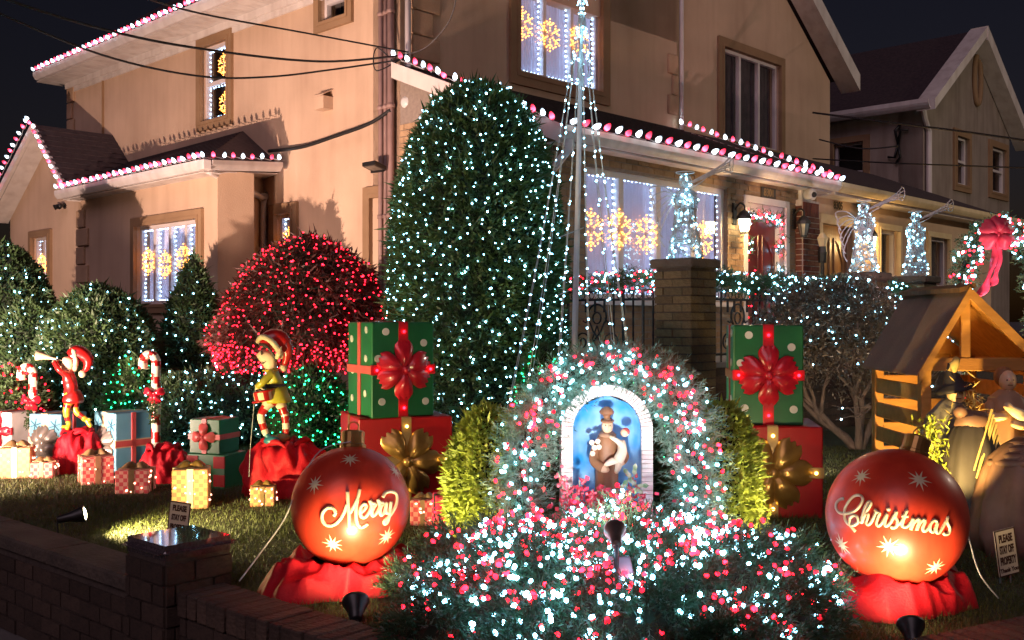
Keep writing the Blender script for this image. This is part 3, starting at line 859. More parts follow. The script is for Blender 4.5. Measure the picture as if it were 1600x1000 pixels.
# dark red brick pier between the two porches
u0, z0 = hv(1254, 420, VP_ - .12); u1, _ = hv(1280, 420, VP_ - .12)
mb = MB(); abox(mb, 'v', VP_ - .12, u0, u1, 0, 3.06, 0, .4); pr = hb(mb, 'brick_pier', M['mortar_white'], N_)
pr.location = (-6.1, 0, 0)
bricks(pr, 'v', VP_ - .12, u0 + .01, u1 - .01, .9, 2.80)
bricks(pr, 'v', VP_ - .12, u0 + .01, u1 - .01, 2.82, 3.03, soldier=True)
bricks(pr, 'u', u0, VP_ - .11, VP_, .9, 3.0)
lay_bricks('brick_red', 300, in_house)

# ================================================================== the far gabled house
G = house_root('gabled_house', 13.85, -1, 'dark grey gabled house behind the row house roof', 'house')
FW1 = rect_v(1490, 1514, 208, 296, -1, .1); FW2 = rect_v(1545, 1572, 226, 308, -1, .1)
wall(G, 'front_wall', M['grey_stucco'], 'v', -1, 13.85, 19.25, 0, 6.05, [FW1, FW2])
FW3 = (hu(1350, 240, 13.85)[0], hu(1304, 240, 13.85)[0], 3.9, 5.4)
FW3 = (min(FW3[:2]) , max(FW3[:2]), 4.0, 5.35)
wall(G, 'alley_wall', M['grey_stucco'], 'u', 13.85, -.999, 9, 0, 6.05, [FW3])
for h, lb in ((FW1, 'tall narrow sash window under the gable'), (FW2, 'tall narrow sash window near the added lamp side')):
    window(G, 'v', -1, h, .16, 1, True, None, label=lb)
window(G, 'u', 13.85, FW3, .14, 1, True, None, label='alley-side window')
mb = MB(); mb.slab([(13.85, -1, 6.05), (19.25, -1, 6.05), (16.55, -1, 7.9)], (0, .2, 0)); hb(mb, 'front_gable', M['grey_stucco'], G)
mb = MB(); mb.slab([(13.55, -1.35, 5.93), (16.55, -1.35, 8.03), (16.55, 9, 8.03), (13.55, 9, 5.93)], (0, 0, .08)); mb.slab([(19.55, -1.35, 5.93), (16.55, -1.35, 8.03), (16.55, 9, 8.03), (19.55, 9, 5.93)], (0, 0, .08)); hb(mb, 'roof', M['shingle'], G)
mb = MB(); mb.slab([(13.5, -1.4, 5.78), (16.55, -1.4, 7.92), (16.55, -1.4, 8.15), (13.5, -1.4, 6.0)], (0, .4, 0)); mb.slab([(19.65, -1.42, 5.65), (16.55, -1.42, 7.84), (16.55, -1.42, 8.17), (19.65, -1.42, 5.98)], (0, .4, 0)); hb(mb, 'rake_board', M['white'], G)
gutter((13.55, 9, 5.82), (13.55, -1.3, 5.82), parent=G, wid=.16, hgt=.2)
mb = MB(); mb.tube([(13.6, -1.1, 5.87), (13.75, -1.08, 5.65), (13.97, -1.08, 5.4), (13.97, -1.08, 3.0)], .06, 8); hb(mb, 'downspout', M['white_metal'], G)
u, z = hv(1527, 125, -1.03)
mb = MB(); mb.tube([(u + .20 * math.cos(t), -1.03, z + .58 * math.sin(t)) for t in np.linspace(0, 2 * PI, 24, endpoint=False)], .07, 6, closed=True); hb(mb, 'oval_moulding', M['stucco_trim'], G, smooth=True)
v, z = hu(1404, 225, 13.8)
mb = MB()
for t in (1.2, 1.9, 4.4, 5.1):
    mb.tube([(13.77, v, z), (13.75, v + .18 * math.cos(t), z + .32 * math.sin(t)), (13.79, v + .30 * math.cos(t + .5), z + .42 * math.sin(t + .5))], .03, 5)
hb(mb, 'wall_ornament', M['black_iron'], G, smooth=True)

# ================================================================== garden wall along the street
AL = math.atan2(DL.y, DL.x); AR = math.atan2(DR.y, DR.x)
ML = Matrix.Translation(K) @ Matrix.Rotation(AL, 4, 'Z')
def in_wall(parent, p): return ML @ Vector(p)
gw = empty('garden_wall', K, AL, 'low dark brick garden wall with rough flat coping, running past the capped pier', 'wall')
mb = MB(); mb.box(2.70, 12, .012, .228, -.5, -.03); wf = mb.build('wall_core', M['mortar_dark'], gw)
bricks(wf, 'v', .228, 2.70, 9.0, -.49, -.04, bw=.21, bh=.075)
lay_bricks('brick_dark', 300, in_wall)
x = 2.70
while x < 12:
    e = min(x + random.uniform(.8, 1.0), 12); mb = MB()
    mb.box(x + .004, e - .004, -.012, .255, -.03, .05)
    mb.build('coping_slab', M['coping'], gw, bevel=.012); x = e
gw2 = empty('rowlock_wall', K + DL * 1.0, AL, 'low garden wall topped with upright dark bricks, between pier and lit shrub', 'wall')
mb = MB(); mb.box(-1.2, 1.29, .02, .22, -.5, -.062); w2 = mb.build('wall_core', M['mortar_dark'], gw2)
rb = MB().box(-.034, .034, -.125, .125, -.055, .055).mesh('top_brick', M['brick_dark'], bevel=.006)
x = -1.15
while x < 1.28:
    o = link('top_brick', rb, gw2, (x, .12 + random.uniform(-.006, .006), -.004 + random.uniform(-.004, .004))); x += .078
MLb = Matrix.Translation(K + DL) @ Matrix.Rotation(AL, 4, 'Z')
bricks(w2, 'v', .22, -1.2, 1.29, -.49, -.07, bw=.21, bh=.075)
lay_bricks('brick_dark', 300, lambda p, q: MLb @ Vector(q))
gw3 = empty('street_wall', K, AR, 'low dark brick garden wall edging the lawn below the second globe', 'wall')
mb = MB(); mb.box(.1, 9, -.22, -.02, -.5, -.062); mb.build('wall_core', M['mortar_dark'], gw3)
x = .15
while x < 9:
    link('top_brick', rb, gw3, (x, -.12 + random.uniform(-.006, .006), -.004)); x += .078
# the pier
gpier = empty('wall_pier', K + DL * 2.49 + Vector((-.661, -.751, 0)) * .12, AL, 'square brick wall pier with a polished dark stone cap', 'pier')
mb = MB(); mb.box(-.168, .168, -.168, .168, -.5, .20); pc_ = mb.build('pier_core', M['mortar_dark'], gpier)
MP = Matrix.Translation(gpier.location) @ Matrix.Rotation(AL, 4, 'Z')
for ax, c in (('v', .168), ('u', -.168), ('u', .168)):
    bricks(pc_, ax, c, -.17, .17, -.49, .195, bw=.19, bh=.085, pr=.016)
lay_bricks('brick_dark', 300, lambda p, q: MP @ Vector(q))
mb = MB(); mb.box(-.205, .205, -.205, .205, .198, .268)
cap = mb.build('cap_stone', M['granite'], gpier)
bm = bmesh.new(); bm.from_mesh(cap.data); bmesh.ops.bevel(bm, geom=list(bm.edges), offset=.033, segments=5, affect='EDGES'); bm.to_mesh(cap.data); bm.free()

# ================================================================== patio, pillars and iron fence
PH = .87
VF = -4.33
patio = house_root('patio', 0, VF, 'raised brick-faced patio in front of the porch', 'patio')
mb = MB(); mb.box(-.02, 11.5, VF, VP_, 0, PH - .05); pw = hb(mb, 'retaining_wall', M['mortar_dark'], patio); pw.location = (0, -VF, 0)
mb = MB(); mb.box(-.06, 11.5, VF - .04, VP_ - .02, PH - .05, PH); hb(mb, 'paving', M['pavement'], patio)
bricks(pw, 'v', VF, .2, 6.0, .02, .80); bricks(pw, 'u', -.02, VF + .2, VP_, .02, .80)
lay_bricks('brick_dark', 300, in_house)
def pillar(u, label, w=.21):
    p = house_root('brick_pillar', u, VF, label, 'pillar')
    p['group'] = 'brick fence pillars'
    mb = MB(); mb.box(u - w + .01, u + w - .01, VF - w + .01, VF + w - .01, 0, 1.80); c = hb(mb, 'pillar_core', M['mortar_dark'], p)
    bricks(c, 'v', VF - w + .01, u - w, u + w, .02, 1.80); bricks(c, 'u', u - w + .01, VF - w, VF + w, .02, 1.80)
    lay_bricks('brick_olive', 300, in_house)
    mb = MB(); mb.box(u - w - .04, u + w + .04, VF - w - .04, VF + w + .04, 1.80, 1.89); hb(mb, 'cap_stone', M['coping'], p, bevel=.015)
    return p
pillar(0.0, 'brick fence pillar at the patio corner under the tall wire angel')
pillar(3.89, 'brick fence pillar carrying the middle wire angel behind the shrub')
pillar(5.44, 'brick fence pillar carrying the wire angel nearest the lit arch')
RAIL = 1.60
def spiral(c, r, turns, ax, n=22, r0=.02, ph=0, sg=1):
    return [(c[0], c[1] + sg * (r0 + (r - r0) * t) * math.cos(ph + turns * 2 * PI * t), c[2] + (r0 + (r - r0) * t) * math.sin(ph + turns * 2 * PI * t)) if ax == 'u' else
            (c[0] + sg * (r0 + (r - r0) * t) * math.cos(ph + turns * 2 * PI * t), c[1], c[2] + (r0 + (r - r0) * t) * math.sin(ph + turns * 2 * PI * t)) for t in np.linspace(0, 1, n)]
def fence(ax, c, a0, a1, label, medal):
    f = house_root('iron_fence', c if ax == 'u' else a0, a0 if ax == 'u' else c, label, 'fence')
    mb = MB()
    for z in (RAIL, RAIL - .09, PH + .08):
        abox(mb, ax, c, a0, a1, z - .012, z + .012, -.012, .012)
    hb(mb, 'rail', M['black_iron'], f)
    a = a0 + .03; k = 0
    while a < a1:
        near = any(abs(a - m) < .20 for m in medal)
        mb = MB()
        if not near:
            if k % 2: mb.tube([P3(ax, c, a, z, 0) for z in np.linspace(PH, RAIL, 14)], [.011 + .004 * (i % 2) for i in range(14)], 4)
            else: abox(mb, ax, c, a - .011, a + .011, PH, RAIL - .013, -.011, .011)
        else:
            abox(mb, ax, c, a - .009, a + .009, RAIL - .22, RAIL - .091, -.009, .009)
        hb(mb, 'bar', M['black_iron'], f); a += .125; k += 1
    a = a0 + .08
    while a < a1 - .05:      # small rings between the top rails
        mb = MB(); mb.tube([P3(ax, c, a + .033 * math.cos(t), RAIL - .045 + .033 * math.sin(t)) for t in np.linspace(0, 2 * PI, 10, endpoint=False)], .006, 4, closed=True)
        hb(mb, 'rail_ring', M['black_iron'], f); a += .125
    for m in medal:
        mb = MB(); cz = RAIL - .26
        mb.tube([P3(ax, c, m + .125 * math.cos(t), cz + .125 * math.sin(t)) for t in np.linspace(-.6, PI + .6, 20)], .012, 5)
        mb.tube([P3(ax, c, m + .055 * math.cos(t), cz - .02 + .06 * math.sin(t)) for t in np.linspace(0, 2 * PI, 12, endpoint=False)], .010, 5, closed=True)
        for s in (-1, 1):
            mb.tube([P3(ax, c, m + s * q[0], cz + q[1]) for q in ((.10, -.06), (.05, -.16), (-.05, -.27), (-.09, -.40))], .011, 5)
            mb.tube([P3(ax, c, m + s * q[0], cz + q[1]) for q in ((.0, -.10), (.06, -.24), (.0, -.36), (.05, -.44))], .009, 5)
            mb.tube(spiral(P3(ax, c, m + s * .20, cz - .27), .11, 1.6, ax, 24, sg=s), .010, 5)
            mb.tube([P3(ax, c, m + s * q[0], cz + q[1]) for q in ((.11, -.02), (.15, -.07), (.19, -.05))], .010, 5)
        hb(mb, 'scrollwork', M['black_iron'], f, smooth=True)
    return f
fence('u', 0.0, VF + .23, VP_ - .03, 'black iron fence panel with scrollwork beside the light tree', [VF + .23 + .88])
fence('v', VF, .23, 3.66, 'black iron fence panel between the two brick pillars behind the shrub', [.95, 2.6])
fence('v', VF, 4.12, 5.2, 'short black iron fence panel between the two far pillars', [])
# utility box standing behind the fence (dark)
# ================================================================== things fixed to the house
def at_house(name, u, v, z, label, cat, group=None):
    return empty(name, loc2w(u, v, z), TH, label, cat, group)
# flood light on a bracket beside the corner pipes
v, z = hu(600, 264, -.1)
f = at_house('flood_light', 0, v, z, 'black square flood light on a bracket beside the corner pipes', 'flood light')
mb = MB(); mb.box(-.16, -.13, -.05, .2, -.04, -.01); mb.slab([(-.34, -.12, .02), (-.14, -.10, -.03), (-.14, .16, -.03), (-.34, .14, .02)], (0, 0, .05)); mb.build('lamp_head', M['plastic_black'], f)
mb = MB(); mb.slab([(-.32, -.08, .012), (-.18, -.07, -.022), (-.18, .12, -.022), (-.32, .11, .012)], (0, 0, .004)); mb.build('lens', M['silver'], f)
mb = MB(); mb.tube([(-.15, .02, -.01), (-.06, .02, -.03), (0, .02, -.03)], .022, 6); mb.build('bracket', M['plastic_black'], f)
# small flood on the gable wall
v, z = hu(102, 322, UG)
f = at_house('wall_light', UG, v, z, 'small dark twin wall light under the gable eave', 'wall light')
mb = MB(); mb.lathe([(.05, 0), (.05, .02)], 10, axis=(-1, 0, 0)); mb.build('wall_plate', M['plastic_black'], f)
for s in (-1, 1):
    mb = MB(); mb.tube([(-.02, 0, 0), (-.07, s * .05, .01), (-.15, s * .10, -.03)], [.015, .03, .05], 8); mb.build('lamp_head', M['plastic_black'], f, smooth=True)
# round white sensor at the corner
u, z = hv(641, 160, -.12)
f = at_house('dome_camera', u, 0, z, 'round white dome camera below the corner eave', 'camera')
mb = MB(); mb.lathe([(.05, 0), (.09, .04), (.10, .09), (.08, .15), (.03, .18)], 14, axis=(0, -1, 0)); mb.build('housing', M['plastic_white'], f, smooth=True)
mb = MB(); mb.ball((0, -.17, -.01), .035); mb.build('lens', M['plastic_black'], f, smooth=True)
# security camera under the porch gutter
u, z = hv(1264, 303, -2.75)
f = at_house('security_camera', u, -2.66, z, 'white security camera with black lens under the porch gutter end', 'camera')
mb = MB(); mb.box(-.07, .03, -.02, .06, -.10, .16); mb.build('mount', M['plastic_white'], f, bevel=.01)
mb = MB(); mb.lathe([(.06, 0), (.085, .03), (.09, .08), (.085, .14), (.06, .16)], 14, (0.05, -.01, 0), axis=(-.3, -1, -.1)); mb.build('housing', M['plastic_white'], f, smooth=True)
mb = MB(); mb.ball((.005, -.165, -.017), .042); mb.build('lens', M['plastic_black'], f, smooth=True)
def lantern(px, py, v0, label, lit):
    u, z = hv(px, py, v0 - .15)
    f = at_house('porch_lantern', u, v0, z, label, 'lantern', 'porch wall lanterns')
    mb = MB(); mb.box(-.05, .05, -.03, 0, -.05, .25); mb.build('wall_plate', M['plastic_black'], f, bevel=.008)
    mb = MB(); mb.tube(catmull([(0, -.02, .15), (0, -.1, .24), (0, -.17, .2), (0, -.17, .12)], 4), .014, 6); mb.build('arm', M['plastic_black'], f, smooth=True)
    mb = MB(); mb.lathe([(.11, .02), (.10, .06), (.05, .12), (.02, .14)], 8, (0, -.17, 0)); mb.build('cap', M['plastic_black'], f)
    mb = MB(); mb.lathe([(.05, -.15), (.085, .015)], 8, (0, -.17, 0)); mb.build('shade', M['lens'] if lit else M['silver'], f)
    mb = MB()
    for k in range(8):
        a = 2 * PI * k / 8; mb.tube([(.053 * math.cos(a), -.17 + .053 * math.sin(a), -.15), (.089 * math.cos(a), -.17 + .089 * math.sin(a), .02)], .006, 4)
    mb.lathe([(.05, -.17), (.055, -.15)], 8, (0, -.17, 0)); mb.build('cage', M['plastic_black'], f)
    return f
pl1 = lantern(1161, 345, VP_, 'lit porch lantern between the wide window and the red door', True)
lantern(1254, 352, VP_, 'unlit dark lantern on the brick pier', False)
pl2 = lantern(1360, 372, VP_ + .1, 'glowing wall lantern behind the wire angels', True)
light('porch_lamp_light', 'POINT', loc2w(hv(1161, 345, VP_ - .15)[0], VP_ - .22, hv(1161, 345, VP_ - .15)[1] - .1), 120, (1, .62, .24), pl1, size=.05)
light('wall_lamp_light', 'POINT', loc2w(hv(1360, 372, VP_ - .05)[0], VP_ - .15, hv(1360, 372, VP_ - .05)[1] - .1), 30, (1, .60, .22), pl2, size=.05)
# mailbox-like post lamp by the wooden door
u, z = hv(1285, 400, VP_ - .3)
f = at_house('post_ornament', u, VP_ - .3, PH, 'small dark post lamp with a pale top by the wooden door', 'post lamp')
mb = MB(); mb.tube([(0, 0, 0), (0, 0, z - PH + .1)], .03, 8); mb.lathe([(.06, z - PH - .1), (.07, z - PH + .05), (.05, z - PH + .14)], 8); mb.build('post', M['plastic_black'], f)
mb = MB(); mb.lathe([(.05, z - PH + .14), (.08, z - PH + .26), (.03, z - PH + .34)], 8); mb.build('lamp_glass', M['cream'], f)

# ================================================================== cables
def cable(pts, r, label, mat='cable', k=8):
    mb = MB(); mb.tube(catmull(pts, k), r, 6)
    return tag(mb.build('cable', M[mat], smooth=True), label, 'cable')
top = loc2w(.05, -.1, hu(630, 80, -.1)[1])
cable([at(150, -30, 8.0), at(300, 18, 10), at(480, 52, 11.6), top + Vector((0, 0, .03))], .010, 'topmost thin black cable running from the house corner up past the eave')
cable([at(-30, -14, 8.2), at(140, 40, 9.2), at(300, 74, 10.2), at(500, 96, 11.8), top], .013, 'middle black cable sagging across the tall upper window')
cable([at(-40, 4, 8.4), at(160, 86, 9.6), at(312, 119, 10.8), at(420, 120, 11.6), at(524, 108, 12.3), top - Vector((0, 0, .05))], .011, 'lowest thin black cable sagging below the window sash')
cable([loc2w(-.1, hu(420, 236, -.1)[0], hu(420, 236, -.1)[1]), loc2w(-.12, hu(470, 230, -.12)[0], hu(470, 230, -.12)[1]), loc2w(-.12, hu(520, 214, -.12)[0], hu(520, 214, -.12)[1]), loc2w(-.12, hu(575, 194, -.12)[0], hu(575, 194, -.12)[1]), loc2w(-.1, hu(610, 172, -.1)[0], hu(610, 172, -.1)[1])], .026, 'thick black cable hanging along the tan wall from bay roof to corner')
cable([top, loc2w(-.3, .1, hu(600, 112, -.2)[1]), loc2w(-.2, .2, hu(590, 80, -.1)[1]), loc2w(.02, -.1, hu(640, 120, 0)[1]), loc2w(.04, -.14, hu(636, 150, 0)[1])], .008, 'short looped cable hanging at the house corner')
cable([top, at(668, 72, 12.6), at(700, 36, 12.3), at(712, 0, 12), at(716, -30, 11.8)], .008, 'thin pale wire rising from the corner in front of the quoins', 'cable_grey')
cable([at(1270, 176, 17), at(1380, 190, 16), at(1500, 205, 15), at(1620, 222, 14)], .016, 'upper black cable crossing the dark gabled house')
cable([at(1280, 218, 17), at(1345, 232, 16.5), at(1405, 228, 16.2)], .012, 'short drooping cable ending at the dark wall ornament')
cable([at(1270, 248, 18), at(1400, 255, 17), at(1620, 263, 15)], .012, 'lower black cable crossing the dark gabled house')

# ================================================================== plants
def lump(seed, n=5):
    r = np.random.default_rng(seed)
    k = r.uniform(2, 9, (n, 2)); ph = r.uniform(0, 6.28, (n, 2))
    def f(th, z):
        s = 0
        for i in range(n): s = s + np.sin(np.round(k[i, 0]) * th + ph[i, 0]) * np.sin(k[i, 1] * z + ph[i, 1])
        return s / n
    return f
def prof_sampler(prof, rng, n):
    z = np.array([p[0] for p in prof], float); r = np.array([p[1] for p in prof], float)
    seg = np.hypot(np.diff(z), np.diff(r)) * (r[1:] + r[:-1]) / 2 + 1e-6
    c = np.concatenate([[0], np.cumsum(seg)]); c /= c[-1]
    t = rng.uniform(0, 1, n); i = np.clip(np.searchsorted(c, t) - 1, 0, len(seg) - 1)
    w = (t - c[i]) / (c[i + 1] - c[i])
    zz = z[i] + (z[i + 1] - z[i]) * w; rr = r[i] + (r[i + 1] - r[i]) * w
    nr = (z[i + 1] - z[i]); nz = -(r[i + 1] - r[i]); l = np.hypot(nr, nz) + 1e-9
    return zz, rr, nr / l, nz / l
def topiary(name, label, cat, x, y, prof, n, L, Wd, mat, seed, rough=.05, depth=.10, up=.2, core='hedge_core', stem=None, spread=.7, group=None, corescale=.90):
    rng = np.random.default_rng(seed); f = lump(seed)
    root = empty(name, (x, y, 0), 0, label, cat, group)
    zz, rr, nr, nz = prof_sampler(prof, rng, n)
    th = rng.uniform(0, 2 * PI, n)
    R = rr * (1 + rough * f(th, zz)) - rng.exponential(depth * .4, n).clip(0, depth) + rng.normal(0, .012, n) + .028 * np.sin(th * 13 + 3 * np.sin(zz * 5 + seed)) * np.sin(zz * 12 + 2 * np.sin(th * 5 + seed))
    P = np.stack([R * np.cos(th), R * np.sin(th), zz - nz * rng.uniform(0, depth * .4, n)], 1)
    D = np.stack([nr * np.cos(th), nr * np.sin(th), nz + up], 1) + rng.normal(0, spread, (n, 3))
    L = L * np.where(rng.uniform(0, 1, n) < .04, 2.1, 1.0)       # stray shoots
    leaves('crown', P, D, L * rng.uniform(.6, 1.3, n), Wd * rng.uniform(.7, 1.3, n), M[mat], root, rng)
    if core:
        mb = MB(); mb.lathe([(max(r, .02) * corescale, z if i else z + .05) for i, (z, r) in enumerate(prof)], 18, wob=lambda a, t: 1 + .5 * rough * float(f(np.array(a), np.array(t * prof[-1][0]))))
        mb.build('dark_core', M[core], root, smooth=True)  # added solid dark core, blocks the view through the leaves
    if stem:
        mb = MB(); mb.tube(catmull(stem, 4), [.05] * (len(stem) * 4 - 3), 7); mb.build('trunk', M['bark'], root, smooth=True)
    root['prof'] = 0
    del root['prof']
    return root, f
def net(name, label, x, y, prof, f, rough, step, mat, r, seed, arc=(-PI, 0), jit=.35, out=.012, keep=1.0, zr=None, wires=True):
    """a net of small lights over a clipped plant"""
    rng = np.random.default_rng(seed)
    z = np.array([p[0] for p in prof]); rad = np.array([p[1] for p in prof])
    s = np.concatenate([[0], np.cumsum(np.hypot(np.diff(z), np.diff(rad)))])
    P = []; k = 0
    for q in np.arange(step, s[-1], step):
        zq = np.interp(q, s, z); rq = np.interp(q, s, rad)
        na = max(1, int((arc[1] - arc[0]) * rq / step))
        for j in range(na):
            a = arc[0] + (arc[1] - arc[0]) * (j + .5 * (k % 2) + rng.normal(0, jit * .5)) / na
            zz = zq + rng.normal(0, step * jit * .4)
            if zr and not (zr[0] < zz < zr[1]): continue
            if rng.uniform() > keep: continue
            R = rq * (1 + rough * float(f(np.array(a), np.array(zz)))) + out + rng.normal(0, .012)
            P.append((R * math.cos(a), R * math.sin(a), max(zz, .03)))
        k += 1
    root = empty(name, (x, y, 0), 0, label, 'string lights')
    octas('bulbs', P, r, M[mat], root, rng)
    if wires and len(P) > 6:
        mb = MB()
        for i in range(0, len(P) - 1, 2):
            a, b = Vector(P[i]), Vector(P[i + 1])
            if (a - b).length < step * 2.2: mb.tube([a, (a + b) / 2 * .995, b], .003, 3, cap=False)
        if mb.v: mb.build('wire', M['wire_green'], root)['kind'] = 'stuff'
    return root

# ---- the tall clipped hedge
hp = [(0, .78), (.64, .86), (1.3, .89), (1.9, .885), (2.63, .81), (3.1, .66), (3.4, .53), (3.58, .38), (3.68, .22), (3.72, .05)]
hx, hy = at(745, 0, 10.5).x, 10.5
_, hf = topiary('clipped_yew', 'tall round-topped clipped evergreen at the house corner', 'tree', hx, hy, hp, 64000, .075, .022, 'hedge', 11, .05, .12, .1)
net('light_net', 'white lights dotted over the tall clipped evergreen', hx, hy, hp, hf, .05, .108, 'b_white', .0086, 12, arc=(-PI - .25, .25), jit=.8, out=.02)
# ---- cone tree
cp = [(0, .50), (.5, .46), (1.1, .36), (1.6, .22), (1.9, .10), (2.06, .02)]
cx_, cy_ = at(303, 0, 12).x, 12.0
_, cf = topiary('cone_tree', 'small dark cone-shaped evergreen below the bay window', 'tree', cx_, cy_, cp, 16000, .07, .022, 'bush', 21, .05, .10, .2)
net('light_net', 'sparse white lights on the small cone tree', cx_, cy_, cp, cf, .05, .16, 'b_white', .0088, 22, jit=.6)
# ---- round bushes
def dome(r, h, k=.55):
    return [(0, r * .78), (h * .25, r * .96), (h * .5, r), (h * .72, r * .86), (h * .88, r * .6), (h * .97, r * .3), (h, .03)]
bx, by = at(155, 0, 11.3).x, 11.3
rp = dome(.66, 1.68)
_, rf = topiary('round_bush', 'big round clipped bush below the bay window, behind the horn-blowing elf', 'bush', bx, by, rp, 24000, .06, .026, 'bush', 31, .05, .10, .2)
net('light_net', 'white lights spread over the big round bush', bx, by, rp, rf, .05, .135, 'b_white', .0092, 32, jit=.6)
lx, ly = at(8, 0, 12.6).x, 12.6
lp = dome(.62, 2.24)
_, lf = topiary('round_bush', 'tall rounded bush cut off by the picture edge under the gable window', 'bush', lx, ly, lp, 20000, .06, .026, 'bush', 41, .05, .10, .2)
net('light_net', 'white lights on the tall bush under the gable window', lx, ly, lp, lf, .05, .15, 'b_white', .0095, 42, jit=.6)
mx_, my_ = at(50, 0, 11.6).x, 11.6
mp_ = dome(.42, 1.52)
_, mf = topiary('round_bush', 'smaller olive bush squeezed between the two larger round bushes', 'bush', mx_, my_, mp_, 14000, .06, .026, 'bush', 51, .06, .10, .2)
net('light_net', 'close white lights on the smaller olive bush', mx_, my_, mp_, mf, .06, .115, 'b_white', .0088, 52, jit=.6)
# ---- low lit planting between the cone tree and the elf with the drum
for i, (px, Y, r, h, st, mt, lab, lab2, br) in enumerate([
    (375, 10.9, .62, .86, .11, 'b_white', 'low dark shrub behind the drumming elf', 'white lights on the low shrub behind the drumming elf', .0088),
    (292, 10.6, .50, .74, .11, 'b_white', 'low dark shrub behind the green and red gifts', 'white lights on the low shrub behind the green gifts', .0088),
    (486, 10.3, .40, .82, .085, 'b_green', 'low rounded shrub beside the green polka-dot box', 'green lights on the shrub beside the polka-dot box', .0095),
    (214, 10.8, .30, .92, .095, 'b_green', 'narrow shrub behind the candy cane', 'green lights on the shrub behind the candy cane', .011),
    (6, 10.9, .34, .70, .10, 'b_green', 'low shrub at the picture edge behind the gifts', 'green lights on the shrub at the picture edge', .011),
    (28, 10.1, .34, .86, .075, 'b_red', 'low shrub beside the farther candy cane', 'dense red lights on the shrub by the farther candy cane', .011),
    (850, 9.3, .26, 1.06, .075, 'b_green', 'small shrub at the foot of the light tree', 'green lights on the shrub at the foot of the light tree', .010),
    (1003, 9.35, .24, .98, .075, 'b_green', 'added small shrub between the shrine garland and the near brick pillar', 'added green lights tinting the near brick pillar', .011)]):  # last shrub and its lights added to tint the pillar green
    x = at(px, 0, Y).x; pr_ = dome(r, h)
    _, ff = topiary('low_shrub', lab, 'bush', x, Y, pr_, 9000, .055, .022, 'bush', 60 + i, .07, .09, .2)
    net('light_net', lab2, x, Y, pr_, ff, .07, st, mt, br, 80 + i, jit=.7, wires=False)
# ---- the weeping shrub with red lights
wx, wy = at(482, 0, 11.2).x, 11.2
wp = [(.80, .90), (.90, 1.0), (1.10, .98), (1.35, .90), (1.6, .80), (1.85, .66), (2.05, .47), (2.17, .26), (2.22, .04)]
wroot, wf_ = topiary('weeping_shrub', 'dome-shaped weeping dark red shrub on a bare trunk beside the tan wall', 'shrub', wx, wy, wp, 26000, .085, .018, 'red_leaf', 91, .24, .24, -.8, core='hedge_core', stem=[(0, 0, 0), (.05, .02, .5), (-.03, 0, 1.0), (.02, 0, 1.6)], corescale=.82)
net('light_net', 'red lights wrapped all over the weeping shrub', wx, wy, wp, wf_, .24, .080, 'b_red', .0088, 92, jit=.75, out=.015, keep=.80)
net('light_string', 'dense red lights along the bottom rim of the weeping shrub', wx, wy, [(.74, .86), (.80, .93), (.95, 1.0), (1.04, 1.0)], wf_, .24, .048, 'b_red', .0092, 93, jit=.8, out=.02, wires=False)
# ---- the twiggy shrub at the fence
def twig_tree():
    rng = np.random.default_rng(5); r5 = random.Random(5)
    bx_, by_ = at(1340, 0, 10.3).x, 10.3
    root = empty('twiggy_shrub', (bx_, by_, 0), 0, 'spreading twiggy shrub with many bare stems in front of the iron fence', 'shrub')
    mb = MB(); tips = []
    def grow(p, d, l, r, lev):
        n = 4; pts = [p]; q = p.copy()
        for _ in range(n):
            d = (d + Vector((r5.gauss(0, .16), r5.gauss(0, .16), r5.gauss(.05, .10)))).normalized()
            q = q + d * (l / n); pts.append(q.copy())
        mb.tube(pts, [r * (1 - .5 * i / n) for i in range(n + 1)], 6 if lev < 2 else 4, cap=False)
        if lev >= 2: tips.extend(pts[1:])
        if lev < 4:
            for _ in range(3 if lev < 2 else 2 + (lev == 2)):
                nd = (d + Vector((r5.gauss(0, .55), r5.gauss(0, .55), r5.gauss(.1, .3)))).normalized()
                grow(pts[-1] if r5.random() < .6 else pts[-2], nd, l * r5.uniform(.6, .85), r * .55, lev + 1)
    for a, tl in ((PI * .95, .6), (PI * .1, .1), (PI * 1.5, .3), (PI * .5, .3), (PI * 1.1, .9), (0, .3)):
        d = Vector((math.cos(a) * tl, math.sin(a) * tl * .6, 1)).normalized()
        grow(Vector((math.cos(a) * .03, math.sin(a) * .03, 0)), d, .62, .045, 0)
    mb.build('stems', M['bark'], root, smooth=True)
    T = np.array([tuple(t) for t in tips])
    n = 26000
    P = T[rng.integers(0, len(T), n)] + rng.normal(0, .10, (n, 3))
    # extra crown volume so that the outline is full at the top
    e = rng.normal(size=(16000, 3)); e = unit(e) * (rng.uniform(.55, 1, (16000, 1)) ** .5) * np.array([[.82, .55, .46]]) + np.array([[-.22, 0, 1.26]])
    e = e[(np.sin(e[:, 0] * 9) + np.sin(e[:, 2] * 11 + 1) + np.sin(e[:, 1] * 8) > -.7)]
    P = np.concatenate([P, e]); P = P[(P[:, 2] > .72 + .18 * np.sin(P[:, 0] * 5)) & (P[:, 2] < 1.76) & (P[:, 0] > -1.05) & (P[:, 0] < .55)]
    D = rng.normal(0, 1, P.shape) + np.array([[0, 0, -.5]])
    leaves('crown', P, D, rng.uniform(.035, .075, len(P)), .016, M['brown_leaf'], root, rng)
    nb = 150
    B = np.concatenate([e[rng.integers(0, len(e), 110)] * np.array([[1.03, 1.05, 1.03]]), T[rng.integers(0, len(T), 70)]])
    B[:, 1] -= .05
    B = B[(B[:, 2] > .2) & (B[:, 2] < 1.76)]
    r2 = empty('light_string', (bx_, by_, 0), 0, 'scattered white lights in the twiggy shrub by the iron fence', 'string lights')
    octas('bulbs', B, .0092, M['b_white'], r2, rng)
twig_tree()
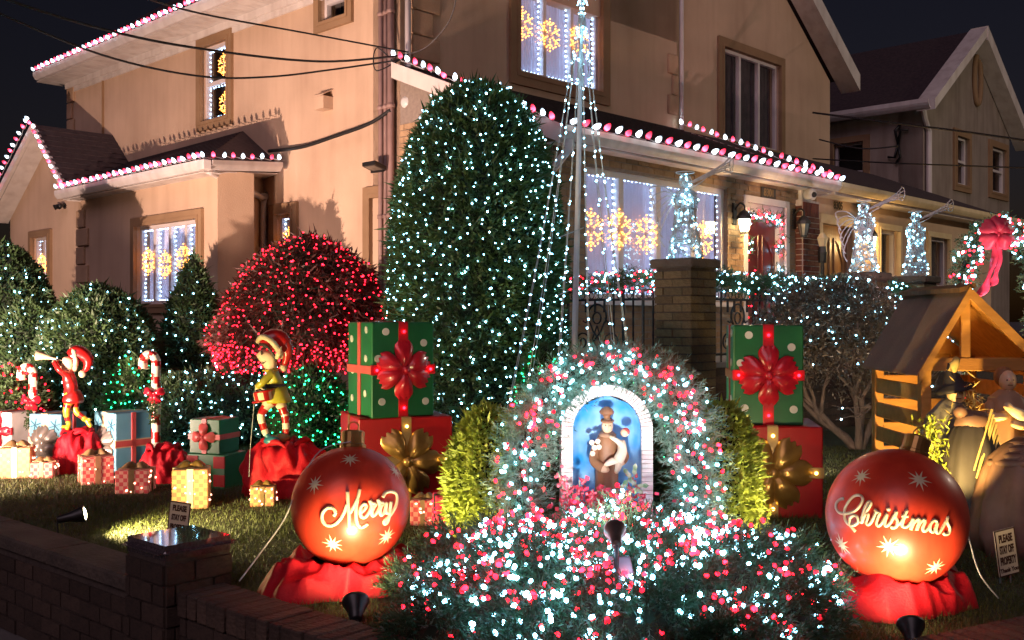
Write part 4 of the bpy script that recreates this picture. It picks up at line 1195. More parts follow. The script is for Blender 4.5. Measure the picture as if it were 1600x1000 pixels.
# ---- golden evergreens beside the shrine
for i, (px, Y, r, h, lab) in enumerate([(762, 5.90, .225, .80, 'golden yellow-green evergreen beside the gift tower and globe'), (1128, 5.90, .21, .82, 'golden yellow-green evergreen in front of the gold-bowed red box')]):
    x = at(px, 0, Y).x
    topiary('golden_evergreen', lab, 'bush', x, Y, dome(r, h), 17000, .042, .015, 'gold_leaf', 100 + i, .30, .09, .15, spread=.6, group='golden evergreens flanking the shrine', corescale=.78)

# ---- needle sprigs for the shrine garland and the juniper
def sprigs(name, P, D, l, m, nl, nw, mat, parent, rng, sprd=.75):
    n = len(P); D = unit(D)
    R = unit(np.cross(D, rng.normal(size=(n, 3)))); U = np.cross(D, R)
    t = np.linspace(.1, 1, m)[None, :, None]
    ll = np.broadcast_to(np.asarray(l, float).reshape(-1, 1, 1), (n, 1, 1))
    base = P[:, None, :] + D[:, None, :] * ll * t
    ang = rng.uniform(0, 2 * PI, (n, m, 1))
    dirs = D[:, None, :] * 1.0 + sprd * (R[:, None, :] * np.cos(ang) + U[:, None, :] * np.sin(ang))
    return leaves(name, base.reshape(-1, 3), dirs.reshape(-1, 3), nl * rng.uniform(.7, 1.3, n * m), nw, M[mat], parent, rng)
def arch_pts(pix, Y, k=10):
    return catmull([at(x, y, Y) for x, y in pix], k)
rg = np.random.default_rng(77)
gpath = arch_pts([(815, 830), (812, 770), (822, 700), (845, 640), (890, 590), (955, 568), (1018, 586), (1062, 634), (1082, 700), (1090, 770), (1088, 830)], 5.62)
gpath = np.array([tuple(p) for p in gpath])
groot = empty('shrine_garland', at(950, 830, 5.62) * 1.0, 0, 'thick frosted evergreen garland arching over the blue shrine', 'garland')
groot.location.z = 0
n = 5200
i = rg.integers(0, len(gpath), n)
rad = np.where(np.abs(gpath[i, 0] - .5) > .22, .105, .085)
off = unit(rg.normal(size=(n, 3))) * (rad * rg.uniform(.1, 1.1, n))[:, None] * np.array([[1.25, .9, 1.0]])
Pg = gpath[i] + off + rg.normal(0, .012, (n, 3)) - np.array(groot.location)
Pg[:, 2] = np.maximum(Pg[:, 2], .02)
sprigs('needles', Pg, off * 6 + rg.normal(0, .5, (n, 3)), .085, 10, .036, .0056, 'frost', groot, rg, .6)
mb = MB(); mb.tube([Vector(p) - groot.location for p in gpath], .05, 6); mb.build('garland_core', M['hedge_core'], groot)
k = rg.integers(0, len(gpath), 430)
Bg = gpath[k] + unit(rg.normal(size=(430, 3)) + np.array([[0, -1.2, .2]])) * rg.uniform(.08, .15, (430, 1)) * np.array([[1.25, 1, 1]])
Bg[:, 2] = np.maximum(Bg[:, 2], .06)
gl = empty('light_string', groot.location, 0, 'red and white lights wound round the frosted shrine garland', 'string lights')
Bl = Bg - np.array(groot.location)
octas('white_bulbs', Bl[:240], .0086, M['b_white'], gl, rg, fine=True); octas('red_bulbs', Bl[240:], .0098, M['b_red'], gl, rg, fine=True)
# green filling behind the niche
pr_ = [(0, .30), (.5, .32), (.8, .26), (.95, .05)]
topiary('low_shrub', 'green shrub filling the arch behind the blue shrine', 'bush', at(950, 0, 6.15).x, 6.15, pr_, 9000, .05, .016, 'bush', 120, .06, .09, .2)

# ---- the spreading juniper in the corner, full of lights
jr = np.random.default_rng(99)
jc = Vector((.47, 4.62, 0)); jrx, jry, jh = 1.04, .92, .29
jl = lump(9, 7)
def jheight(x, y):
    rho = np.sqrt(((x - jc.x) / jrx) ** 2 + ((y - jc.y) / jry) ** 2)
    th = np.arctan2(y - jc.y, x - jc.x)
    rho = rho / (1 + .10 * np.sin(5 * th + 1) + .06 * np.sin(9 * th))
    return np.where(rho < 1, jh * np.clip(1 - rho ** 2, 0, 1) ** .6, 0) * (1 + .22 * np.sin(x * 7 + 1) * np.sin(y * 6)) + .10 * np.sin(x * 15) * np.sin(y * 13 + .7) * (rho < .95)
jroot = empty('spreading_juniper', jc, 0, 'low spreading juniper filling the wall corner in front of the shrine', 'shrub')
n = 9500
xy = jr.uniform(-1.12, 1.12, (n * 2, 2)) * np.array([[jrx, jry]]) + np.array([[jc.x, jc.y]])
hz = jheight(xy[:, 0], xy[:, 1]); ok = hz > .015; xy = xy[ok][:n]; hz = hz[ok][:n]; n = len(xy)
Pj = np.stack([xy[:, 0] - jc.x, xy[:, 1] - jc.y, hz * jr.uniform(.72, 1.0, n)], 1)
Dj = np.stack([(xy[:, 0] - jc.x) * .7, (xy[:, 1] - jc.y) * .7 - .25, np.full(n, .45)], 1) + jr.normal(0, .45, (n, 3))
half = jr.uniform(0, 1, n) < .93
sprigs('foliage', Pj[half], Dj[half], .10, 11, .032, .0068, 'juniper', jroot, jr, .6)
sprigs('frosted_tips', Pj[~half] + np.array([[0, 0, .01]]), Dj[~half], .10, 11, .024, .005, 'frost', jroot, jr, .6)
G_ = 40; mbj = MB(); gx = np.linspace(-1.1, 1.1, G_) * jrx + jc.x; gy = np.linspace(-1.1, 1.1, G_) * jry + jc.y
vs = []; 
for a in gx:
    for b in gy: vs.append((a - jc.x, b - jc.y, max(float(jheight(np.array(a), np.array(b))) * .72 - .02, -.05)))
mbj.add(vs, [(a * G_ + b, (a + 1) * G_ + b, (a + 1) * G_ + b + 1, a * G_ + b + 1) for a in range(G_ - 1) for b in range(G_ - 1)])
mbj.build('dark_core', M['hedge_core'], jroot, smooth=True)  # added dark core under the juniper foliage
nb = 900
# light strings lie in loose rows over the shrub
Bj = []; wpath = []
for s in range(44):
    x0 = jc.x + jr.uniform(-1, 1) * jrx; y0 = jc.y + jr.uniform(-1, 1) * jry; a = jr.uniform(0, 2 * PI); pth = []
    for q in range(34):
        h = float(jheight(np.array(x0), np.array(y0)))
        if h > .01:
            p = (x0 - jc.x, y0 - jc.y, h + jr.uniform(.02, .07)); Bj.append(p); pth.append(p)
        a += jr.normal(0, .45); x0 += .055 * math.cos(a); y0 += .055 * math.sin(a)
        if ((x0 - jc.x) / jrx) ** 2 + ((y0 - jc.y) / jry) ** 2 > .95: a = math.atan2(jc.y - y0, jc.x - x0) + jr.normal(0, .5)
    if len(pth) > 3: wpath.append(pth)
Bj = np.array(Bj) + jr.normal(0, .012, (len(Bj), 3))
jlr = empty('light_string', jc, 0, 'tangle of red and white lights strung over the spreading juniper', 'string lights')
pick = jr.uniform(0, 1, len(Bj)) < .55
octas('white_bulbs', Bj[pick], .0092, M['b_white'], jlr, jr, fine=True); octas('red_bulbs', Bj[~pick], .0100, M['b_red'], jlr, jr, fine=True)
mb = MB()
for pth in wpath: mb.tube([Vector(p) - Vector((0, 0, .008)) for p in pth], .0022, 3, cap=False)
mb.build('wire', M['wire_green'], jlr)['kind'] = 'stuff'
print('bulbs on juniper', len(Bj))

# ---- grass
gr = np.random.default_rng(3)
n = 150000
gy_ = 3.9 + (gr.uniform(0, 1, n) ** 1.5) * 6.6
gx_ = (gr.uniform(-.56, .56, n)) * gy_
inside = ((gx_ - K.x) * DL.y * -1 + (gy_ - K.y) * DL.x * -1)   # inside both wall lines
nl_ = np.array([.661, .751]); nr_ = np.array([-.475, .88])
dl_ = (gx_ - K.x) * nl_[0] + (gy_ - K.y) * nl_[1]; dr_ = (gx_ - K.x) * nr_[0] + (gy_ - K.y) * nr_[1]
ok = (dl_ > .0) & (dr_ > .0)
gx_, gy_ = gx_[ok], gy_[ok]; n = len(gx_)
B = np.stack([gx_, gy_, np.zeros(n)], 1)
D = gr.normal(0, .45, (n, 3)) + np.array([[0, 0, 1.0]])
Lg = gr.uniform(.018, .042, n)[:, None] * (1 + .5 * np.sin(gx_ * 4)[:, None] * np.sin(gy_ * 3)[:, None]); D = unit(D)
R = unit(np.cross(D, gr.normal(size=(n, 3)))) * .0022 * (gy_[:, None] / 5)
V = np.stack([B - R, B + R, B + D * Lg], 1).reshape(-1, 3)
go = link('grass', np_mesh('grass', V, np.arange(3 * n).reshape(n, 3), M['grass']))
tag(go, 'short lawn grass between the wall and the decorations', 'grass', kind='stuff')

# ================================================================== gifts
def petal(mb, o, e1, e2, nn, ang, L, Wd, Hh, mi=0, ns=9, nt=9, ridge=.10):
    o, e1, e2, nn = Vector(o), Vector(e1), Vector(e2), Vector(nn)
    d = e1 * math.cos(ang) + e2 * math.sin(ang); c = -e1 * math.sin(ang) + e2 * math.cos(ang)
    vs = []
    for i in range(ns + 1):
        s = i / ns
        w = Wd * (.22 + .78 * math.sin(min(1, s * 1.25) * PI / 2)) * (1 if s < .85 else 1 - .35 * (s - .85) / .15)
        for j in range(nt + 1):
            t = -1 + 2 * j / nt
            h = Hh * (math.sin(PI * min(1, s ** .8)) * .85 + .15 * (1 - s)) * (1 - abs(t) ** 3 * .9) + ridge * Hh * math.cos(5 * PI * t) * (1 - s * .6) * (0 if s == 1 else 1)
            tip = .06 * L * math.cos(2.5 * PI * t) * (1 if s > .9 else 0)
            vs.append(o + d * (s * L + tip) + c * (t * w) + nn * (h + .004))
    k = nt + 1
    mb.add(vs, [(i * k + j, (i + 1) * k + j, (i + 1) * k + j + 1, i * k + j + 1) for i in range(ns) for j in range(nt)], mi)
def bow(parent, o, e1, e2, nn, size, mat, angs=(0, 90, 180, 270), wd=.36, hh=.28):
    for a in angs:
        mb = MB(); petal(mb, o, e1, e2, nn, math.radians(a), size, size * wd, size * hh)
        mb.build('bow_loop', M[mat], parent, smooth=True)
    mb = MB(); mb.ball(Vector(o) + Vector(nn) * size * .16, size * .16, 10, 6); mb.build('bow_knot', M[mat], parent, smooth=True)
def gift_root(label, loc, rz, cat='gift box', group=None, name='gift_box'):
    return empty(name, loc, math.radians(rz), label, cat, group)
def big_gift(label, loc, rz, w, h, box, rib, bowm, bulb, dots=None, bsize=.19, angs=(0, 90, 180, 270), sidedots=True, bowz=None, ribw=.07, sidecol=None):
    r = gift_root(label, loc, rz)
    mb = MB(); mb.box(-w / 2, w / 2, -w / 2, w / 2, 0, h); mb.build('box', M[box], r, bevel=.008)
    zb = bowz if bowz else h / 2
    e = .006
    def strip(nm, x0, x1, y0, y1, z0, z1, m=rib):
        b = MB(); b.box(x0, x1, y0, y1, z0, z1); b.build(nm, M[m], r)
    strip('ribbon', -ribw / 2, ribw / 2, -w / 2 - e, -w / 2 + .01, .002, h)
    strip('ribbon', -w / 2 - e, w / 2 + e, -w / 2 - e - .002, -w / 2 + .01, zb - ribw / 2, zb + ribw / 2)
    s2 = sidecol or rib
    strip('ribbon', -w / 2 - e, -w / 2 + .01, -ribw * .4, ribw * .4, .002, h, s2)
    strip('ribbon', -w / 2 - e - .002, -w / 2 + .01, -w / 2 - .001, w / 2, zb - ribw * .4, zb + ribw * .4, s2)
    strip('ribbon', -ribw / 2, ribw / 2, -w / 2, w / 2, h - .01, h + e)
    bow(r, (0, -w / 2 - .008, zb), (1, 0, 0), (0, 0, 1), (0, -1, 0), bsize, bowm, angs)
    for x, z in ((0, h * .90), (0, h * .10), (-w * .43, zb), (w * .43, zb)):
        b = MB(); b.ball((x, -w / 2 - .018, z), .011, 8, 6); b.build('bulb', M[bulb], r)
    for x, z in (dots or ()):
        b = MB(); b.lathe([(.026, 0), (.026, .006)], 14, (x * w, -w / 2, z * h), axis=(0, -1, 0)); b.build('dot', M['dot'], r)
    if dots and sidedots:
        for y, z in ((-.32, .82), (.28, .62), (-.3, .18), (.25, .25), (.3, .92), (-.28, .48)):
            b = MB(); b.lathe([(.026, 0), (.026, .006)], 14, (-w / 2, -y * w, z * h), axis=(-1, 0, 0)); b.build('dot', M['dot'], r)
    return r
DOTS = [(-.28, .9), (.33, .78), (-.40, .62), (-.34, .17), (.36, .16)]
lx_, ly_ = at(610, 0, 7.45).x, 7.45
big_gift('big red box with gold bow, under the polka-dot box near the first globe', (at(616, 0, 7.5).x, 7.5 + .05, 0), 20, .68, .612, 'red_box', 'gold_dull', 'gold', 'b_gold', bsize=.24, angs=(-5, 52, 125, 235, 298), sidecol='gold_dull')
big_gift('green polka-dot box with red bow stacked on the red box behind the Merry globe', (at(610, 0, 7.45).x, 7.45, .613), 29, .475, .672, 'green_box', 'red_ribbon', 'red_ribbon', 'b_red', DOTS, bsize=.20, angs=(90, 270, 24, -26, 156, 206), sidecol='pink_ribbon')
big_gift('big red box with gold bow, half hidden by a golden evergreen', (at(1205, 0, 6.95).x, 7.05, 0), -8, .64, .60, 'red_box', 'gold_dull', 'gold', 'b_gold', bsize=.24, angs=(0, 55, 125, 180, 245, 300), bowz=.30)
big_gift('green polka-dot box with red bow stacked in front of the twiggy shrub', (at(1197, 0, 6.95).x, 7.02, .601), -6, .455, .665, 'green_box', 'red_ribbon', 'red_ribbon', 'b_red', DOTS, bsize=.19, angs=(90, 270, 26, -26, 154, 206))

def small_gift(label, px, base, w, h, mat, rz=0, rib='gold_dull', lit=None, wd=None, bowm='gold_dull', nb=14, top=True):
    loc = gp(px, base); r = gift_root(label, (loc.x, loc.y + w / 2, 0), rz)
    d = wd or w
    mb = MB(); mb.box(-w / 2, w / 2, -d / 2, d / 2, 0, h); mb.build('box', M[mat], r, bevel=.006)
    e = .005
    for x0, x1, y0, y1, z0, z1 in ((-w * .09, w * .09, -d / 2 - e, d / 2 + e, .002, h + e), (-w / 2 - e, w / 2 + e, -d * .09, d * .09, .002, h + e * .8)):
        b = MB(); b.box(x0, x1, y0, y1, z0, z1); b.build('ribbon', M[rib], r)
    if top:
        bow(r, (0, 0, h + .006), (1, 0, 0), (0, 1, 0), (0, 0, 1), w * .42, bowm, (20, 160, 200, 340), .4, .45)
    if lit:
        rng = np.random.default_rng(int(px)); P = []
        for _ in range(nb):
            s = rng.integers(0, 3)
            if s == 0: P.append((rng.uniform(-.45, .45) * w, -d / 2 - .004, rng.uniform(.08, .95) * h))
            elif s == 1: P.append((w / 2 + .004, rng.uniform(-.45, .45) * d, rng.uniform(.08, .95) * h))
            else: P.append((-w / 2 - .004, rng.uniform(-.45, .45) * d, rng.uniform(.08, .95) * h))
        octas('bulbs', P, .0085, M[lit], r, rng)
    return r
M['b_pink'] = em('bulb_pink', (1.0, .35, .22), 5)
small_gift('small red-lit gift with dark ribbon between the red box and golden evergreen', 704, 832, .21, .215, 'plaid_red', 12, 'robe_dark', 'b_red', bowm='gold_dull', nb=22)
small_gift('tiny plaid gift half hidden behind the first globe', 662, 822, .16, .16, 'plaid', -5, 'gold_dull', 'b_pink')
small_gift('cream and red plaid gift at the picture edge, farthest toward the side street', 16, 748, .24, .25, 'plaid_cream', 15, 'cream', 'b_pink')
small_gift('small plaid gift with flat bow in front of the blue box with the horn elf', 62, 748, .18, .13, 'plaid', 8, 'gold_dull', 'b_pink')
small_gift('plaid lit gift with drooping bow in front of the second blue box', 140, 758, .24, .22, 'plaid', 30, 'robe_brown', 'b_pink', nb=20)
small_gift('low plaid lit gift with gold bow beside the candy cane base', 203, 772, .24, .175, 'plaid', 5, 'gold_dull', 'b_pink', nb=18)
small_gift('tall cream plaid lit gift with dark twig bow, nearest the lawn sign', 291, 796, .24, .27, 'plaid_cream', 12, 'cream', 'b_pink', nb=16, bowm='gold')
small_gift('smallest plaid gift in front of the drumming elf', 407, 792, .165, .135, 'plaid_cream', 8, 'gold_dull', 'b_pink', bowm='gold')
# white box with red bow at the edge
r = big_gift('white box with red cross bow beside the farther candy cane', (gp(10, 722).x, gp(10, 722).y + .1, .12), -20, .30, .34, 'dot', 'red_ribbon', 'red_ribbon', 'b_red', bsize=.13)
mb = MB(); mb.box(-.16, .16, -.16, .16, -.12, 0); mb.build('base', M['red_box'], r)
# blue boxes with silver bows
def blue_gift(label, px, base, w, h, rz, sidem='blue_box'):
    loc = gp(px, base); r = gift_root(label, (loc.x, loc.y + w * .5, 0), rz)
    mb = MB(); mb.box(-w / 2, w / 2, -w / 2, w / 2, 0, h); mb.build('box', M['blue_box'], r, bevel=.006)
    for x0, x1, y0, y1, z0, z1 in ((-.035, .035, -w / 2 - .005, w / 2, .002, h + .005), (-w / 2 - .005, w / 2 + .005, -w / 2 - .007, w / 2, h * .40, h * .40 + .07)):
        b = MB(); b.box(x0, x1, y0, y1, z0, z1); b.build('ribbon', M['cream'], r)
    for y0, y1, z0, z1 in ((-.02, .02, .002, h), (-w / 2 - .002, w / 2, h * .40 + .01, h * .40 + .06)):
        b = MB(); b.box(w / 2, w / 2 + .008, y0, y1, z0, z1); b.build('ribbon', M['pink_ribbon'], r)
    bow(r, (0, -w / 2 - .008, h * .45), (1, 0, 0), (0, 0, 1), (0, -1, 0), w * .44, 'silver', (35, 100, 150, 215, 265, 320), .42, .4)
    for x, z in ((-.31, .78), (.31, .78), (.31, .14), (-.31, .14)):
        b = MB()
        for k in range(6):
            a = k * PI / 3 + .3
            for q in (.35, .8): b.box(-.004, .004, -.002, .002, -.02, .02); b.v[-8:] = [tuple(Matrix.Translation((x * w + .05 * q * math.cos(a), -w / 2 - .002, z * h + .05 * q * math.sin(a))) @ Matrix.Rotation(a - PI / 2, 4, 'Y').inverted() @ Vector(p)) for p in b.v[-8:]]
        b.build('snowflake_print', M['blue_dark'], r)
    return r
blue_gift('pale blue box with silver bow between the far candy cane and the horn-blowing elf', 78, 728, .34, .46, -16)
blue_gift('pale blue box with silver bow between the elf pedestal and the candy cane', 180, 736, .34, .50, -38)
# green and red pair
g1 = gp(330, 764)
r = gift_root('green and red box at the bottom of the small stack', (g1.x, g1.y + .16, 0), -18)
mb = MB(); mb.box(-.17, .17, -.15, .15, 0, .265); mb.build('box', M['green_box'], r, bevel=.005)
for x in (-.12, .12):
    for z in (.02, .16):
        b = MB(); b.box(x - .05, x + .05, -.156, -.15, z, z + .09); b.build('panel', M['red_box'], r)
r = gift_root('green box with red cross bow on top of the small stack', (g1.x - .02, g1.y + .16, .267), -18)
mb = MB(); mb.box(-.135, .135, -.135, .135, 0, .265); mb.build('box', M['green_box'], r, bevel=.005)
for q in ((-.02, .02, -.142, .136, 0, .27), (-.142, .142, -.144, .136, .11, .15)):
    b = MB(); b.box(*q); b.build('ribbon', M['pink_ribbon'], r)
bow(r, (0, -.145, .13), (1, 0, 0), (0, 0, 1), (0, -1, 0), .10, 'pink_ribbon', (0, 90, 180, 270), .42, .3)
# red tulle box under the candy cane
def tulle_heap(label, px, base, w, h, seed, depth=None, name='fabric_pedestal', squash=1.0):
    loc = gp(px, base); d = depth or w * .8
    r = empty(name, (loc.x, loc.y + d * .45, 0), 0, label, 'pedestal')
    rs = random.Random(seed); ph = [rs.uniform(0, 6) for _ in range(8)]
    def wob(v):
        a = math.atan2(v.y, v.x)
        return 1 + .05 * math.sin(5 * a + ph[0] + 3 * v.z) + .045 * math.sin(9 * a + ph[1] - 5 * v.z) + .035 * math.sin(14 * a + ph[2] + 9 * v.z) + .05 * math.sin(7 * v.z + ph[3] + 3 * a)
    mb = MB(); n, m = 120, 44; vs = []
    for i in range(m + 1):
        b = PI / 2 * i / m
        cz = math.sin(b) ** .55; cr = max(math.cos(b), 0) ** .45
        for k in range(n):
            a = 2 * PI * k / n
            v = Vector((math.cos(a), math.sin(a), cz))
            q = wob(v)
            q += .05 * (mnoise.ridged_multi_fractal(Vector((v.x * 1.6, v.y * 1.6, cz * 2 + cr)) * 1.8 + Vector((seed * 5, 0, 0)), .9, 2.1, 4, 1.0, 2.0) - 1.1)
            vs.append((w / 2 * cr * v.x * q, d / 2 * cr * v.y * q, max(0, h * cz * (.97 + .10 * (q - 1)) * (1 + .06 * math.sin(4 * a + ph[4]) * (1 - cz * .3) + .05 * math.sin(6 * v.x * cr * 3 + ph[5]) * cr))))
    mb.add(vs, [(i * n + k, i * n + (k + 1) % n, (i + 1) * n + (k + 1) % n, (i + 1) * n + k) for i in range(m) for k in range(n)])
    mb.build('fabric', M['tulle'], r, smooth=True)
    for _ in range(7):                       # loose gathered folds on top
        a = rs.uniform(0, 6.28); q = rs.uniform(.1, .38)
        c = Vector((w * q * math.cos(a), d * q * math.sin(a), h * .93)); t = Vector((math.cos(a + 1.4), math.sin(a + 1.4), 0)) * w * .17
        mb = MB(); mb.tube(catmull([c - t, c - t * .3 + Vector((0, 0, .03)), c + t * .4 + Vector((0, 0, .035)), c + t], 4), [.006, .013, .018, .02, .024, .026, .026, .024, .02, .016, .012, .01, .006], 7)
        mb.build('fold', M['tulle'], r, smooth=True)
    return r
tulle_heap('red fabric-wrapped block under the horn-blowing elf', 112, 741, .40, .345, 1)
tulle_heap('wide red fabric-wrapped block under the drumming elf', 434, 780, .62, .40, 2, .5)
tulle_heap('red fabric-wrapped box at the foot of the candy cane', 248, 756, .40, .27, 3, .34)

# ================================================================== candy canes
def candy(px, Y, top, base_z, label, r=.038):
    h = EYE - (top - 500) / F * Y
    root = empty('candy_cane', (at(px, 0, Y).x, Y, base_z), 0, label, 'candy cane', 'candy canes on the lawn')
    H_ = h - base_z - .10
    pts = [Vector((0, 0, z)) for z in np.linspace(-.12, H_, 16)] + [Vector((-.055 + .055 * math.cos(a), 0, H_ + .07 * math.sin(a))) for a in np.linspace(.3, PI, 7)] + [Vector((-.11, 0, H_ - .05))]
    pts = catmull(pts, 2); n = 12
    mb = MB(); mb.tube(pts, r, n)
    for i in range(len(mb.f) - 2):
        ring, k = divmod(i, n); mb.m[i] = int((ring * .55 + k * 3 / n) // 1.5) % 2
    mb.build('cane', [M['elf_red'], M['elf_white']], root, smooth=True)
    bow(root, (-.0, -r - .004, H_ * .66), (1, 0, 0), (0, 0, 1), (0, -1, 0), .085, 'red_ribbon', (15, 165, 245, 295), .4, .4)
    rng = np.random.default_rng(int(px))
    P = np.stack([rng.normal(-.01, .02, 160), rng.normal(-r - .005, .008, 160), H_ * .52 + rng.uniform(-.14, .09, 160)], 1)
    leaves('holly_sprig', P, rng.normal(0, 1, (160, 3)) + np.array([[0, -.6, -.5]]), .045, .014, M['bush'], root, rng)
candy(244, 8.55, 548, .20, 'candy cane standing on the red fabric box beside the green gifts')
candy(52, 9.3, 568, .10, 'darker candy cane at the red-lit shrub near the picture edge')

# ================================================================== painted figures
def skin_body(name, J, bones, mats, parent, lev=2):
    """one continuous body grown from joints J {name: (pos, r)}; bones (a, b, material index)"""
    me = bpy.data.meshes.new(name)
    keys = list(J); idx = {k: i for i, k in enumerate(keys)}
    me.from_pydata([tuple(J[k][0]) for k in keys], [(idx[a], idx[b]) for a, b, _ in bones], [])
    o = bpy.data.objects.new(name, me); COL.objects.link(o)
    md = o.modifiers.new('skin', 'SKIN'); md.use_smooth_shade = True
    sv = me.skin_vertices[0].data
    for k in keys:
        r = J[k][1]; sv[idx[k]].radius = (r, r) if not isinstance(r, tuple) else r
    sv[0].use_root = True
    sb = o.modifiers.new('sub', 'SUBSURF'); sb.levels = lev; sb.render_levels = lev
    bpy.context.view_layer.update()
    em_ = bpy.data.meshes.new_from_object(o.evaluated_get(bpy.context.evaluated_depsgraph_get()))
    bpy.data.objects.remove(o)
    em_.name = name
    em_.materials.clear()
    for m in mats: em_.materials.append(M[m])
    segs = [(Vector(J[a][0]), Vector(J[b][0]), mi) for a, b, mi in bones]
    for p in em_.polygons:
        c = p.center; best = None
        for a, b, mi in segs:
            ab = b - a; t = max(0, min(1, (c - a).dot(ab) / max(ab.length_squared, 1e-9)))
            d = (c - a - ab * t).length
            if best is None or d < best[0]:
                m_ = mi(t) if callable(mi) else mi
                best = (d, m_)
        p.material_index = best[1]; p.use_smooth = True
    return link(name, em_, parent)
def stripe(n, a, b, ph=0):
    return lambda t: a if int(t * n + ph) % 2 == 0 else b
# ---- horn-blowing elf
Y = 8.72
E1 = empty('elf_statue', (at(112, 0, Y).x, Y, .33), 0, 'elf statue in red blowing a gold horn, striped yellow and red leggings', 'elf statue')
def e1(px, py, dy=0.0): return at(px, py, Y + dy) - E1.location
J = dict(pelvis=(e1(113, 617), .058), chest=(e1(108.5, 590), .062), neck=(e1(107.5, 579), .028), head=(e1(106, 568), .062), crown=(e1(109, 556), .058),
         shl=(e1(104, 586, -.05), .032), ell=(e1(91, 577, -.09), .024), hal=(e1(83.5, 563.5, -.06), .022),
         shr=(e1(104, 586, .05), .032), elr=(e1(92, 574, .08), .024), har=(e1(86, 561, .03), .022),
         hl=(e1(108, 626, -.03), .040), kl=(e1(103, 643, -.04), .030), al=(e1(108, 664, -.02), .022), tl=(e1(103, 671, -.05), .022),
         hr=(e1(117, 626, .03), .040), kr=(e1(118, 643, .02), .030), ar=(e1(135, 656, .03), .022), tr=(e1(143, 668, .02), .020))
Bn = [('pelvis', 'chest', 0), ('chest', 'neck', 0), ('neck', 'head', 2), ('head', 'crown', 2), ('chest', 'shl', 0), ('shl', 'ell', 0), ('ell', 'hal', lambda t: 2 if t > .8 else 0), ('chest', 'shr', 0), ('shr', 'elr', 0), ('elr', 'har', lambda t: 2 if t > .8 else 0),
      ('pelvis', 'hl', 1), ('hl', 'kl', stripe(3, 1, 0)), ('kl', 'al', stripe(3, 1, 0)), ('al', 'tl', 1), ('pelvis', 'hr', 1), ('hr', 'kr', stripe(3, 1, 0)), ('kr', 'ar', stripe(3, 1, 0)), ('ar', 'tr', 1)]
skin_body('body', J, Bn, ['elf_red', 'elf_yellow', 'skin'], E1)
mb = MB(); mb.lathe([(.075, -.07), (.088, -.045), (.075, 0), (.058, .04)], 14, e1(114, 617), wob=lambda a, t: 1 + .10 * math.sin(5 * a) * (1 - t)); mb.build('tunic_skirt', M['elf_red'], E1, smooth=True)
mb = MB(); mb.ball(e1(104, 571, -.0), .05, 12, 8, sc=(.9, .9, 1.1), wob=lambda d: 1 + .10 * math.sin(9 * d.z) * math.sin(8 * d.y)); mb.ball(e1(100, 576), .035, 10, 6); mb.build('beard', M['cream_plaster'], E1, smooth=True)
mb = MB(); mb.tube([e1(112, 543, 0), e1(116, 550, -.06), e1(119, 566, -.065), e1(117, 577, 0), e1(119, 566, .065), e1(116, 550, .06)], .022, 8, closed=True); mb.build('hat_brim', M['cream_plaster'], E1, smooth=True)
mb = MB(); mb.tube(catmull([e1(114, 557), e1(121, 552), e1(131, 555), e1(138, 563), e1(136, 574), e1(131, 580)], 4), [.066, .068, .07, .07, .07, .068, .066, .064, .06, .057, .054, .05, .046, .042, .038, .034, .03, .027, .024, .02, .018], 12); mb.build('hat', M['elf_red'], E1, smooth=True)
mb = MB(); mb.ball(e1(129, 584), .034, 10, 8, wob=lambda d: 1 + .1 * math.sin(12 * d.x) * math.sin(11 * d.z)); mb.build('pompom', M['cream_plaster'], E1, smooth=True)
mb = MB(); mb.tube([e1(98, 564, -.03), e1(86, 561, -.03), e1(78, 559, -.035), e1(71, 557.5, -.04), e1(63, 556, -.04), e1(58, 555.5, -.04)], [.006, .010, .016, .024, .036, .046], 14, cap=False); mb.build('horn', M['cream'], E1, smooth=True)
for px, py, dy in ((103, 668, -.02), (136, 657, .03)):
    mb = MB(); mb.lathe([(.045, 0), (.03, .02)], 10, e1(px, py, dy), wob=lambda a, t: 1 + .2 * math.sin(6 * a)); mb.build('shoe_cuff', M['elf_yellow'], E1)
# ---- drumming elf
Y = 7.55
E2 = empty('elf_statue', (at(432, 0, Y).x, Y, .39), 0, 'elf statue in yellow coat playing a drum, red and white striped leggings', 'elf statue')
def e2(px, py, dy=0.0): return at(px, py, Y + dy) - E2.location
J = dict(pelvis=(e2(431, 617), .062), chest=(e2(428, 592), .066), neck=(e2(424, 576), .03), head=(e2(418, 560), .072), crown=(e2(420, 546), .072), nose=(e2(400, 553.5), .007),
         shl=(e2(421, 586, -.07), .034), ell=(e2(410, 598, -.11), .026), hal=(e2(400, 606, -.08), .024),
         shr=(e2(426, 586, .07), .034), elr=(e2(414, 598, .10), .026), har=(e2(404, 604, .06), .022),
         hl=(e2(421, 627, -.04), .042), kl=(e2(406, 650, -.07), .031), al=(e2(416, 680, -.05), .025), tl=(e2(426, 688, -.07), .02),
         hr=(e2(438, 628, .03), .042), kr=(e2(446, 650, .02), .031), ar=(e2(447, 679, .03), .025), tr=(e2(440, 684, .0), .02))
Bn = [('pelvis', 'chest', 1), ('chest', 'neck', 1), ('neck', 'head', 2), ('head', 'crown', 2), ('head', 'nose', 2), ('chest', 'shl', 1), ('shl', 'ell', 1), ('ell', 'hal', lambda t: 2 if t > .7 else 1), ('chest', 'shr', 1), ('shr', 'elr', 1), ('elr', 'har', lambda t: 2 if t > .7 else 1),
      ('pelvis', 'hl', 0), ('hl', 'kl', stripe(2.2, 3, 0)), ('kl', 'al', stripe(3, 3, 0)), ('al', 'tl', 4), ('pelvis', 'hr', 0), ('hr', 'kr', stripe(2.2, 3, 0)), ('kr', 'ar', stripe(3, 0, 3)), ('ar', 'tr', 4)]
skin_body('body', J, Bn, ['elf_red', 'elf_olive', 'skin', 'elf_white', 'elf_teal'], E2)
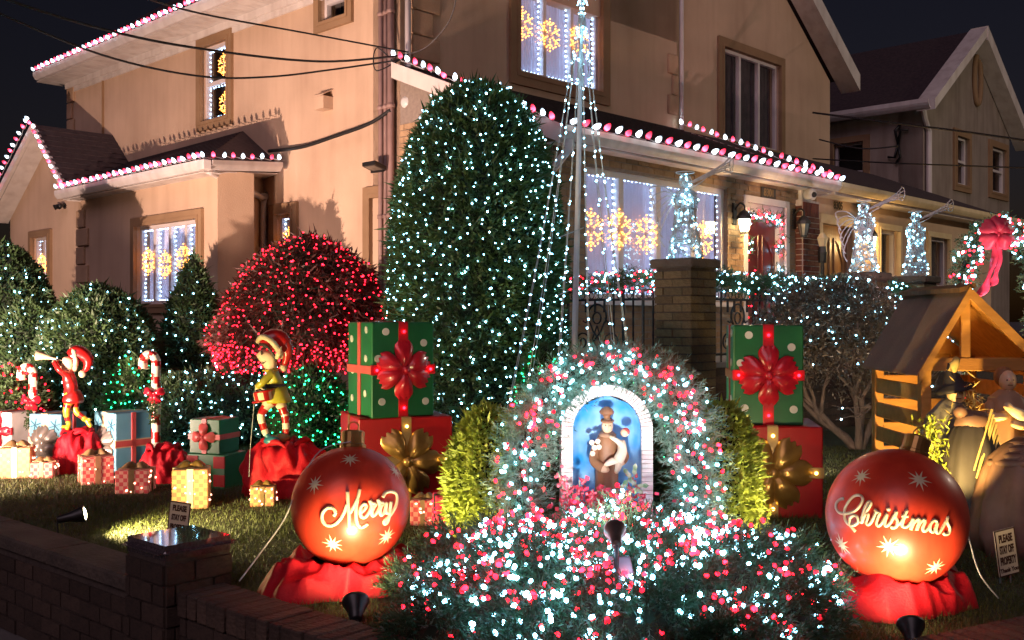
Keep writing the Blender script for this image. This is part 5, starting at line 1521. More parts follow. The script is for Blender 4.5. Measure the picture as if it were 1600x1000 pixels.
mb = MB(); mb.lathe([(.10, -.07), (.105, -.05), (.085, 0), (.068, .05)], 16, e2(432, 614), wob=lambda a, t: 1 + .12 * math.sin(6 * a) * (1 - t)); mb.build('coat_skirt', M['elf_olive'], E2, smooth=True)
mb = MB(); mb.lathe([(.073, 0), (.078, .02), (.073, .03)], 14, e2(430, 606)); mb.build('belt', M['robe_dark'], E2, smooth=True)
mb = MB(); mb.lathe([(.028, 0), (.06, .005), (.066, .014), (.03, .02)], 12, e2(423, 581), wob=lambda a, t: 1 + .25 * math.sin(6 * a)); mb.build('collar', M['elf_yellow'], E2)
mb = MB(); mb.lathe([(.064, -.035), (.066, .035)], 20, e2(411, 619, -.09), axis=(-.2, 0, 1))
for i in range(20): mb.m[i] = (i // 2) % 2
mb.build('drum', [M['elf_red'], M['cream']], E2)
mb = MB(); mb.tube([e2(411, 619, -.09) + Vector((.068 * math.cos(a) + .007, .068 * math.sin(a), .036 + .012 * math.cos(a))) for a in np.linspace(0, 2 * PI, 20, endpoint=False)], .007, 5, closed=True); mb.tube([e2(411, 619, -.09) + Vector((.067 * math.cos(a) - .007, .067 * math.sin(a), -.034 + .012 * math.cos(a))) for a in np.linspace(0, 2 * PI, 20, endpoint=False)], .007, 5, closed=True); mb.build('drum_rim', M['elf_red'], E2, smooth=True)
for px, py, dy in ((399, 607, -.09), (404, 605, .05)):
    mb = MB(); mb.tube([e2(px, py, dy), e2(px + 14, py + 7, dy - .01)], .005, 6); mb.build('drumstick', M['cream'], E2)
mb = MB(); mb.tube(catmull([e2(404, 533, 0), e2(410, 526, -.07), e2(424, 533, -.085), e2(436, 548, -.07), e2(440, 556, 0), e2(436, 548, .08), e2(424, 533, .09), e2(410, 526, .07)], 3, True), .022, 8, closed=True); mb.build('hat_brim', M['cream_plaster'], E2, smooth=True)
mb = MB(); mb.tube(catmull([e2(418, 540), e2(424, 532), e2(436, 530), e2(447, 541), e2(449, 556), e2(444, 570)], 4), [.078, .08, .08, .08, .08, .078, .076, .074, .07, .066, .062, .058, .052, .047, .042, .038, .034, .03, .026, .022, .018], 12); mb.build('hat', M['elf_red'], E2, smooth=True)
mb = MB(); mb.ball(e2(443, 575), .028, 10, 8); mb.build('pompom', M['cream_plaster'], E2, smooth=True)
mb = MB(); mb.tube([e2(432, 560, -.075), e2(436, 552, -.085), e2(440, 541, -.09)], [.016, .02, .003], 8); mb.build('ear', M['skin'], E2, smooth=True)
mb = MB(); mb.ball(e2(409, 551, -.062), .012, 8, 6, sc=(.7, .5, 1.5)); mb.ball(e2(405, 551, .045), .012, 8, 6, sc=(.6, .5, 1.5)); mb.build('eye', M['hair'], E2, smooth=True)
mb = MB(); mb.tube([e2(408, 544, -.066), e2(412, 542, -.07)], .005, 5); mb.tube([e2(405, 567, -.05), e2(409, 569, -.062), e2(413, 567, -.07)], .004, 5); mb.build('brow_and_mouth', M['hair'], E2)
mb = MB(); mb.tube(catmull([e2(406, 537, -.05), e2(416, 541, -.09), e2(426, 552, -.085), e2(432, 565, -.07)], 3), .012, 6); mb.build('hair', M['hair'], E2, smooth=True)
mb = MB(); mb.ball(e2(425, 689, -.06), .05, 14, 8, sc=(1.25, .8, .75)); mb.build('shoe', M['elf_teal'], E2, smooth=True)
mb = MB(); mb.ball(e2(443, 684, .01), .042, 12, 8, sc=(1.2, .8, .7)); mb.build('shoe', M['gold_dull'], E2, smooth=True)
tag(MB().tube([e2(399, 608, -.09) + E2.location, at(391, 700, 7.4), at(389, 745, 7.3)], .0022, 4).build('guy_string', M['wire_white']), 'thin white string hanging from the drumming elf hand', 'string')

# ================================================================== the two globes
def globe(name, label, cx, cy, rpx, Y, strokes, sc, org, stars, dots, capdir, cap_tilt, sr=.0085):
    c = at(cx, cy, Y); R = rpx / F * Y
    root = empty(name, (c.x, c.y, c.z - R), 0, label, 'ornament', 'giant red globe ornaments')
    o = Vector((0, 0, R))
    mb = MB(); mb.ball(o, R, 56, 36); mb.build('ball', M['ball_red'], root, smooth=True)
    def onball(px, py, lift=0.0):
        # the ray through this point of the ball, as seen from the street corner
        d = (at(px, py, 1.0) - Vector((0, 0, EYE))).normalized()
        oc = Vector((0, 0, EYE)) - c; b = oc.dot(d); q = b * b - (oc.length_squared - R * R)
        t = -b - math.sqrt(max(q, 0)); p = Vector((0, 0, EYE)) + d * t
        n = (p - c).normalized()
        return n * (R + lift) + o, n
    for st in strokes:
        pts = catmull([(x, y, 0) for x, y in st], 6) if len(st) > 2 else [Vector((*st[0], 0)), Vector((*st[-1], 0))]
        P = [onball(org[0] + p.x / sc, org[1] + p.y / sc, .0005)[0] for p in pts]
        mb = MB(); mb.tube(P, sr, 8)
        mb.build('letter_stroke', M['cream_letter'], root, smooth=True)
    for x, y in dots:
        mb = MB(); mb.ball(onball(org[0] + x / sc, org[1] + y / sc)[0], sr * 1.25, 8, 6); mb.build('letter_dot', M['cream_letter'], root, smooth=True)
    for i, (x, y, s) in enumerate(stars):
        vs = [onball(x, y, .004)[0]]; n = 20
        # star drawn in the tangent plane of the ball
        p, nn = onball(x, y); e1_ = nn.cross(Vector((0, 0, 1))).normalized(); e2_ = nn.cross(e1_)
        for k in range(n):
            rr = (s if k % 2 == 0 else s * .30) / F * Y; rr *= (1 if k % 4 else .8)
            a = 2 * PI * k / n + i
            q = (p + e1_ * rr * math.cos(a) + e2_ * rr * math.sin(a) - o).normalized() * (R + .003) + o
            vs.append(q)
        mb = MB(); mb.add(vs, [(0, 1 + k, 1 + (k + 1) % n) for k in range(n)])
        mb.add([v * 1 - (v - o).normalized() * .006 for v in vs], [(0, 1 + (k + 1) % n, 1 + k) for k in range(n)])
        mb.build('star', M['cream_letter'], root)
    cd = Vector(capdir).normalized()
    mb = MB(); mb.lathe([(.062, -.012), (.066, 0), (.066, .012), (.058, .016), (.058, .075), (.05, .082)], 20, o + cd * R * .985, axis=cd, wob=lambda a, t: 1 + .02 * math.sin(16 * a)); mb.build('cap', M['gold'], root, smooth=False)
    mb = MB(); top = o + cd * (R + .078); sx = Vector((1, 0, 0))
    mb.tube([top + sx * .026 * math.cos(a) + cd * .026 * (math.sin(a) + .7) for a in np.linspace(0, 2 * PI, 14, endpoint=False)], .004, 6, closed=True); mb.build('hanging_ring', M['gold'], root, smooth=True)
    return root, c, R
MERRY = [[(222, 470), (242, 440), (228, 395), (185, 378), (140, 392), (100, 440), (95, 505), (125, 560), (178, 580), (235, 565), (295, 510), (340, 430), (372, 340)],
         [(378, 200), (382, 320), (395, 450), (398, 590)], [(515, 178), (492, 270), (455, 350), (408, 440)], [(490, 285), (474, 370), (474, 480), (492, 565), (535, 597), (604, 560)],
         [(520, 440), (562, 405), (588, 358), (565, 338), (530, 370), (520, 430), (535, 480), (572, 485), (615, 435), (645, 365), (628, 302), (650, 330), (692, 342), (668, 380), (650, 435), (665, 468), (705, 432), (738, 360), (716, 290), (738, 320), (776, 332), (752, 370), (740, 428), (755, 462), (790, 425), (818, 325), (806, 400), (815, 438), (845, 420), (862, 318)],
         [(864, 312), (850, 430), (828, 525), (802, 560), (784, 545), (800, 515), (860, 455), (910, 370), (930, 290), (915, 222), (860, 200), (800, 215), (770, 265)]]
XMAS = [[(192, 195), (150, 205), (115, 245), (115, 300), (150, 340), (210, 352), (290, 330), (350, 280), (388, 210), (365, 165), (310, 165), (250, 215), (205, 300), (200, 390), (235, 455), (290, 472), (335, 440), (330, 385), (290, 370), (255, 400), (258, 465), (312, 535)],
        [(368, 448), (420, 335), (470, 252), (458, 226), (430, 250), (400, 330), (372, 445), (410, 372), (440, 356), (436, 400), (425, 440), (440, 464), (475, 435), (522, 340), (514, 312), (538, 336), (562, 345), (542, 390), (530, 450), (552, 476), (595, 435), (640, 352), (618, 430), (626, 476), (665, 455), (712, 375), (738, 328), (728, 375), (748, 430), (736, 482), (702, 496), (680, 484)],
        [(740, 470), (790, 430), (852, 308), (804, 430), (802, 482), (842, 486), (880, 450), (914, 400), (886, 518), (915, 450), (960, 406), (974, 420), (948, 522), (975, 455), (1020, 412), (1036, 430), (1012, 500), (1026, 532), (1064, 505), (1100, 450)],
        [(790, 376), (862, 378)],
        [(1162, 432), (1124, 420), (1090, 470), (1094, 530), (1130, 532), (1168, 440), (1150, 520), (1168, 552), (1205, 515), (1252, 430), (1272, 388), (1262, 432), (1292, 500), (1282, 552), (1246, 566), (1224, 550)]]
globe('ornament_globe', 'giant red globe ornament reading Merry', 548, 790, 92, 5.0, MERRY, 7.14, (490, 740), [(492, 757, 17), (547, 718, 17), (617, 737, 17), (520, 850, 18), (604, 838, 18)], [], (0.0, .22, 1), 0)
globe('ornament_globe', 'giant red globe ornament reading Christmas', 1400, 808, 106, 4.65, XMAS, 6.668, (1290, 750), [(1346, 745, 18), (1436, 750, 20), (1389, 854, 19), (1316, 851, 20), (1461, 886, 19)], [(655, 305)], (.36, .20, 1), 0, sr=.0072)
def drape(label, x, y, r, seed, hh=.16, sx=1.0):
    rs = random.Random(seed); ph = [rs.uniform(0, 6) for _ in range(9)]
    root = empty('draped_fabric', (x, y, 0), 0, label, 'fabric')
    mb = MB(); n, m = 200, 46; vs = []
    so = Vector((seed * 3.1, seed * 1.7, 0))
    for i in range(m + 1):
        s = i / m
        for k in range(n):
            a = 2 * PI * k / n
            big = .6 * math.sin(3 * a + ph[0]) + .4 * math.sin(5 * a + ph[1] + 2 * s)
            rr = r * (.50 + .50 * s ** .7) * (1 + .15 * s * (.7 * math.sin(2 * a + ph[4]) + .5 * math.sin(3 * a + ph[5])))
            p = Vector((rr * math.cos(a), rr * math.sin(a), 0))
            # long soft folds running down and round, as gauze falls
            cr = mnoise.ridged_multi_fractal(p * 4.5 + so, .9, 2.1, 3, 1.0, 2.0) - 1.0
            w1 = 1 - abs(math.sin(3.5 * a + 1.4 * math.sin(2 * a + ph[2]) + 1.6 * s + ph[1])); w2 = 1 - abs(math.sin(8 * a - 2.2 * s + 1.1 * math.sin(3 * a + ph[3])))
            w3 = 1 - abs(math.sin(5.5 * s + 1.2 * math.sin(2 * a + ph[6]) + .8 * math.sin(5 * a + ph[7])))
            env = math.sin(PI * min(1, .12 + s * .88)) ** .6
            z = hh * (1 - s ** 3.6) * (1 + .26 * big) + (.026 * w1 + .012 * w2 + .036 * w3 + .032 * cr) * env + .006
            rr *= 1 + (.09 * w1 + .04 * w2) * s
            cr2 = 0
            vs.append((rr * math.cos(a) * sx, rr * math.sin(a), max(z, .004 + .006 * (cr2 > 0))))
    mb.add(vs, [(i * n + k, (i + 1) * n + k, (i + 1) * n + (k + 1) % n, i * n + (k + 1) % n) for i in range(m) for k in range(n)])
    mb.build('cloth', M['tulle'], root, smooth=True)
    return root
drape('crumpled red fabric under the globe reading Merry', at(534, 0, 5.0).x, 5.02, .35, 4, .105)
drape('crumpled red fabric under the globe reading Christmas', at(1402, 0, 4.66).x, 4.72, .33, 8, .105)
def wire_obj(name, pts, r, mat, label, cat):
    return tag(MB().tube(catmull(pts, 6), r, 5).build(name, M[mat], smooth=True), label, cat)
wire_obj('guy_wire', [at(548, 690, 5.0), at(500, 705, 4.93), at(466, 760, 4.92), at(445, 810, 4.85), at(410, 860, 4.75), at(374, 908, 4.65)], .0035, 'wire_white', 'white wire tied to the Merry globe, running down to the wall', 'wire')
wire_obj('guy_wire', [at(1436, 708, 4.7), at(1490, 760, 4.62), at(1512, 835, 4.6), at(1530, 895, 4.5), at(1560, 935, 4.5)], .0035, 'wire_white', 'white wire tied to the Christmas globe, running down to the grass', 'wire')

# ================================================================== the shrine
SY = 5.60
sh = empty('shrine_niche', (at(948, 0, SY).x, SY, 0), 0, 'arched white-bordered blue niche shrine under the frosted garland', 'shrine')
mpp = SY / F
iw, ow = 53 * mpp, 71.5 * mpp
zt = EYE - (600 - 500) * mpp; zs = zt - ow           # top and spring line
zb_ = EYE - (840 - 500) * mpp
def arch_poly(w, zb, dz=0):
    return [(-w, zb)] + [(w * math.cos(a), zs + dz + w * math.sin(a)) for a in np.linspace(PI, 0, 25)] + [(w, zb)]
po = arch_poly(ow, zb_); pi_ = arch_poly(iw, zb_)
mb = MB(); mb.slab([(x, .10, z) for x, z in po], (0, .10, 0)); mb.slab([(po[i][0], 0.02, po[i][1]) for i in (0, 0, -1, -1)][:0] or [(-ow * .8, .05, zb_ - .2), (ow * .8, .05, zb_ - .2), (ow * .8, .05, zb_), (-ow * .8, .05, zb_)], (0, .15, 0)); mb.build('back_shell', M['niche_white'], sh)
# border bricks
def border(poly_o, poly_i):
    n = 0
    segs = []
    for z in np.arange(zb_, zs - .001, .024): segs.append(((-ow, z), (-iw, z), (-iw, min(z + .024, zs)), (-ow, min(z + .024, zs)))); segs.append(((iw, z), (ow, z), (ow, min(z + .024, zs)), (iw, min(z + .024, zs))))
    A = np.linspace(0, PI, 32)
    for k in range(31):
        a, b = A[k] + .004, A[k + 1] - .004
        segs.append(tuple((r_ * math.cos(t), zs + r_ * math.sin(t)) for r_, t in ((iw, a), (ow, a), (ow, b), (iw, b))))
    for s in segs:
        c = (sum(p[0] for p in s) / 4, sum(p[1] for p in s) / 4)
        q = [(c[0] + (p[0] - c[0]) * .95, c[1] + (p[1] - c[1]) * .90) for p in s]
        mb = MB(); mb.slab([(x, -.03, z) for x, z in q], (0, .128, 0)); mb.build('border_brick', M['niche_white'], sh)
border(po, pi_)
mb = MB(); mb.slab([(x * .99, -.018, z) for x, z in po], (0, .0, 0)) if False else None
# curved blue inside
nb_, mh = 16, 20; mb = MB(); vs = []
for j in range(mh + 1):
    z = zb_ + (zs + iw * .995 - zb_) * j / mh
    w = iw if z <= zs else math.sqrt(max(iw ** 2 - (z - zs) ** 2, 1e-8))
    for k in range(nb_ + 1):
        t = -1 + 2 * k / nb_
        vs.append((w * t, .095 * math.sqrt(max(0, 1 - t * t)) * (w / iw) - .0, z))
mb.add(vs, [(j * (nb_ + 1) + k, j * (nb_ + 1) + k + 1, (j + 1) * (nb_ + 1) + k + 1, (j + 1) * (nb_ + 1) + k) for j in range(mh) for k in range(nb_)])
mb.build('blue_back', M['niche_blue'], sh, smooth=True)
# the statue stands in the niche
ST = empty('saint_statue', (at(948, 0, SY).x, SY - .035, zb_), 0, 'statue of a robed saint holding a child, inside the blue niche', 'statue')
mb = MB(); mb.box(-.09, .09, -.05, .09, -.05, .06); mb.build('plinth', M['niche_white'], ST)
def st(px, py, dy=0.0): return at(px, py, SY - .035 + dy) - ST.location
mb = MB()
rob = []
for q, (py, rx) in enumerate([(815, .066), (790, .068), (770, .064), (750, .060), (735, .061), (722, .063), (710, .064), (698, .062), (686, .056), (678, .044), (672, .026)]):
    rob.append((rx, (EYE - (py - 500) * (SY - .035) / F) - ST.location.z))
mb.lathe(rob, 30, (st(949, 700).x, .02, 0), wob=lambda a, t: 1 + (.07 * math.sin(9 * a) if t < .45 else .03 * math.sin(5 * a))); mb.build('robe', M['robe_brown'], ST, smooth=True)
J = dict(shl=(st(933, 690, .0), .024), ell=(st(926, 720, -.03), .030), wrl=(st(942, 733, -.07), .026), hal=(st(953, 735, -.085), .014), sh2=(st(966, 692, 0), .024), elr=(st(978, 715, -.03), .028), har=(st(968, 727, -.08), .016))
skin_body('sleeves', {k: J[k] for k in ('shl', 'ell', 'wrl', 'hal')}, [('shl', 'ell', 0), ('ell', 'wrl', 0), ('wrl', 'hal', 1)], ['robe_brown', 'skin'], ST)
skin_body('sleeves', {k: J[k] for k in ('sh2', 'elr', 'har')}, [('sh2', 'elr', 0), ('elr', 'har', lambda t: 1 if t > .7 else 0)], ['robe_brown', 'skin'], ST)
mb = MB(); mb.lathe([(.02, -.02), (.045, -.008), (.05, .0), (.034, .012), (.022, .014)], 16, st(949, 679, -.0)); mb.build('hood', M['robe_tan'], ST, smooth=True)
hd = st(949, 665, -.012)
mb = MB(); mb.ball(hd, .037, 16, 12, sc=(.85, .95, 1.15)); mb.ball(hd + Vector((.002, -.036, -.004)), .007, 6, 5, sc=(.8, 1, 1.6)); mb.tube([hd + Vector((0, .005, -.03)), hd + Vector((0, .01, -.07))], .014, 8); mb.build('head', M['skin'], ST, smooth=True)
for s in (-1, 1):
    mb = MB(); mb.ball(hd + Vector((s * .012, -.033, .004)), .0034, 6, 4); mb.build('eye', M['hair'], ST)
mb = MB(); mb.tube([hd + Vector((.029 * math.cos(a), .030 * math.sin(a), .026 + .004 * math.sin(a))) for a in np.linspace(0, 2 * PI, 18, endpoint=False)], .009, 6, closed=True); mb.build('hair_ring', M['robe_brown'], ST, smooth=True)
mb = MB(); mb.lathe([(.036, 0), (.040, .012), (.030, .030), (.012, .040), (.004, .042)], 14, hd + Vector((-.003, .0, .062)), wob=lambda a, t: 1 + .12 * math.sin(5 * a)); mb.lathe([(.014, -.03), (.026, .0)], 10, hd + Vector((-.003, .0, .065)))
mb.build('crown', M['robe_brown'], ST, smooth=True)
cb = dict(hip=(st(970, 714, -.09), .029), chest=(st(975, 698, -.075), .027), neck=(st(975, 687, -.065), .011), arm=(st(965, 689, -.095), .014), hand=(st(952, 682, -.085), .009), knee=(st(954, 722, -.11), .019), foot=(st(944, 728, -.095), .011), knee2=(st(966, 730, -.11), .019), foot2=(st(962, 740, -.095), .011))
skin_body('child', cb, [('hip', 'chest', 0), ('chest', 'neck', 0), ('chest', 'arm', 0), ('arm', 'hand', lambda t: 1 if t > .6 else 0), ('hip', 'knee', 0), ('knee', 'foot', lambda t: 1 if t > .6 else 0), ('hip', 'knee2', 0), ('knee2', 'foot2', lambda t: 1 if t > .6 else 0)], ['elf_white', 'skin'], ST)
mb = MB(); mb.ball(st(976, 676, -.065), .023, 12, 8); mb.build('child_head', M['skin'], ST, smooth=True)
mb = MB(); mb.ball(st(977.5, 674.5, -.062), .0235, 12, 8, sc=(1, 1, .95)); mb.build('child_hair', M['pink_ribbon'], ST, smooth=True)
for px, py in ((926, 692), (935, 690), (930, 700), (937, 699), (927, 709)):
    mb = MB(); mb.lathe([(.004, 0), (.012, .012), (.016, .018)], 6, st(px, py, -.075), axis=(-.3, -1, .2)); mb.build('lily', M['elf_white'], ST)
# pink berries and leaves in front of the shrine
fl = empty('berry_bouquet', (at(940, 0, 5.38).x, 5.38, 0), 0, 'bouquet of pink berries, petals and holly in front of the shrine', 'flowers')
fr = np.random.default_rng(17)
mbs = MB(); mbb = MB(); 
def fpos(px, py, dy=0): return at(px, py - 9, 5.36 + dy) - fl.location
for px, py in ((872, 745), (885, 775), (905, 760), (925, 775), (945, 768), (965, 780), (985, 770), (1000, 790), (915, 800), (895, 805), (940, 805), (970, 805), (990, 752), (880, 755)):
    b = fpos(935 + (px - 935) * .5, 845, fr.uniform(-.05, .05)); t = fpos(px, py, fr.uniform(-.08, .04))
    mb = MB(); mb.tube(catmull([b, (b + t) / 2 + Vector((fr.normal(0, .01), 0, .01)), t], 4), .003, 5); mb.build('stem', M['holly'], fl)
    mb = MB()
    for _ in range(16):
        p = t + Vector(fr.normal(0, .018, 3)) - (t - b) * fr.uniform(0, .35); mb.ball(p, .0095, 7, 5)
    mb.build('berries', M['berry'], fl, smooth=True)['kind'] = 'stuff'
n = 620
P = np.array([tuple(fpos(940 + fr.normal(0, 36), 812 + fr.normal(0, 17), fr.uniform(-.10, .08))) for _ in range(n)])
leaves('petals', P, fr.normal(0, 1, (n, 3)) + np.array([[0, -.6, .5]]), .042, .028, M['petal'], fl, fr)['kind'] = 'stuff'
for px, py in ((980, 748), (992, 742), (988, 762), (975, 766), (998, 776), (1004, 768), (900, 786), (955, 800), (1000, 802), (930, 790)):
    c = fpos(px, py, -.06); a = fr.uniform(0, 6.28); d = Vector((math.cos(a), -.3, math.sin(a))); s = Vector((-math.sin(a), -.2, math.cos(a)))
    mb = MB(); pts = [c - d * .03, c - d * .015 + s * .012, c + s * .009, c + d * .018 + s * .013, c + d * .032, c + d * .018 - s * .013, c - s * .009, c - d * .015 - s * .012]
    mb.slab(pts, (0, .002, 0)); mb.build('holly_leaf', M['holly'], fl)

# ================================================================== signs
def sign(label, px0, px1, top, bot, Y, rz, tilt, thank):
    c = at((px0 + px1) / 2, (top + bot) / 2, Y); w = (px1 - px0) / F * Y * .98; h = (bot - top) / F * Y
    root = empty('lawn_sign', (c.x, c.y, 0), math.radians(rz), label, 'sign', 'lawn warning signs')
    Mt = Matrix.Translation((0, 0, c.z)) @ Matrix.Rotation(math.radians(tilt), 4, 'Y')
    mb = MB(); mb.box(-w / 2, w / 2, -.004, .004, -h / 2, h / 2); mb.move(Mt); mb.build('board', M['sign_face'], root, bevel=.0015)
    mb = MB(); t = .005
    for q in ((-w / 2, w / 2, h / 2 - t, h / 2), (-w / 2, w / 2, -h / 2, -h / 2 + t), (-w / 2, -w / 2 + t, -h / 2 + t, h / 2 - t), (w / 2 - t, w / 2, -h / 2 + t, h / 2 - t)): mb.box(q[0], q[1], -.0062, -.004, q[2], q[3])
    mb.move(Mt); mb.build('border', M['sign_ink'], root)
    lines = [('PLEASE', .30), ('STAY OFF', .06), ('PROPERTY', -.18)] if thank else [('PLEASE', .30), ('STAY OFF', .02), ('PROPERTY', -.27)]
    for tx, f_ in lines:
        text_mesh('lettering', tx, h * .235, 'sign_ink', root, Mt @ Matrix.Translation((0, -.0055, f_ * h)) @ ROTX, .0018, .84 * w / (h * .235 * len(tx) * .66), .001)
    if thank: text_mesh('lettering', 'Thank You', h * .13, 'sign_ink', root, Mt @ Matrix.Translation((0, -.0055, -.38 * h)) @ ROTX @ Matrix.Shear('XY', 4, (.3, 0)), .0006, .8, .001)
    mb = MB(); mb.tube([(-w * .25, .006, 0), (-w * .25, .006, c.z)], .004, 5); mb.tube([(w * .25, .006, 0), (w * .25, .006, c.z)], .004, 5); mb.build('stake', M['steel'], root)
sign('lawn sign telling people to stay off, behind the wall pier', 262, 298, 784, 836, 5.55, -10, 6, False)
sign('lawn sign telling people to stay off, beside the Christmas globe', 1553, 1592, 826, 899, 5.05, 16, -9, True)

# ================================================================== big bulbs along the eaves
def bulb_mesh(mat):
    mb = MB(); mb.lathe([(.006, 0), (.020, .008), (.026, .028), (.022, .052), (.011, .074), (.003, .082)], 8)
    return mb.mesh('bulb', M[mat], smooth=True)
BW, BRD = bulb_mesh('c_white'), bulb_mesh('c_red')
sock = MB().lathe([(.011, -.03), (.013, 0), (.010, .004)], 6).mesh('socket', M['wire_green'])
def eave_string(label, pts, step, tilt, size=1.0, wire_dy=0.0, start=0):
    """bulbs in local (u, v, z) along pts, pointing along tilt"""
    P = [loc2w(*p) for p in pts]
    root = empty('light_string', P[0], 0, label, 'string lights', 'eave light strings')
    L = [0]
    for i in range(len(P) - 1): L.append(L[-1] + (P[i + 1] - P[i]).length)
    n = int(L[-1] / step); wp = []
    rs = random.Random(int(L[-1] * 1000))
    for k in range(n + 1):
        q = L[-1] * k / max(n, 1); i = max(j for j in range(len(L)) if L[j] <= q + 1e-9); i = min(i, len(P) - 2)
        p = P[i].lerp(P[i + 1], (q - L[i]) / max(L[i + 1] - L[i], 1e-9)) - root.location
        d = (Vector(tilt) + Vector((rs.gauss(0, .18), rs.gauss(0, .18), rs.gauss(0, .12)))).normalized()
        rot = d.to_track_quat('Z', 'Y').to_euler()
        me = BW if (k + start) % 2 == 0 else BRD
        o = link('bulb', me, root, p + d * .02, rot, (size, size, size))
        wp.append(p); wp.append(p + Vector((rs.gauss(0, .01), rs.gauss(0, .01), rs.uniform(.0, .05))))
    mb = MB(); mb.tube(wp, .005, 4); mb.build('wire', M['wire_white'], root)
    return root
UPW = (0, -.3, 1)
outw = Vector((-CO, -SI, 0)); frontw = Vector((SI, -CO, 0))
eave_string('red and white bulbs along the long upper eave of the side wall', [(-.60, 10.2, EAVE + .07), (-.60, .3, EAVE + .07)], .115, outw * .7 + Vector((0, 0, .8)))
eave_string('red and white bulbs up the near slope of the gable', [(-1.47, V6 - .1, GZ + .10), (-1.47, 8.16, 4.74)], .135, outw * .8 + Vector((0, 0, .6)))
eave_string('red and white bulbs on the far slope of the gable', [(-1.47, 8.24, 4.70), (-1.47, 10.4, GZ - .02)], .16, outw * .8 + Vector((0, 0, .6)))
eave_string('red and white bulbs along the bay gutter', [(UB - .36, V6 - .05, GZ + .085), (UB - .36, V2 - .2, GZ + .085)], .13, outw * .7 + Vector((0, 0, .8)))
eave_string('short row of red and white bulbs round the bay corner to the wall', [(UB - .34, V2 - .24, GZ + .085), (-.20, 2.42, GZ + .235)], .155, (0, -.6, .8))
eave_string('red and white bulbs down the sloping porch edge beside the corner', [(-.16, -.08, RT + .12), (-.16, -2.75, RL + .10)], .15, outw * .5 + Vector((0, 0, .9)), 1.1)
eave_string('red and white bulbs along the porch gutter', [(-.1, -2.93, RL + .05), (6.05, -2.93, RL + .05)], .19, frontw * .9 + Vector((0, 0, .6)), 1.25)
eave_string('red and white bulbs down the far porch edge', [(6.0, -.15, RT + .10), (6.04, -2.8, RL + .12)], .15, (-.2, -.5, 1), 1.2)

# ================================================================== window lights
def snowflake(label, ax, c, px, py, size, group='orange snowflake lights in the windows'):
    if ax == 'u': a, z = hu(px, py, c - .0)
    else: a, z = hv(px, py, c)
    w = loc2w(c + .045, a, z) if ax == 'u' else loc2w(a, c + .045, z)
    root = empty('snowflake_light', w, TH if ax == 'v' else TH - PI / 2, label, 'snowflake light', group)
    # local x along the wall, y into the room
    P = []; mb = MB()
    for k in range(6):
        t = k * PI / 3 + PI / 6
        d = Vector((math.cos(t), 0, math.sin(t)))
        mb.tube([(0, 0, 0), d * size], .006, 4)
        for q in (.28, .45, .62, .8, 1.0): P.append(d * size * q)
        for s in (-1, 1):
            e = Vector((math.cos(t + s * .9), 0, math.sin(t + s * .9))); b = d * size * .55
            mb.tube([b, b + e * size * .38], .005, 4); P.append(b + e * size * .2); P.append(b + e * size * .38)
    mb.build('frame', M['plastic_white'], root)
    octas('bulbs', [tuple(p + Vector((0, -.012, 0))) for p in P], size * .055, M['b_orange'], root)
def win_string(label, ax, c, segs, step, mat='b_blue', r=.0125, d=.11):
    P = []
    for (a0, z0), (a1, z1) in segs:
        n = max(1, int(math.hypot(a1 - a0, z1 - z0) / step))
        for k in range(n + 1): P.append(P3(ax, c, a0 + (a1 - a0) * k / n, z0 + (z1 - z0) * k / n, d + random.uniform(-.01, .01)))
    root = empty('window_lights', loc2w(*P[0]), TH, label, 'string lights', 'cool light strings in the windows')
    o = w2loc(root.location)
    octas('bulbs', [tuple(Vector(p) - o) for p in P], r, M[mat], root)
    mb = MB()
    for (a0, z0), (a1, z1) in segs: mb.tube([Vector(P3(ax, c, a0, z0, d + .012)) - o, Vector(P3(ax, c, a1, z1, d + .012)) - o], .004, 4)
    mb.build('wire', M['wire_white'], root)['kind'] = 'stuff'
def outline(h, n, ins=.07, top=True, sides=None, bottom=False):
    a0, a1, z0, z1 = h; segs = []
    for k in range(n):
        b0 = a0 + (a1 - a0) * k / n + ins; b1 = a0 + (a1 - a0) * (k + 1) / n - ins
        if top: segs.append(((b0, z1 - ins), (b1, z1 - ins)))
        segs.append(((b1 if (sides == 1) else b0, z0 + ins), (b1 if sides == 1 else b0, z1 - ins)))
        if bottom: segs.append(((b0, z0 + ins), (b1, z0 + ins)))
    return segs
zm = (W1[2] + W1[3]) / 2
win_string('cool white lights outlining both sashes of the tall upper window', 'u', 0, [((W1[1] - .06, W1[2] + .07), (W1[1] - .06, W1[3] - .07)), ((W1[0] + .06, W1[3] - .07), (W1[1] - .06, W1[3] - .07)), ((W1[0] + .06, zm - .05), (W1[1] - .06, zm - .05)), ((W1[0] + .06, W1[2] + .07), (W1[1] - .06, W1[2] + .07))], .075)
win_string('cool white lights in the four-light bay window', 'u', UB, outline(W6, 4, .06, True, 1, True), .065)
win_string('cool white lights in the narrow gable window', 'u', UG, outline(W7, 2, .05, True, 1), .07)
win_string('cool white lights in the narrow window above the red shrub', 'u', 0, outline(W3, 1, .06, True, 1), .07)
win_string('cool white lights in the window beside the corner pipes', 'u', 0, outline(W4, 1, .06, True, 1), .07)
win_string('cool white lights in the wide upper front window', 'v', 0, outline(W5, 3, .07, True, 1, True), .075, r=.016)
win_string('cool white lights in the wide porch window', 'v', VP_, outline(PW, 4, .07, True, 1, True), .075, r=.015)
for px, py, lab in ((927, 358, 'orange snowflake light in the first pane of the porch window'), (971, 358, 'orange snowflake light in the second pane of the porch window'), (1014, 366, 'orange snowflake light in the third pane of the porch window'), (1102, 374, 'orange snowflake light in the porch window pane beside the brick')):
    snowflake(lab, 'v', VP_, px, py, .235)
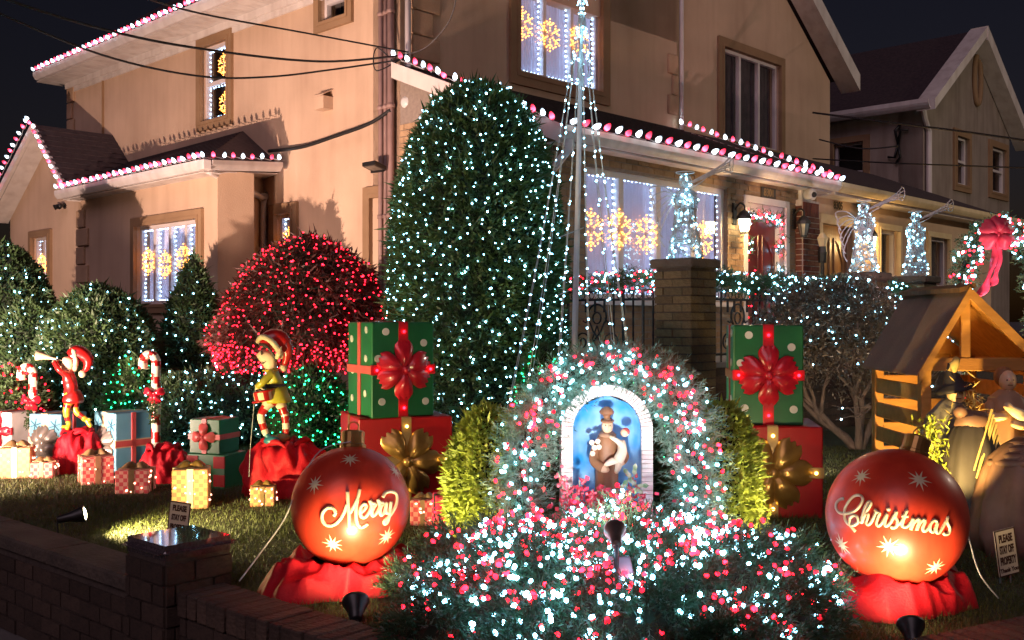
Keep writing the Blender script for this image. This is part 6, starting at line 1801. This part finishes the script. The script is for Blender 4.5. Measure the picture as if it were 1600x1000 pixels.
for px, py, lab in ((819, 36, 'orange snowflake light in the first pane of the upper front window'), (862, 54, 'orange snowflake light in the middle pane of the upper front window'), (908, 62, 'orange snowflake light behind the mast in the upper front window')):
    snowflake(lab, 'v', 0, px, py, .235)
for px, py, lab in ((346, 100, 'orange snowflake light in the upper sash of the tall window'), (348, 160, 'orange snowflake light in the lower sash of the tall window')):
    snowflake(lab, 'u', 0, px, py, .17)
for px, py, lab in ((228, 408, 'orange snowflake light in the first bay window light'), (254, 413, 'orange snowflake light in the second bay window light'), (283, 403, 'orange snowflake light in the third bay window light')):
    snowflake(lab, 'u', UB, px, py, .20)
snowflake('orange snowflake light in the gable window', 'u', UG, 62, 412, .18)
snowflake('orange snowflake light in the second pane of the gable window', 'u', UG, 73, 415, .18)
snowflake('orange snowflake light in the narrow window above the red shrub', 'u', 0, 448, 372, .16)
snowflake('orange snowflake light in the window beside the corner pipes', 'u', 0, 590, 362, .18)

# ================================================================== lights round the red door
dg = empty('door_garland', loc2w(PD[0], VP_, PD[2]), TH, 'red and white lit garland framing the red front door', 'garland')
rng = np.random.default_rng(41); P = []
for k in range(150):
    t = rng.uniform(0, 3)
    if t < 1: a, z = PD[0] + .10, PD[2] + t * (PD[3] - PD[2] - .15)
    elif t < 2: a, z = PD[0] + .1 + (t - 1) * (PD[1] - PD[0] - .2), PD[3] - .16
    else: a, z = PD[1] - .10, PD[2] + (t - 2) * (PD[3] - PD[2] - .15)
    P.append((a - PD[0] + rng.normal(0, .035), rng.uniform(-.03, .06), z - PD[2] + rng.normal(0, .035)))
P = np.array(P); wm = rng.uniform(0, 1, len(P)) < .55
octas('white_bulbs', P[wm], .013, M['b_white'], dg, rng); octas('red_bulbs', P[~wm], .013, M['b_red'], dg, rng)
Pn = np.repeat(P, 10, 0) + rng.normal(0, .03, (len(P) * 10, 3))
leaves('needles', Pn, rng.normal(0, 1, Pn.shape), .07, .012, M['bush'], dg, rng)

# ================================================================== fence garlands
def fence_garland(label, ax, c, a0, a1, z, rad, seed, nred, nwhite, sag=.03):
    rng = np.random.default_rng(seed); o = loc2w(c, a0, 0) if ax == 'u' else loc2w(a0, c, 0)
    root = empty('fence_garland', o, TH, label, 'garland')
    n = int(900 * (a1 - a0))
    a = rng.uniform(0, a1 - a0, n); off = unit(rng.normal(size=(n, 3))) * rad * rng.uniform(.1, 1, (n, 1))
    zz = z + sag * np.sin(a * 5)
    P = np.stack([off[:, 0], a, zz + off[:, 2]], 1) if ax == 'u' else np.stack([a, off[:, 1], zz + off[:, 2]], 1)
    D = off * 8 + rng.normal(0, .5, (n, 3))
    sprigs('needles', P, D, .06, 7, .035, .007, 'bush', root, rng)
    for nm, cnt, mt in (('red_bulbs', nred, 'b_red'), ('white_bulbs', nwhite, 'b_white')):
        if not cnt: continue
        a = rng.uniform(0, a1 - a0, cnt); th = rng.uniform(0, 2 * PI, cnt)
        q = rad * 1.05
        B = np.stack([q * np.cos(th), a, z + q * np.sin(th)], 1) if ax == 'u' else np.stack([a, q * np.cos(th), z + q * np.sin(th)], 1)
        octas(nm, B, .0115, M[mt], root, rng)
fence_garland('red and white lit garland on the fence panel beside the light tree', 'u', 0, VF + .25, VP_ - .05, RAIL + .09, .10, 5, 62, 62)
fence_garland('cool white lit garland along the fence behind the twiggy shrub', 'v', VF, .25, 3.6, RAIL + .09, .10, 6, 8, 150)
fence_garland('white lit garland on the fence between the two far pillars', 'v', VF, 4.15, 5.2, RAIL + .09, .10, 7, 0, 40)

# ================================================================== wire angels
def angel(u, label, h, seed, face=1, horn=True, wings=True, glow=1.0, drum=False):
    rng = np.random.default_rng(seed); rs = random.Random(seed)
    root = empty('wire_angel', loc2w(u, VF, 1.89), 0, label, 'wire angel', 'white wire angels on the pillars')
    prof = [(0, .17), (.12, .16), (.32, .12), (.48, .09), (.60, .125), (.69, .11), (.75, .04)]
    zs_ = [p[0] * h / .86 for p in prof]; rr_ = [p[1] for p in prof]
    def surf(a, z, k=1.0):
        r = np.interp(z, zs_, rr_) * k
        return Vector((r * math.cos(a), r * .8 * math.sin(a), z))
    mb = MB(); top = zs_[-1]
    for k in range(110):                      # crossing wires all over the gown
        a = rs.uniform(0, 6.28); z = rs.uniform(0, top); pts = [surf(a, z)]
        for _ in range(4):
            a += rs.gauss(0, .7); z = min(max(z + rs.gauss(0, .10), 0), top); pts.append(surf(a, z, rs.uniform(.9, 1.1)))
        mb.tube(pts, .0058, 3, cap=False)
    for z in (0, .2 * h, .45 * h, .62 * h): mb.tube([surf(a, z) for a in np.linspace(0, 2 * PI, 16, endpoint=False)], .006, 4, closed=True)
    mb.build('gown_frame', M['wire_white'], root)
    hc = Vector((0, 0, top + .065)); mb = MB()
    for k in range(10):
        t = unit(rng.normal(size=(1, 3)))[0]; e1_ = Vector(t).orthogonal().normalized(); e2_ = Vector(t).cross(e1_)
        mb.tube([hc + (e1_ * math.cos(a) + e2_ * math.sin(a)) * .065 for a in np.linspace(0, 2 * PI, 10, endpoint=False)], .0045, 3, closed=True)
    mb.tube([hc + Vector((.09 * math.cos(a), .09 * math.sin(a), .085)) for a in np.linspace(0, 2 * PI, 14, endpoint=False)], .006, 4, closed=True)
    mb.build('head_frame', M['wire_white'], root)
    if wings:
        mb = MB()
        for s in (0, 1, 2, 3, 4, 5):
            b = Vector((-face * .05, .05, top * .85)); t = Vector((-face * (.34 - .02 * s), .06, top * (1.0 - .13 * s))); mb.tube(catmull([b, (b + t) / 2 + Vector((0, 0, .07)), t, t + Vector((face * .05, 0, -.12))], 3), .008, 3, cap=False)
        mb.build('wing_frame', M['wire_white'], root)
    if horn:
        mb = MB(); b = hc + Vector((face * .03, -.05, -.03)); tip = hc + Vector((face * .42, -.14, .15)); d = tip - b
        for s in range(7):
            a = 2 * PI * s / 7; q1 = Vector((0, math.cos(a), math.sin(a))); mb.tube([b + q1 * .008, b + d * .6 + q1 * .022, b + d * .85 + q1 * .04, tip + q1 * .085], .006, 3, cap=False)
        for f_, r_ in ((.6, .022), (.85, .04), (1, .085)): mb.tube([b + d * f_ + Vector((0, r_ * math.cos(a), r_ * math.sin(a))) for a in np.linspace(0, 2 * PI, 9, endpoint=False)], .006, 3, closed=True)
        mb.tube([hc + Vector((0, -.03, -.10)), b + d * .3 + Vector((0, -.03, -.04)), b + d * .5], .006, 4)
        mb.build('trumpet_frame', M['wire_white'], root)
    P = [tuple(surf(rng.uniform(0, 6.28), z, 1.03)) for z in rng.uniform(0, top, int(66 * glow))] + [tuple(hc + Vector(unit(rng.normal(size=(1, 3)))[0]) * .065) for _ in range(10)]
    octas('bulbs', P, .0105, M['b_white'], root, rng)
angel(0.0, 'wire angel with trumpet on the near brick pillar before the porch window', .80, 1)
angel(3.89, 'wire angel with wings and raised trumpet beside the wall lantern', .86, 2)
angel(5.44, 'wire angel with raised trumpet nearest the red-bowed lit arch', .84, 3, wings=False)

# ================================================================== lit arch with red bow
ay = 10.0
ar = empty('lit_arch', (at(1550, 0, ay).x, ay, 0), 0, 'garland arch covered in red and white lights behind the stable', 'arch')
ap = [p - ar.location for p in catmull([at(1500, 770, ay), at(1498, 620, ay), at(1498, 500, ay), at(1508, 420, ay), at(1535, 370, ay), at(1570, 358, ay), at(1602, 385, ay), at(1620, 450, ay), at(1624, 560, ay), at(1624, 700, ay), at(1622, 770, ay)], 8)]
for p in ap: p.z = max(p.z, 0)
apn = np.array([tuple(p) for p in ap]); rng = np.random.default_rng(23)
i = rng.integers(0, len(apn), 2600); off = unit(rng.normal(size=(2600, 3))) * .13 * rng.uniform(.1, 1, (2600, 1))
Pa = apn[i] + off; Pa[:, 2] = np.maximum(Pa[:, 2], .02)
sprigs('needles', Pa, off * 8 + rng.normal(0, .5, off.shape), .07, 8, .04, .008, 'bush', ar, rng)
mb = MB(); mb.tube(ap, .04, 6); mb.build('arch_frame', M['hedge_core'], ar)
i = rng.integers(0, len(apn), 420); B = apn[i] + unit(rng.normal(size=(420, 3)) + np.array([[0, -.8, 0]])) * .135; B[:, 2] = np.maximum(B[:, 2], .05)
wm = rng.uniform(0, 1, 420) < .55
octas('white_bulbs', B[wm], .0125, M['b_white'], ar, rng); octas('red_bulbs', B[~wm], .0125, M['b_red'], ar, rng)
rb_ = empty('ribbon_bow', at(1557, 366, ay - .2), 0, 'big red ribbon bow with long tails on the lit arch', 'bow')
bow(rb_, (0, 0, 0), (1, 0, 0), (0, 0, 1), (0, -1, 0), .17, 'petal', (35, 80, 145, 215, 325), .5, .5)
def ribbon(parent, pts, w, mat):
    mb = MB(); P = catmull(pts, 6); vs = []
    for k, p in enumerate(P):
        q = Vector((w * (.7 + .3 * math.cos(k * .5)), .03 * math.sin(k * .8), .2 * w)); vs += [p - q, p + q]
    mb.add(vs, [(2 * k, 2 * k + 2, 2 * k + 3, 2 * k + 1) for k in range(len(P) - 1)])
    o = mb.build('ribbon_tail', M[mat], parent, smooth=True)
    sd = o.modifiers.new('thick', 'SOLIDIFY'); sd.thickness = .006
rl = rb_.location
ribbon(rb_, [Vector((0, 0, 0)), at(1552, 410, ay - .22) - rl, at(1538, 450, ay - .25) - rl, at(1524, 470, ay - .25) - rl], .05, 'petal')
ribbon(rb_, [Vector((.03, 0, 0)), at(1560, 410, ay - .2) - rl, at(1552, 440, ay - .2) - rl, at(1538, 452, ay - .2) - rl], .05, 'petal')

# ================================================================== the light tree on a mast
ty = 8.0; tb = at(893, 0, ty)
tr = empty('light_tree', (tb.x, ty, 0), 0, 'tall thin mast with white light strings fanning down like a tree', 'light tree')
lean = .085; TZ = 3.86
mb = MB(); mb.tube([(0, 0, 0), (lean * .5, 0, TZ / 2), (lean, 0, TZ)], [.026, .022, .016], 8); mb.build('mast', M['white_metal'], tr, smooth=True)
apex = Vector((lean, 0, TZ - .02)); rng = np.random.default_rng(61)
for k in range(12):
    a = 2 * PI * k / 12 + .2; e = Vector((.60 * math.cos(a), .60 * math.sin(a), .20))
    pts = [apex.lerp(e, t) + Vector((-.03 * math.sin(PI * t) * math.cos(a), -.03 * math.sin(PI * t) * math.sin(a), 0)) for t in np.linspace(0, 1, 14)]
    mb = MB(); mb.tube(pts, .0032, 4); mb.build('string_wire', M['wire_white'], tr)
    P = [tuple(apex.lerp(e, t) + Vector((-.03 * math.sin(PI * t) * math.cos(a), -.03 * math.sin(PI * t) * math.sin(a), 0))) for t in np.arange(.02 + .01 * (k % 3), 1, .052)]
    octas('bulbs', P, .0085, M['b_white'], tr, rng)
for z in (1.55, 2.0):
    mb = MB(); mb.tube([(lean * z / TZ, 0, z), (lean * z / TZ + .05, -.02, z + .02), (lean * z / TZ - .15, -.03, z - .06)], .004, 4)
    mb.build('tie', M['wire_white'], tr)
mb = MB()
for k in range(10):
    a = 2 * PI * k / 10; mb.tube([(lean, 0, TZ), (lean + .13 * math.cos(a), 0, TZ + .02 + .13 * math.sin(a))], [.012, .002], 5)
mb.build('star', M['b_white'], tr)

# ================================================================== the stable
F1, F2 = 6.5, 7.4
XL, XA, XR = at(1442, 0, F1).x, at(1508, 0, F1).x, 3.33
ZE, ZA = 1.036, 1.483
sb_ = empty('nativity_stable', ((XL + XR) / 2, F1, 0), 0, 'small open wooden stable with brown felt roof, lit from inside', 'stable')
sx0 = sb_.location.x
def tb_(name, x0, x1, y0, y1, z0, z1, mat='timber', bev=.004):
    mb = MB(); mb.box(x0 - sx0, x1 - sx0, y0 - F1, y1 - F1, z0, z1); return mb.build(name, M[mat], sb_, bevel=bev)
tb_('post', XL - .01, XL + .055, F1, F1 + .065, 0, ZE, 'timber'); tb_('post', XL - .01, XL + .055, F2 - .07, F2, 0, ZE)
tb_('post', XR - .055, XR, F1, F1 + .065, 0, ZE); tb_('post', XR - .055, XR, F2 - .065, F2, 0, ZE)
tb_('beam', XL - .01, XR, F1 - .014, F1, ZE - .06, ZE + .025)
tb_('beam', XL - .01, XR, F2, F2 + .014, ZE - .06, ZE + .02)
for z in (.10, .27, .44, .61, .78, .94):
    tb_('side_slat', XL - .002, XL + .014, F1 + .066, F2 - .071, z, z + .105, 'timber'); 
    tb_('side_slat', XR - .02, XR - .004, F1 + .066, F2 - .071, z, z + .105)
    if z < .7: tb_('back_slat', XL + .056, XR - .056, F2 - .03, F2 - .014, z, z + .125)
    else: tb_('back_slat', XL + .056, XL + .38, F2 - .03, F2 - .014, z, z + .125); tb_('back_slat', XL + .55, XR - .056, F2 - .03, F2 - .014, z, z + .125)
tb_('king_post', XA - .03, XA + .03, F1 - .012, F1 + .02, ZE + .026, ZA - .06)
def roofside(x0, z0, x1, z1, nm, mat, th, y0=F1 - .06, y1=F2 + .06):
    mb = MB(); mb.slab([(x0 - sx0, y0 - F1, z0), (x1 - sx0, y0 - F1, z1), (x1 - sx0, y1 - F1, z1), (x0 - sx0, y1 - F1, z0)], th); return mb.build(nm, M[mat], sb_)
sl = (ZA - ZE) / (XA - XL); sr_ = (ZA - ZE) / (XR - XA)
roofside(XL - .05, ZE - .05 * sl, XA, ZA, 'roof_board', 'timber', (0, 0, .012)); roofside(XA, ZA, XR + .06, ZE - .06 * sr_, 'roof_board', 'timber', (0, 0, .012))
roofside(XL - .06, ZE - .06 * sl + .014, XA, ZA + .014, 'roof_felt', 'roof_felt', (0, 0, .014)); roofside(XA, ZA + .014, XR + .07, ZE - .07 * sr_ + .014, 'roof_felt', 'roof_felt', (0, 0, .014))
for x0, z0, x1, z1 in ((XL - .055, ZE - .055 * sl - .05, XA, ZA - .05), (XA, ZA - .05, XR + .065, ZE - .065 * sr_ - .05)):
    mb = MB(); mb.slab([(x0 - sx0, -.075, z0), (x1 - sx0, -.075, z1), (x1 - sx0, -.075, z1 + .075), (x0 - sx0, -.075, z0 + .075)], (0, .018, 0)); mb.build('barge_board', M['timber'], sb_)
mb = MB(); mb.slab([(XA - .06 - sx0, -.06, ZA - .01), (XA + .04 - sx0, -.06, ZA + .02), (XA + .04 - sx0, F2 - F1 + .06, ZA + .02), (XA - .06 - sx0, F2 - F1 + .06, ZA - .01)], (0, 0, .03)); mb.build('ridge_cap', M['timber_dark'], sb_)
# gable infill at the back
mb = MB(); mb.slab([(XA + .03 - sx0, F2 - F1 - .03, ZE + .02), (XR - .05 - sx0, F2 - F1 - .03, ZE + .02), (XA + .03 - sx0, F2 - F1 - .03, ZA - .12)], (0, .012, 0)); mb.build('gable_board', M['timber'], sb_)
# ---- figures
def robed(label, px, base_d, prof, mat, headp=None, headr=.06, headmat='skin', folds=9, tilt=(0, 0), sc=(1, 1), name='nativity_figure', amp=.07):
    x = at(px, 0, base_d).x
    root = empty(name, (x, base_d, 0), 0, label, 'figure')
    def wob(a, t): return 1 + amp * math.sin(folds * a + 2.5 * t + 1.5 * math.sin(3 * t)) * (1.1 - t) + .04 * math.sin((folds * 2 + 1) * a)
    mb = MB(); mb.lathe(prof, 40, wob=wob)
    h = prof[-1][1]
    mb.v = [(x_ * sc[0] + tilt[0] * (z_ / h) ** 1.5, y_ * sc[1] + tilt[1] * (z_ / h) ** 1.5, z_) for x_, y_, z_ in mb.v]
    mb.build('robe', M[mat], root, smooth=True)
    if headp:
        mb = MB(); mb.ball(headp, headr, 14, 10, sc=(.88, .95, 1.12)); mb.ball(Vector(headp) + Vector((-.01, -headr * .95, 0)), headr * .2, 6, 5); mb.tube([Vector(headp) - Vector((0, 0, headr)), Vector(headp) - Vector((0, 0, headr * 2))], headr * .5, 8); mb.build('head', M[headmat], root, smooth=True)
        for s in (-1, 1):
            mb = MB(); mb.ball(Vector(headp) + Vector((s * headr * .34 - .008, -headr * .86, headr * .12)), headr * .09, 6, 5); mb.build('eye', M['hair'], root)
        mb = MB(); mb.tube([Vector(headp) + Vector((q * headr * .25 - .008, -headr * .86, -headr * .42)) for q in (-1, 0, 1)], headr * .06, 5); mb.build('mouth', M['robe_brown'], root)
    return root
r = robed('grey-cloaked figure in a dark pointed hat leaning in the stable', 1466, 6.28, [(.16, 0), (.17, .2), (.17, .45), (.16, .60), (.13, .72), (.07, .80), (.03, .83)], 'robe_grey', (.10, -.02, .85), .062, 'skin', 5, (.09, 0), (1.05, .8))
mb = MB(); mb.lathe([(.12, -.01), (.11, .012), (.065, .03), (.045, .08), (.02, .125), (.004, .16)], 14, (.10, 0, .88), axis=(-.25, 0, 1)); mb.build('hat', M['robe_dark'], r, smooth=True)
mb = MB(); mb.tube([(.08, 0, .98), (.10, 0, 1.03), (.12, 0, 1.07)], [.035, .03, .018], 8); mb.build('hat_band', M['straw'], r, smooth=True)
sr2 = np.random.default_rng(4)
P = np.array([(.13, -.09, .74)]) + sr2.normal(0, 1, (260, 3)) * np.array([[.04, .03, .09]])
leaves('straw_beard', P, sr2.normal(0, 1, (260, 3)) + np.array([[.2, -.6, -.4]]), .07, .008, M['straw'], r, sr2)
r = robed('dark-cloaked kneeling figure with brown hood before the stable', 1516, 5.98, [(.20, 0), (.20, .2), (.18, .4), (.15, .55), (.11, .66), (.06, .72)], 'robe_dark', None, .06, 'skin', 6, (.04, .06), (1, .8), amp=.12)
mb = MB(); mb.ball((.04, .06, .70), .085, 14, 10, sc=(1.3, 1, .8), wob=lambda d: 1 + .10 * math.sin(7 * d.x + 5 * d.z)); mb.ball((-.04, .04, .76), .04, 10, 8); mb.build('hood', M['robe_plum'], r, smooth=True)
r = robed('standing beige robed figure holding a child, lit from below', 1572, 6.34, [(.15, 0), (.15, .2), (.125, .5), (.115, .68), (.12, .74), (.10, .82), (.04, .87)], 'robe_tan', (0, -.02, .925), .058, 'skin', 8)
mb = MB(); mb.ball((-.005, .022, .948), .062, 14, 10, sc=(.95, .95, 1.05)); mb.build('hair', M['robe_brown'], r, smooth=True)
skin_body('arms', dict(a=(Vector((.10, 0, .80)), .04), b=(Vector((.13, -.08, .68)), .036), c=(Vector((.02, -.16, .66)), .03), d=(Vector((-.05, -.16, .68)), .022)), [('a', 'b', 0), ('b', 'c', 0), ('c', 'd', 1)], ['robe_tan', 'skin'], r)
skin_body('arms', dict(a=(Vector((-.10, 0, .80)), .04), b=(Vector((-.13, -.08, .70)), .034), c=(Vector((-.06, -.15, .72)), .022)), [('a', 'b', 0), ('b', 'c', 1)], ['robe_tan', 'skin'], r)
skin_body('child', dict(h=(Vector((-.09, -.17, .80)), .034), n=(Vector((-.06, -.17, .765)), .02), b=(Vector((-.01, -.17, .735)), .042), l=(Vector((.06, -.16, .70)), .03)), [('h', 'n', 1), ('n', 'b', 0), ('b', 'l', 0)], ['elf_white', 'skin'], r)
r = robed('brown robed figure seen from behind, bowing beside the lawn sign', 1598, 5.75, [(.27, 0), (.28, .12), (.26, .28), (.23, .42), (.20, .52), (.13, .60), (.07, .64)], 'robe_plum', None, .06, 'skin', 9, (.04, 0), (1, .9), amp=.12)
for k in range(4):
    mb = MB(); z = .60 - .035 * k; rr = .10 + .035 * k
    mb.tube([(.04 + rr * math.cos(a), rr * .9 * math.sin(a), z - .02 * math.sin(a)) for a in np.linspace(0, 2 * PI, 24, endpoint=False)], .022, 7, closed=True); mb.build('hood_fold', M['robe_plum'], r, smooth=True)
mb = MB(); mb.ball((.10, -.03, .72), .07, 14, 10); mb.build('head', M['robe_brown'], r, smooth=True)
strw = empty('straw_bundle', at(1540, 700, 5.9) * 1.0, 0, 'bundle of pale straw stalks leaning before the standing robed figure', 'straw'); strw.location.z = 0
for k in range(6):
    b = at(1522 + k * 4, 735 + (k % 2) * 12, 5.85); t = at(1550 + k * 2, 640 + 8 * k, 6.0); mb = MB(); mb.tube([b - strw.location, t - strw.location], [.005, .009], 5)
    mb.build('stalk', M['straw'], strw)
sp = np.random.default_rng(8); c = at(1457, 690, 5.95)
sprg = empty('evergreen_sprig', (c.x, c.y, 0), 0, 'upright yellow-green evergreen sprig behind the Christmas globe cap', 'plant')
P = np.stack([sp.normal(0, .035, 900), sp.normal(0, .03, 900), sp.uniform(.05, c.z + .13, 900)], 1); leaves('foliage', P, sp.normal(0, .6, (900, 3)) + np.array([[0, 0, .8]]), .045, .012, M['gold_leaf'], sprg, sp)
mb = MB(); mb.tube([(0, 0, 0), (0, 0, c.z)], .008, 5); mb.build('stem', M['bark'], sprg)

# ================================================================== garden spot lamps
def spot_lamp(label, loc, target, energy, color, spot=60, blend=.6, stake=True, size=.03, name='spot_lamp', rad=.045, ln=.13, lens='lens', body='plastic_black'):
    loc, target = Vector(loc), Vector(target)
    d = (target - loc).normalized()
    root = empty(name, (loc.x, loc.y, 0), 0, label, 'spot lamp')
    o = loc - root.location
    mb = MB(); mb.lathe([(rad * .35, -ln * .55), (rad * .45, -ln * .5), (rad * .55, -ln * .1), (rad * .95, ln * .35), (rad, ln * .42), (rad, ln * .5), (rad * .9, ln * .5), (rad * .82, ln * .3)], 18, o, axis=d); mb.build('lamp_head', M[body], root, smooth=True)
    mb = MB(); mb.lathe([(rad * .80, ln * .30), (rad * .84, ln * .46), (rad * .6, ln * .53), (rad * .2, ln * .56)], 16, o, axis=d); mb.build('lens', M[lens], root)
    if stake:
        mb = MB(); b = o - d * ln * .5; mb.tube([b, b + Vector((0, 0, -.02)), Vector((b.x, b.y, 0))], [.012, .011, .006], 6); mb.build('stake', M['plastic_black'], root)
    light('lamp_light', 'SPOT', loc + d * (ln * .62), energy, color, root, target, size, spot, blend)
    return root
# lamp on the lawn beside the wall
spot_lamp('lit black spot lamp tilted over the lawn beside the garden wall', (at(112, 806, 6.15).x, 6.15, .12), (-.75, 6.75, .50), 210, (1, .80, .34), 140, .7, rad=.05, ln=.15)
# lamps for the globes
spot_lamp('round ground lamp shining up at the Merry globe', (at(556, 0, 4.38).x, 4.38, .06), (at(548, 0, 5).x, 5.0, .50), 44, (1, .72, .36), 110, .8, rad=.06, ln=.10, size=.09)
spot_lamp('round ground lamp shining up at the Christmas globe', (at(1428, 0, 4.06).x, 4.08, .05), (at(1400, 0, 4.65).x, 4.65, .48), 44, (1, .72, .36), 110, .8, rad=.055, ln=.10, size=.09)
# shrine lamp with a small panel below
sl_ = spot_lamp('bronze spot lamp with small panel aimed at the shrine', (at(962, 0, 4.25).x, 4.25, .40), (at(948, 0, 5.6).x, 5.6, .60), 72, (1, .95, .92), 44, .5, rad=.048, ln=.17, body='bronze')
mb = MB(); c = Vector((.010, -.05, .27)); mb.slab([c + Vector((-.05, 0, .055)), c + Vector((.045, 0, .055)), c + Vector((.068, -.05, -.075)), c + Vector((-.022, -.05, -.075))], (0, .012, .006)); mb.build('panel', M['panel_lilac'], sl_, bevel=.003)
# added unseen fill lamps for gift towers, golden evergreens and twiggy shrub
spot_lamp('added low fill lamp in the grass between the Merry globe and golden evergreen', (-.50, 5.35, .05), (-.20, 6.0, .55), 46, (1, .80, .40), 120, .8, rad=.035, ln=.08)
spot_lamp('added low fill lamp in the grass between the Christmas globe and golden evergreen', (1.52, 5.35, .05), (1.24, 6.0, .55), 40, (1, .78, .40), 120, .8, rad=.035, ln=.08)
spot_lamp('added low fill lamp behind the gift tower lighting the twiggy shrub', (2.30, 8.2, .05), (3.35, 10.2, .85), 70, (1, .76, .54), 85, .8, rad=.04, ln=.09)
# stable lamp
spot_lamp('lamp in the grass lighting the stable from in front', (2.88, 6.12, .06), (2.95, 7.2, 1.05), 110, (1, .60, .16), 140, .6, rad=.04, ln=.09)
spot_lamp('added fill lamp on a stake behind the Christmas globe aimed at the stable roof', (2.34, 5.45, .30), (2.85, 6.6, 1.05), 90, (1, .64, .18), 80, .6, rad=.04, ln=.09)  # added to brighten the stable front
# flood lamps for the facades, on the lawn
spot_lamp('flood lamp on the lawn lighting the tan side wall', (-6.4, 7.6, .25), (-4.4, 15.0, 4.2), 2500, (1, .68, .53), 95, .7, rad=.07, ln=.16)
spot_lamp('flood lamp on the lawn lighting the upper front wall', (4.9, 8.6, .22), (2.3, 15.2, 5.2), 430, (1, .60, .58), 62, .8, rad=.06, ln=.14)
spot_lamp('added fill flood on the lawn softening the side wall shadows', (-4.6, 6.9, .2), (-1.6, 12.0, 2.2), 820, (1, .66, .52), 96, .9, rad=.06, ln=.14, size=.25)  # unseen lamp added to fill the wall shadows
# unseen street lamp added to light the far houses
sl2 = empty('added_street_lamp', (17.5, 13.5, -.5), 0, 'added tall street lamp, out of view, as fill for the far houses', 'street lamp')
mb = MB(); mb.tube([(0, 0, 0), (0, 0, 6.2), (-.25, .1, 6.9), (-1.0, .4, 7.1)], [.09, .07, .05, .04], 10); mb.build('pole', M['black_iron'], sl2, smooth=True)
mb = MB(); mb.lathe([(.10, 0), (.22, .04), (.16, .12), (.05, .16)], 12, (-1.15, .45, 7.0)); mb.build('lamp_head', M['plastic_black'], sl2, smooth=True)
mb = MB(); mb.lathe([(.14, -.04), (.17, -.005)], 12, (-1.15, .45, 7.0)); mb.build('lens', M['lens'], sl2)
light('added_street_light', 'POINT', (16.35, 13.95, 6.35), 650, (1, .82, .62), sl2, size=.12)
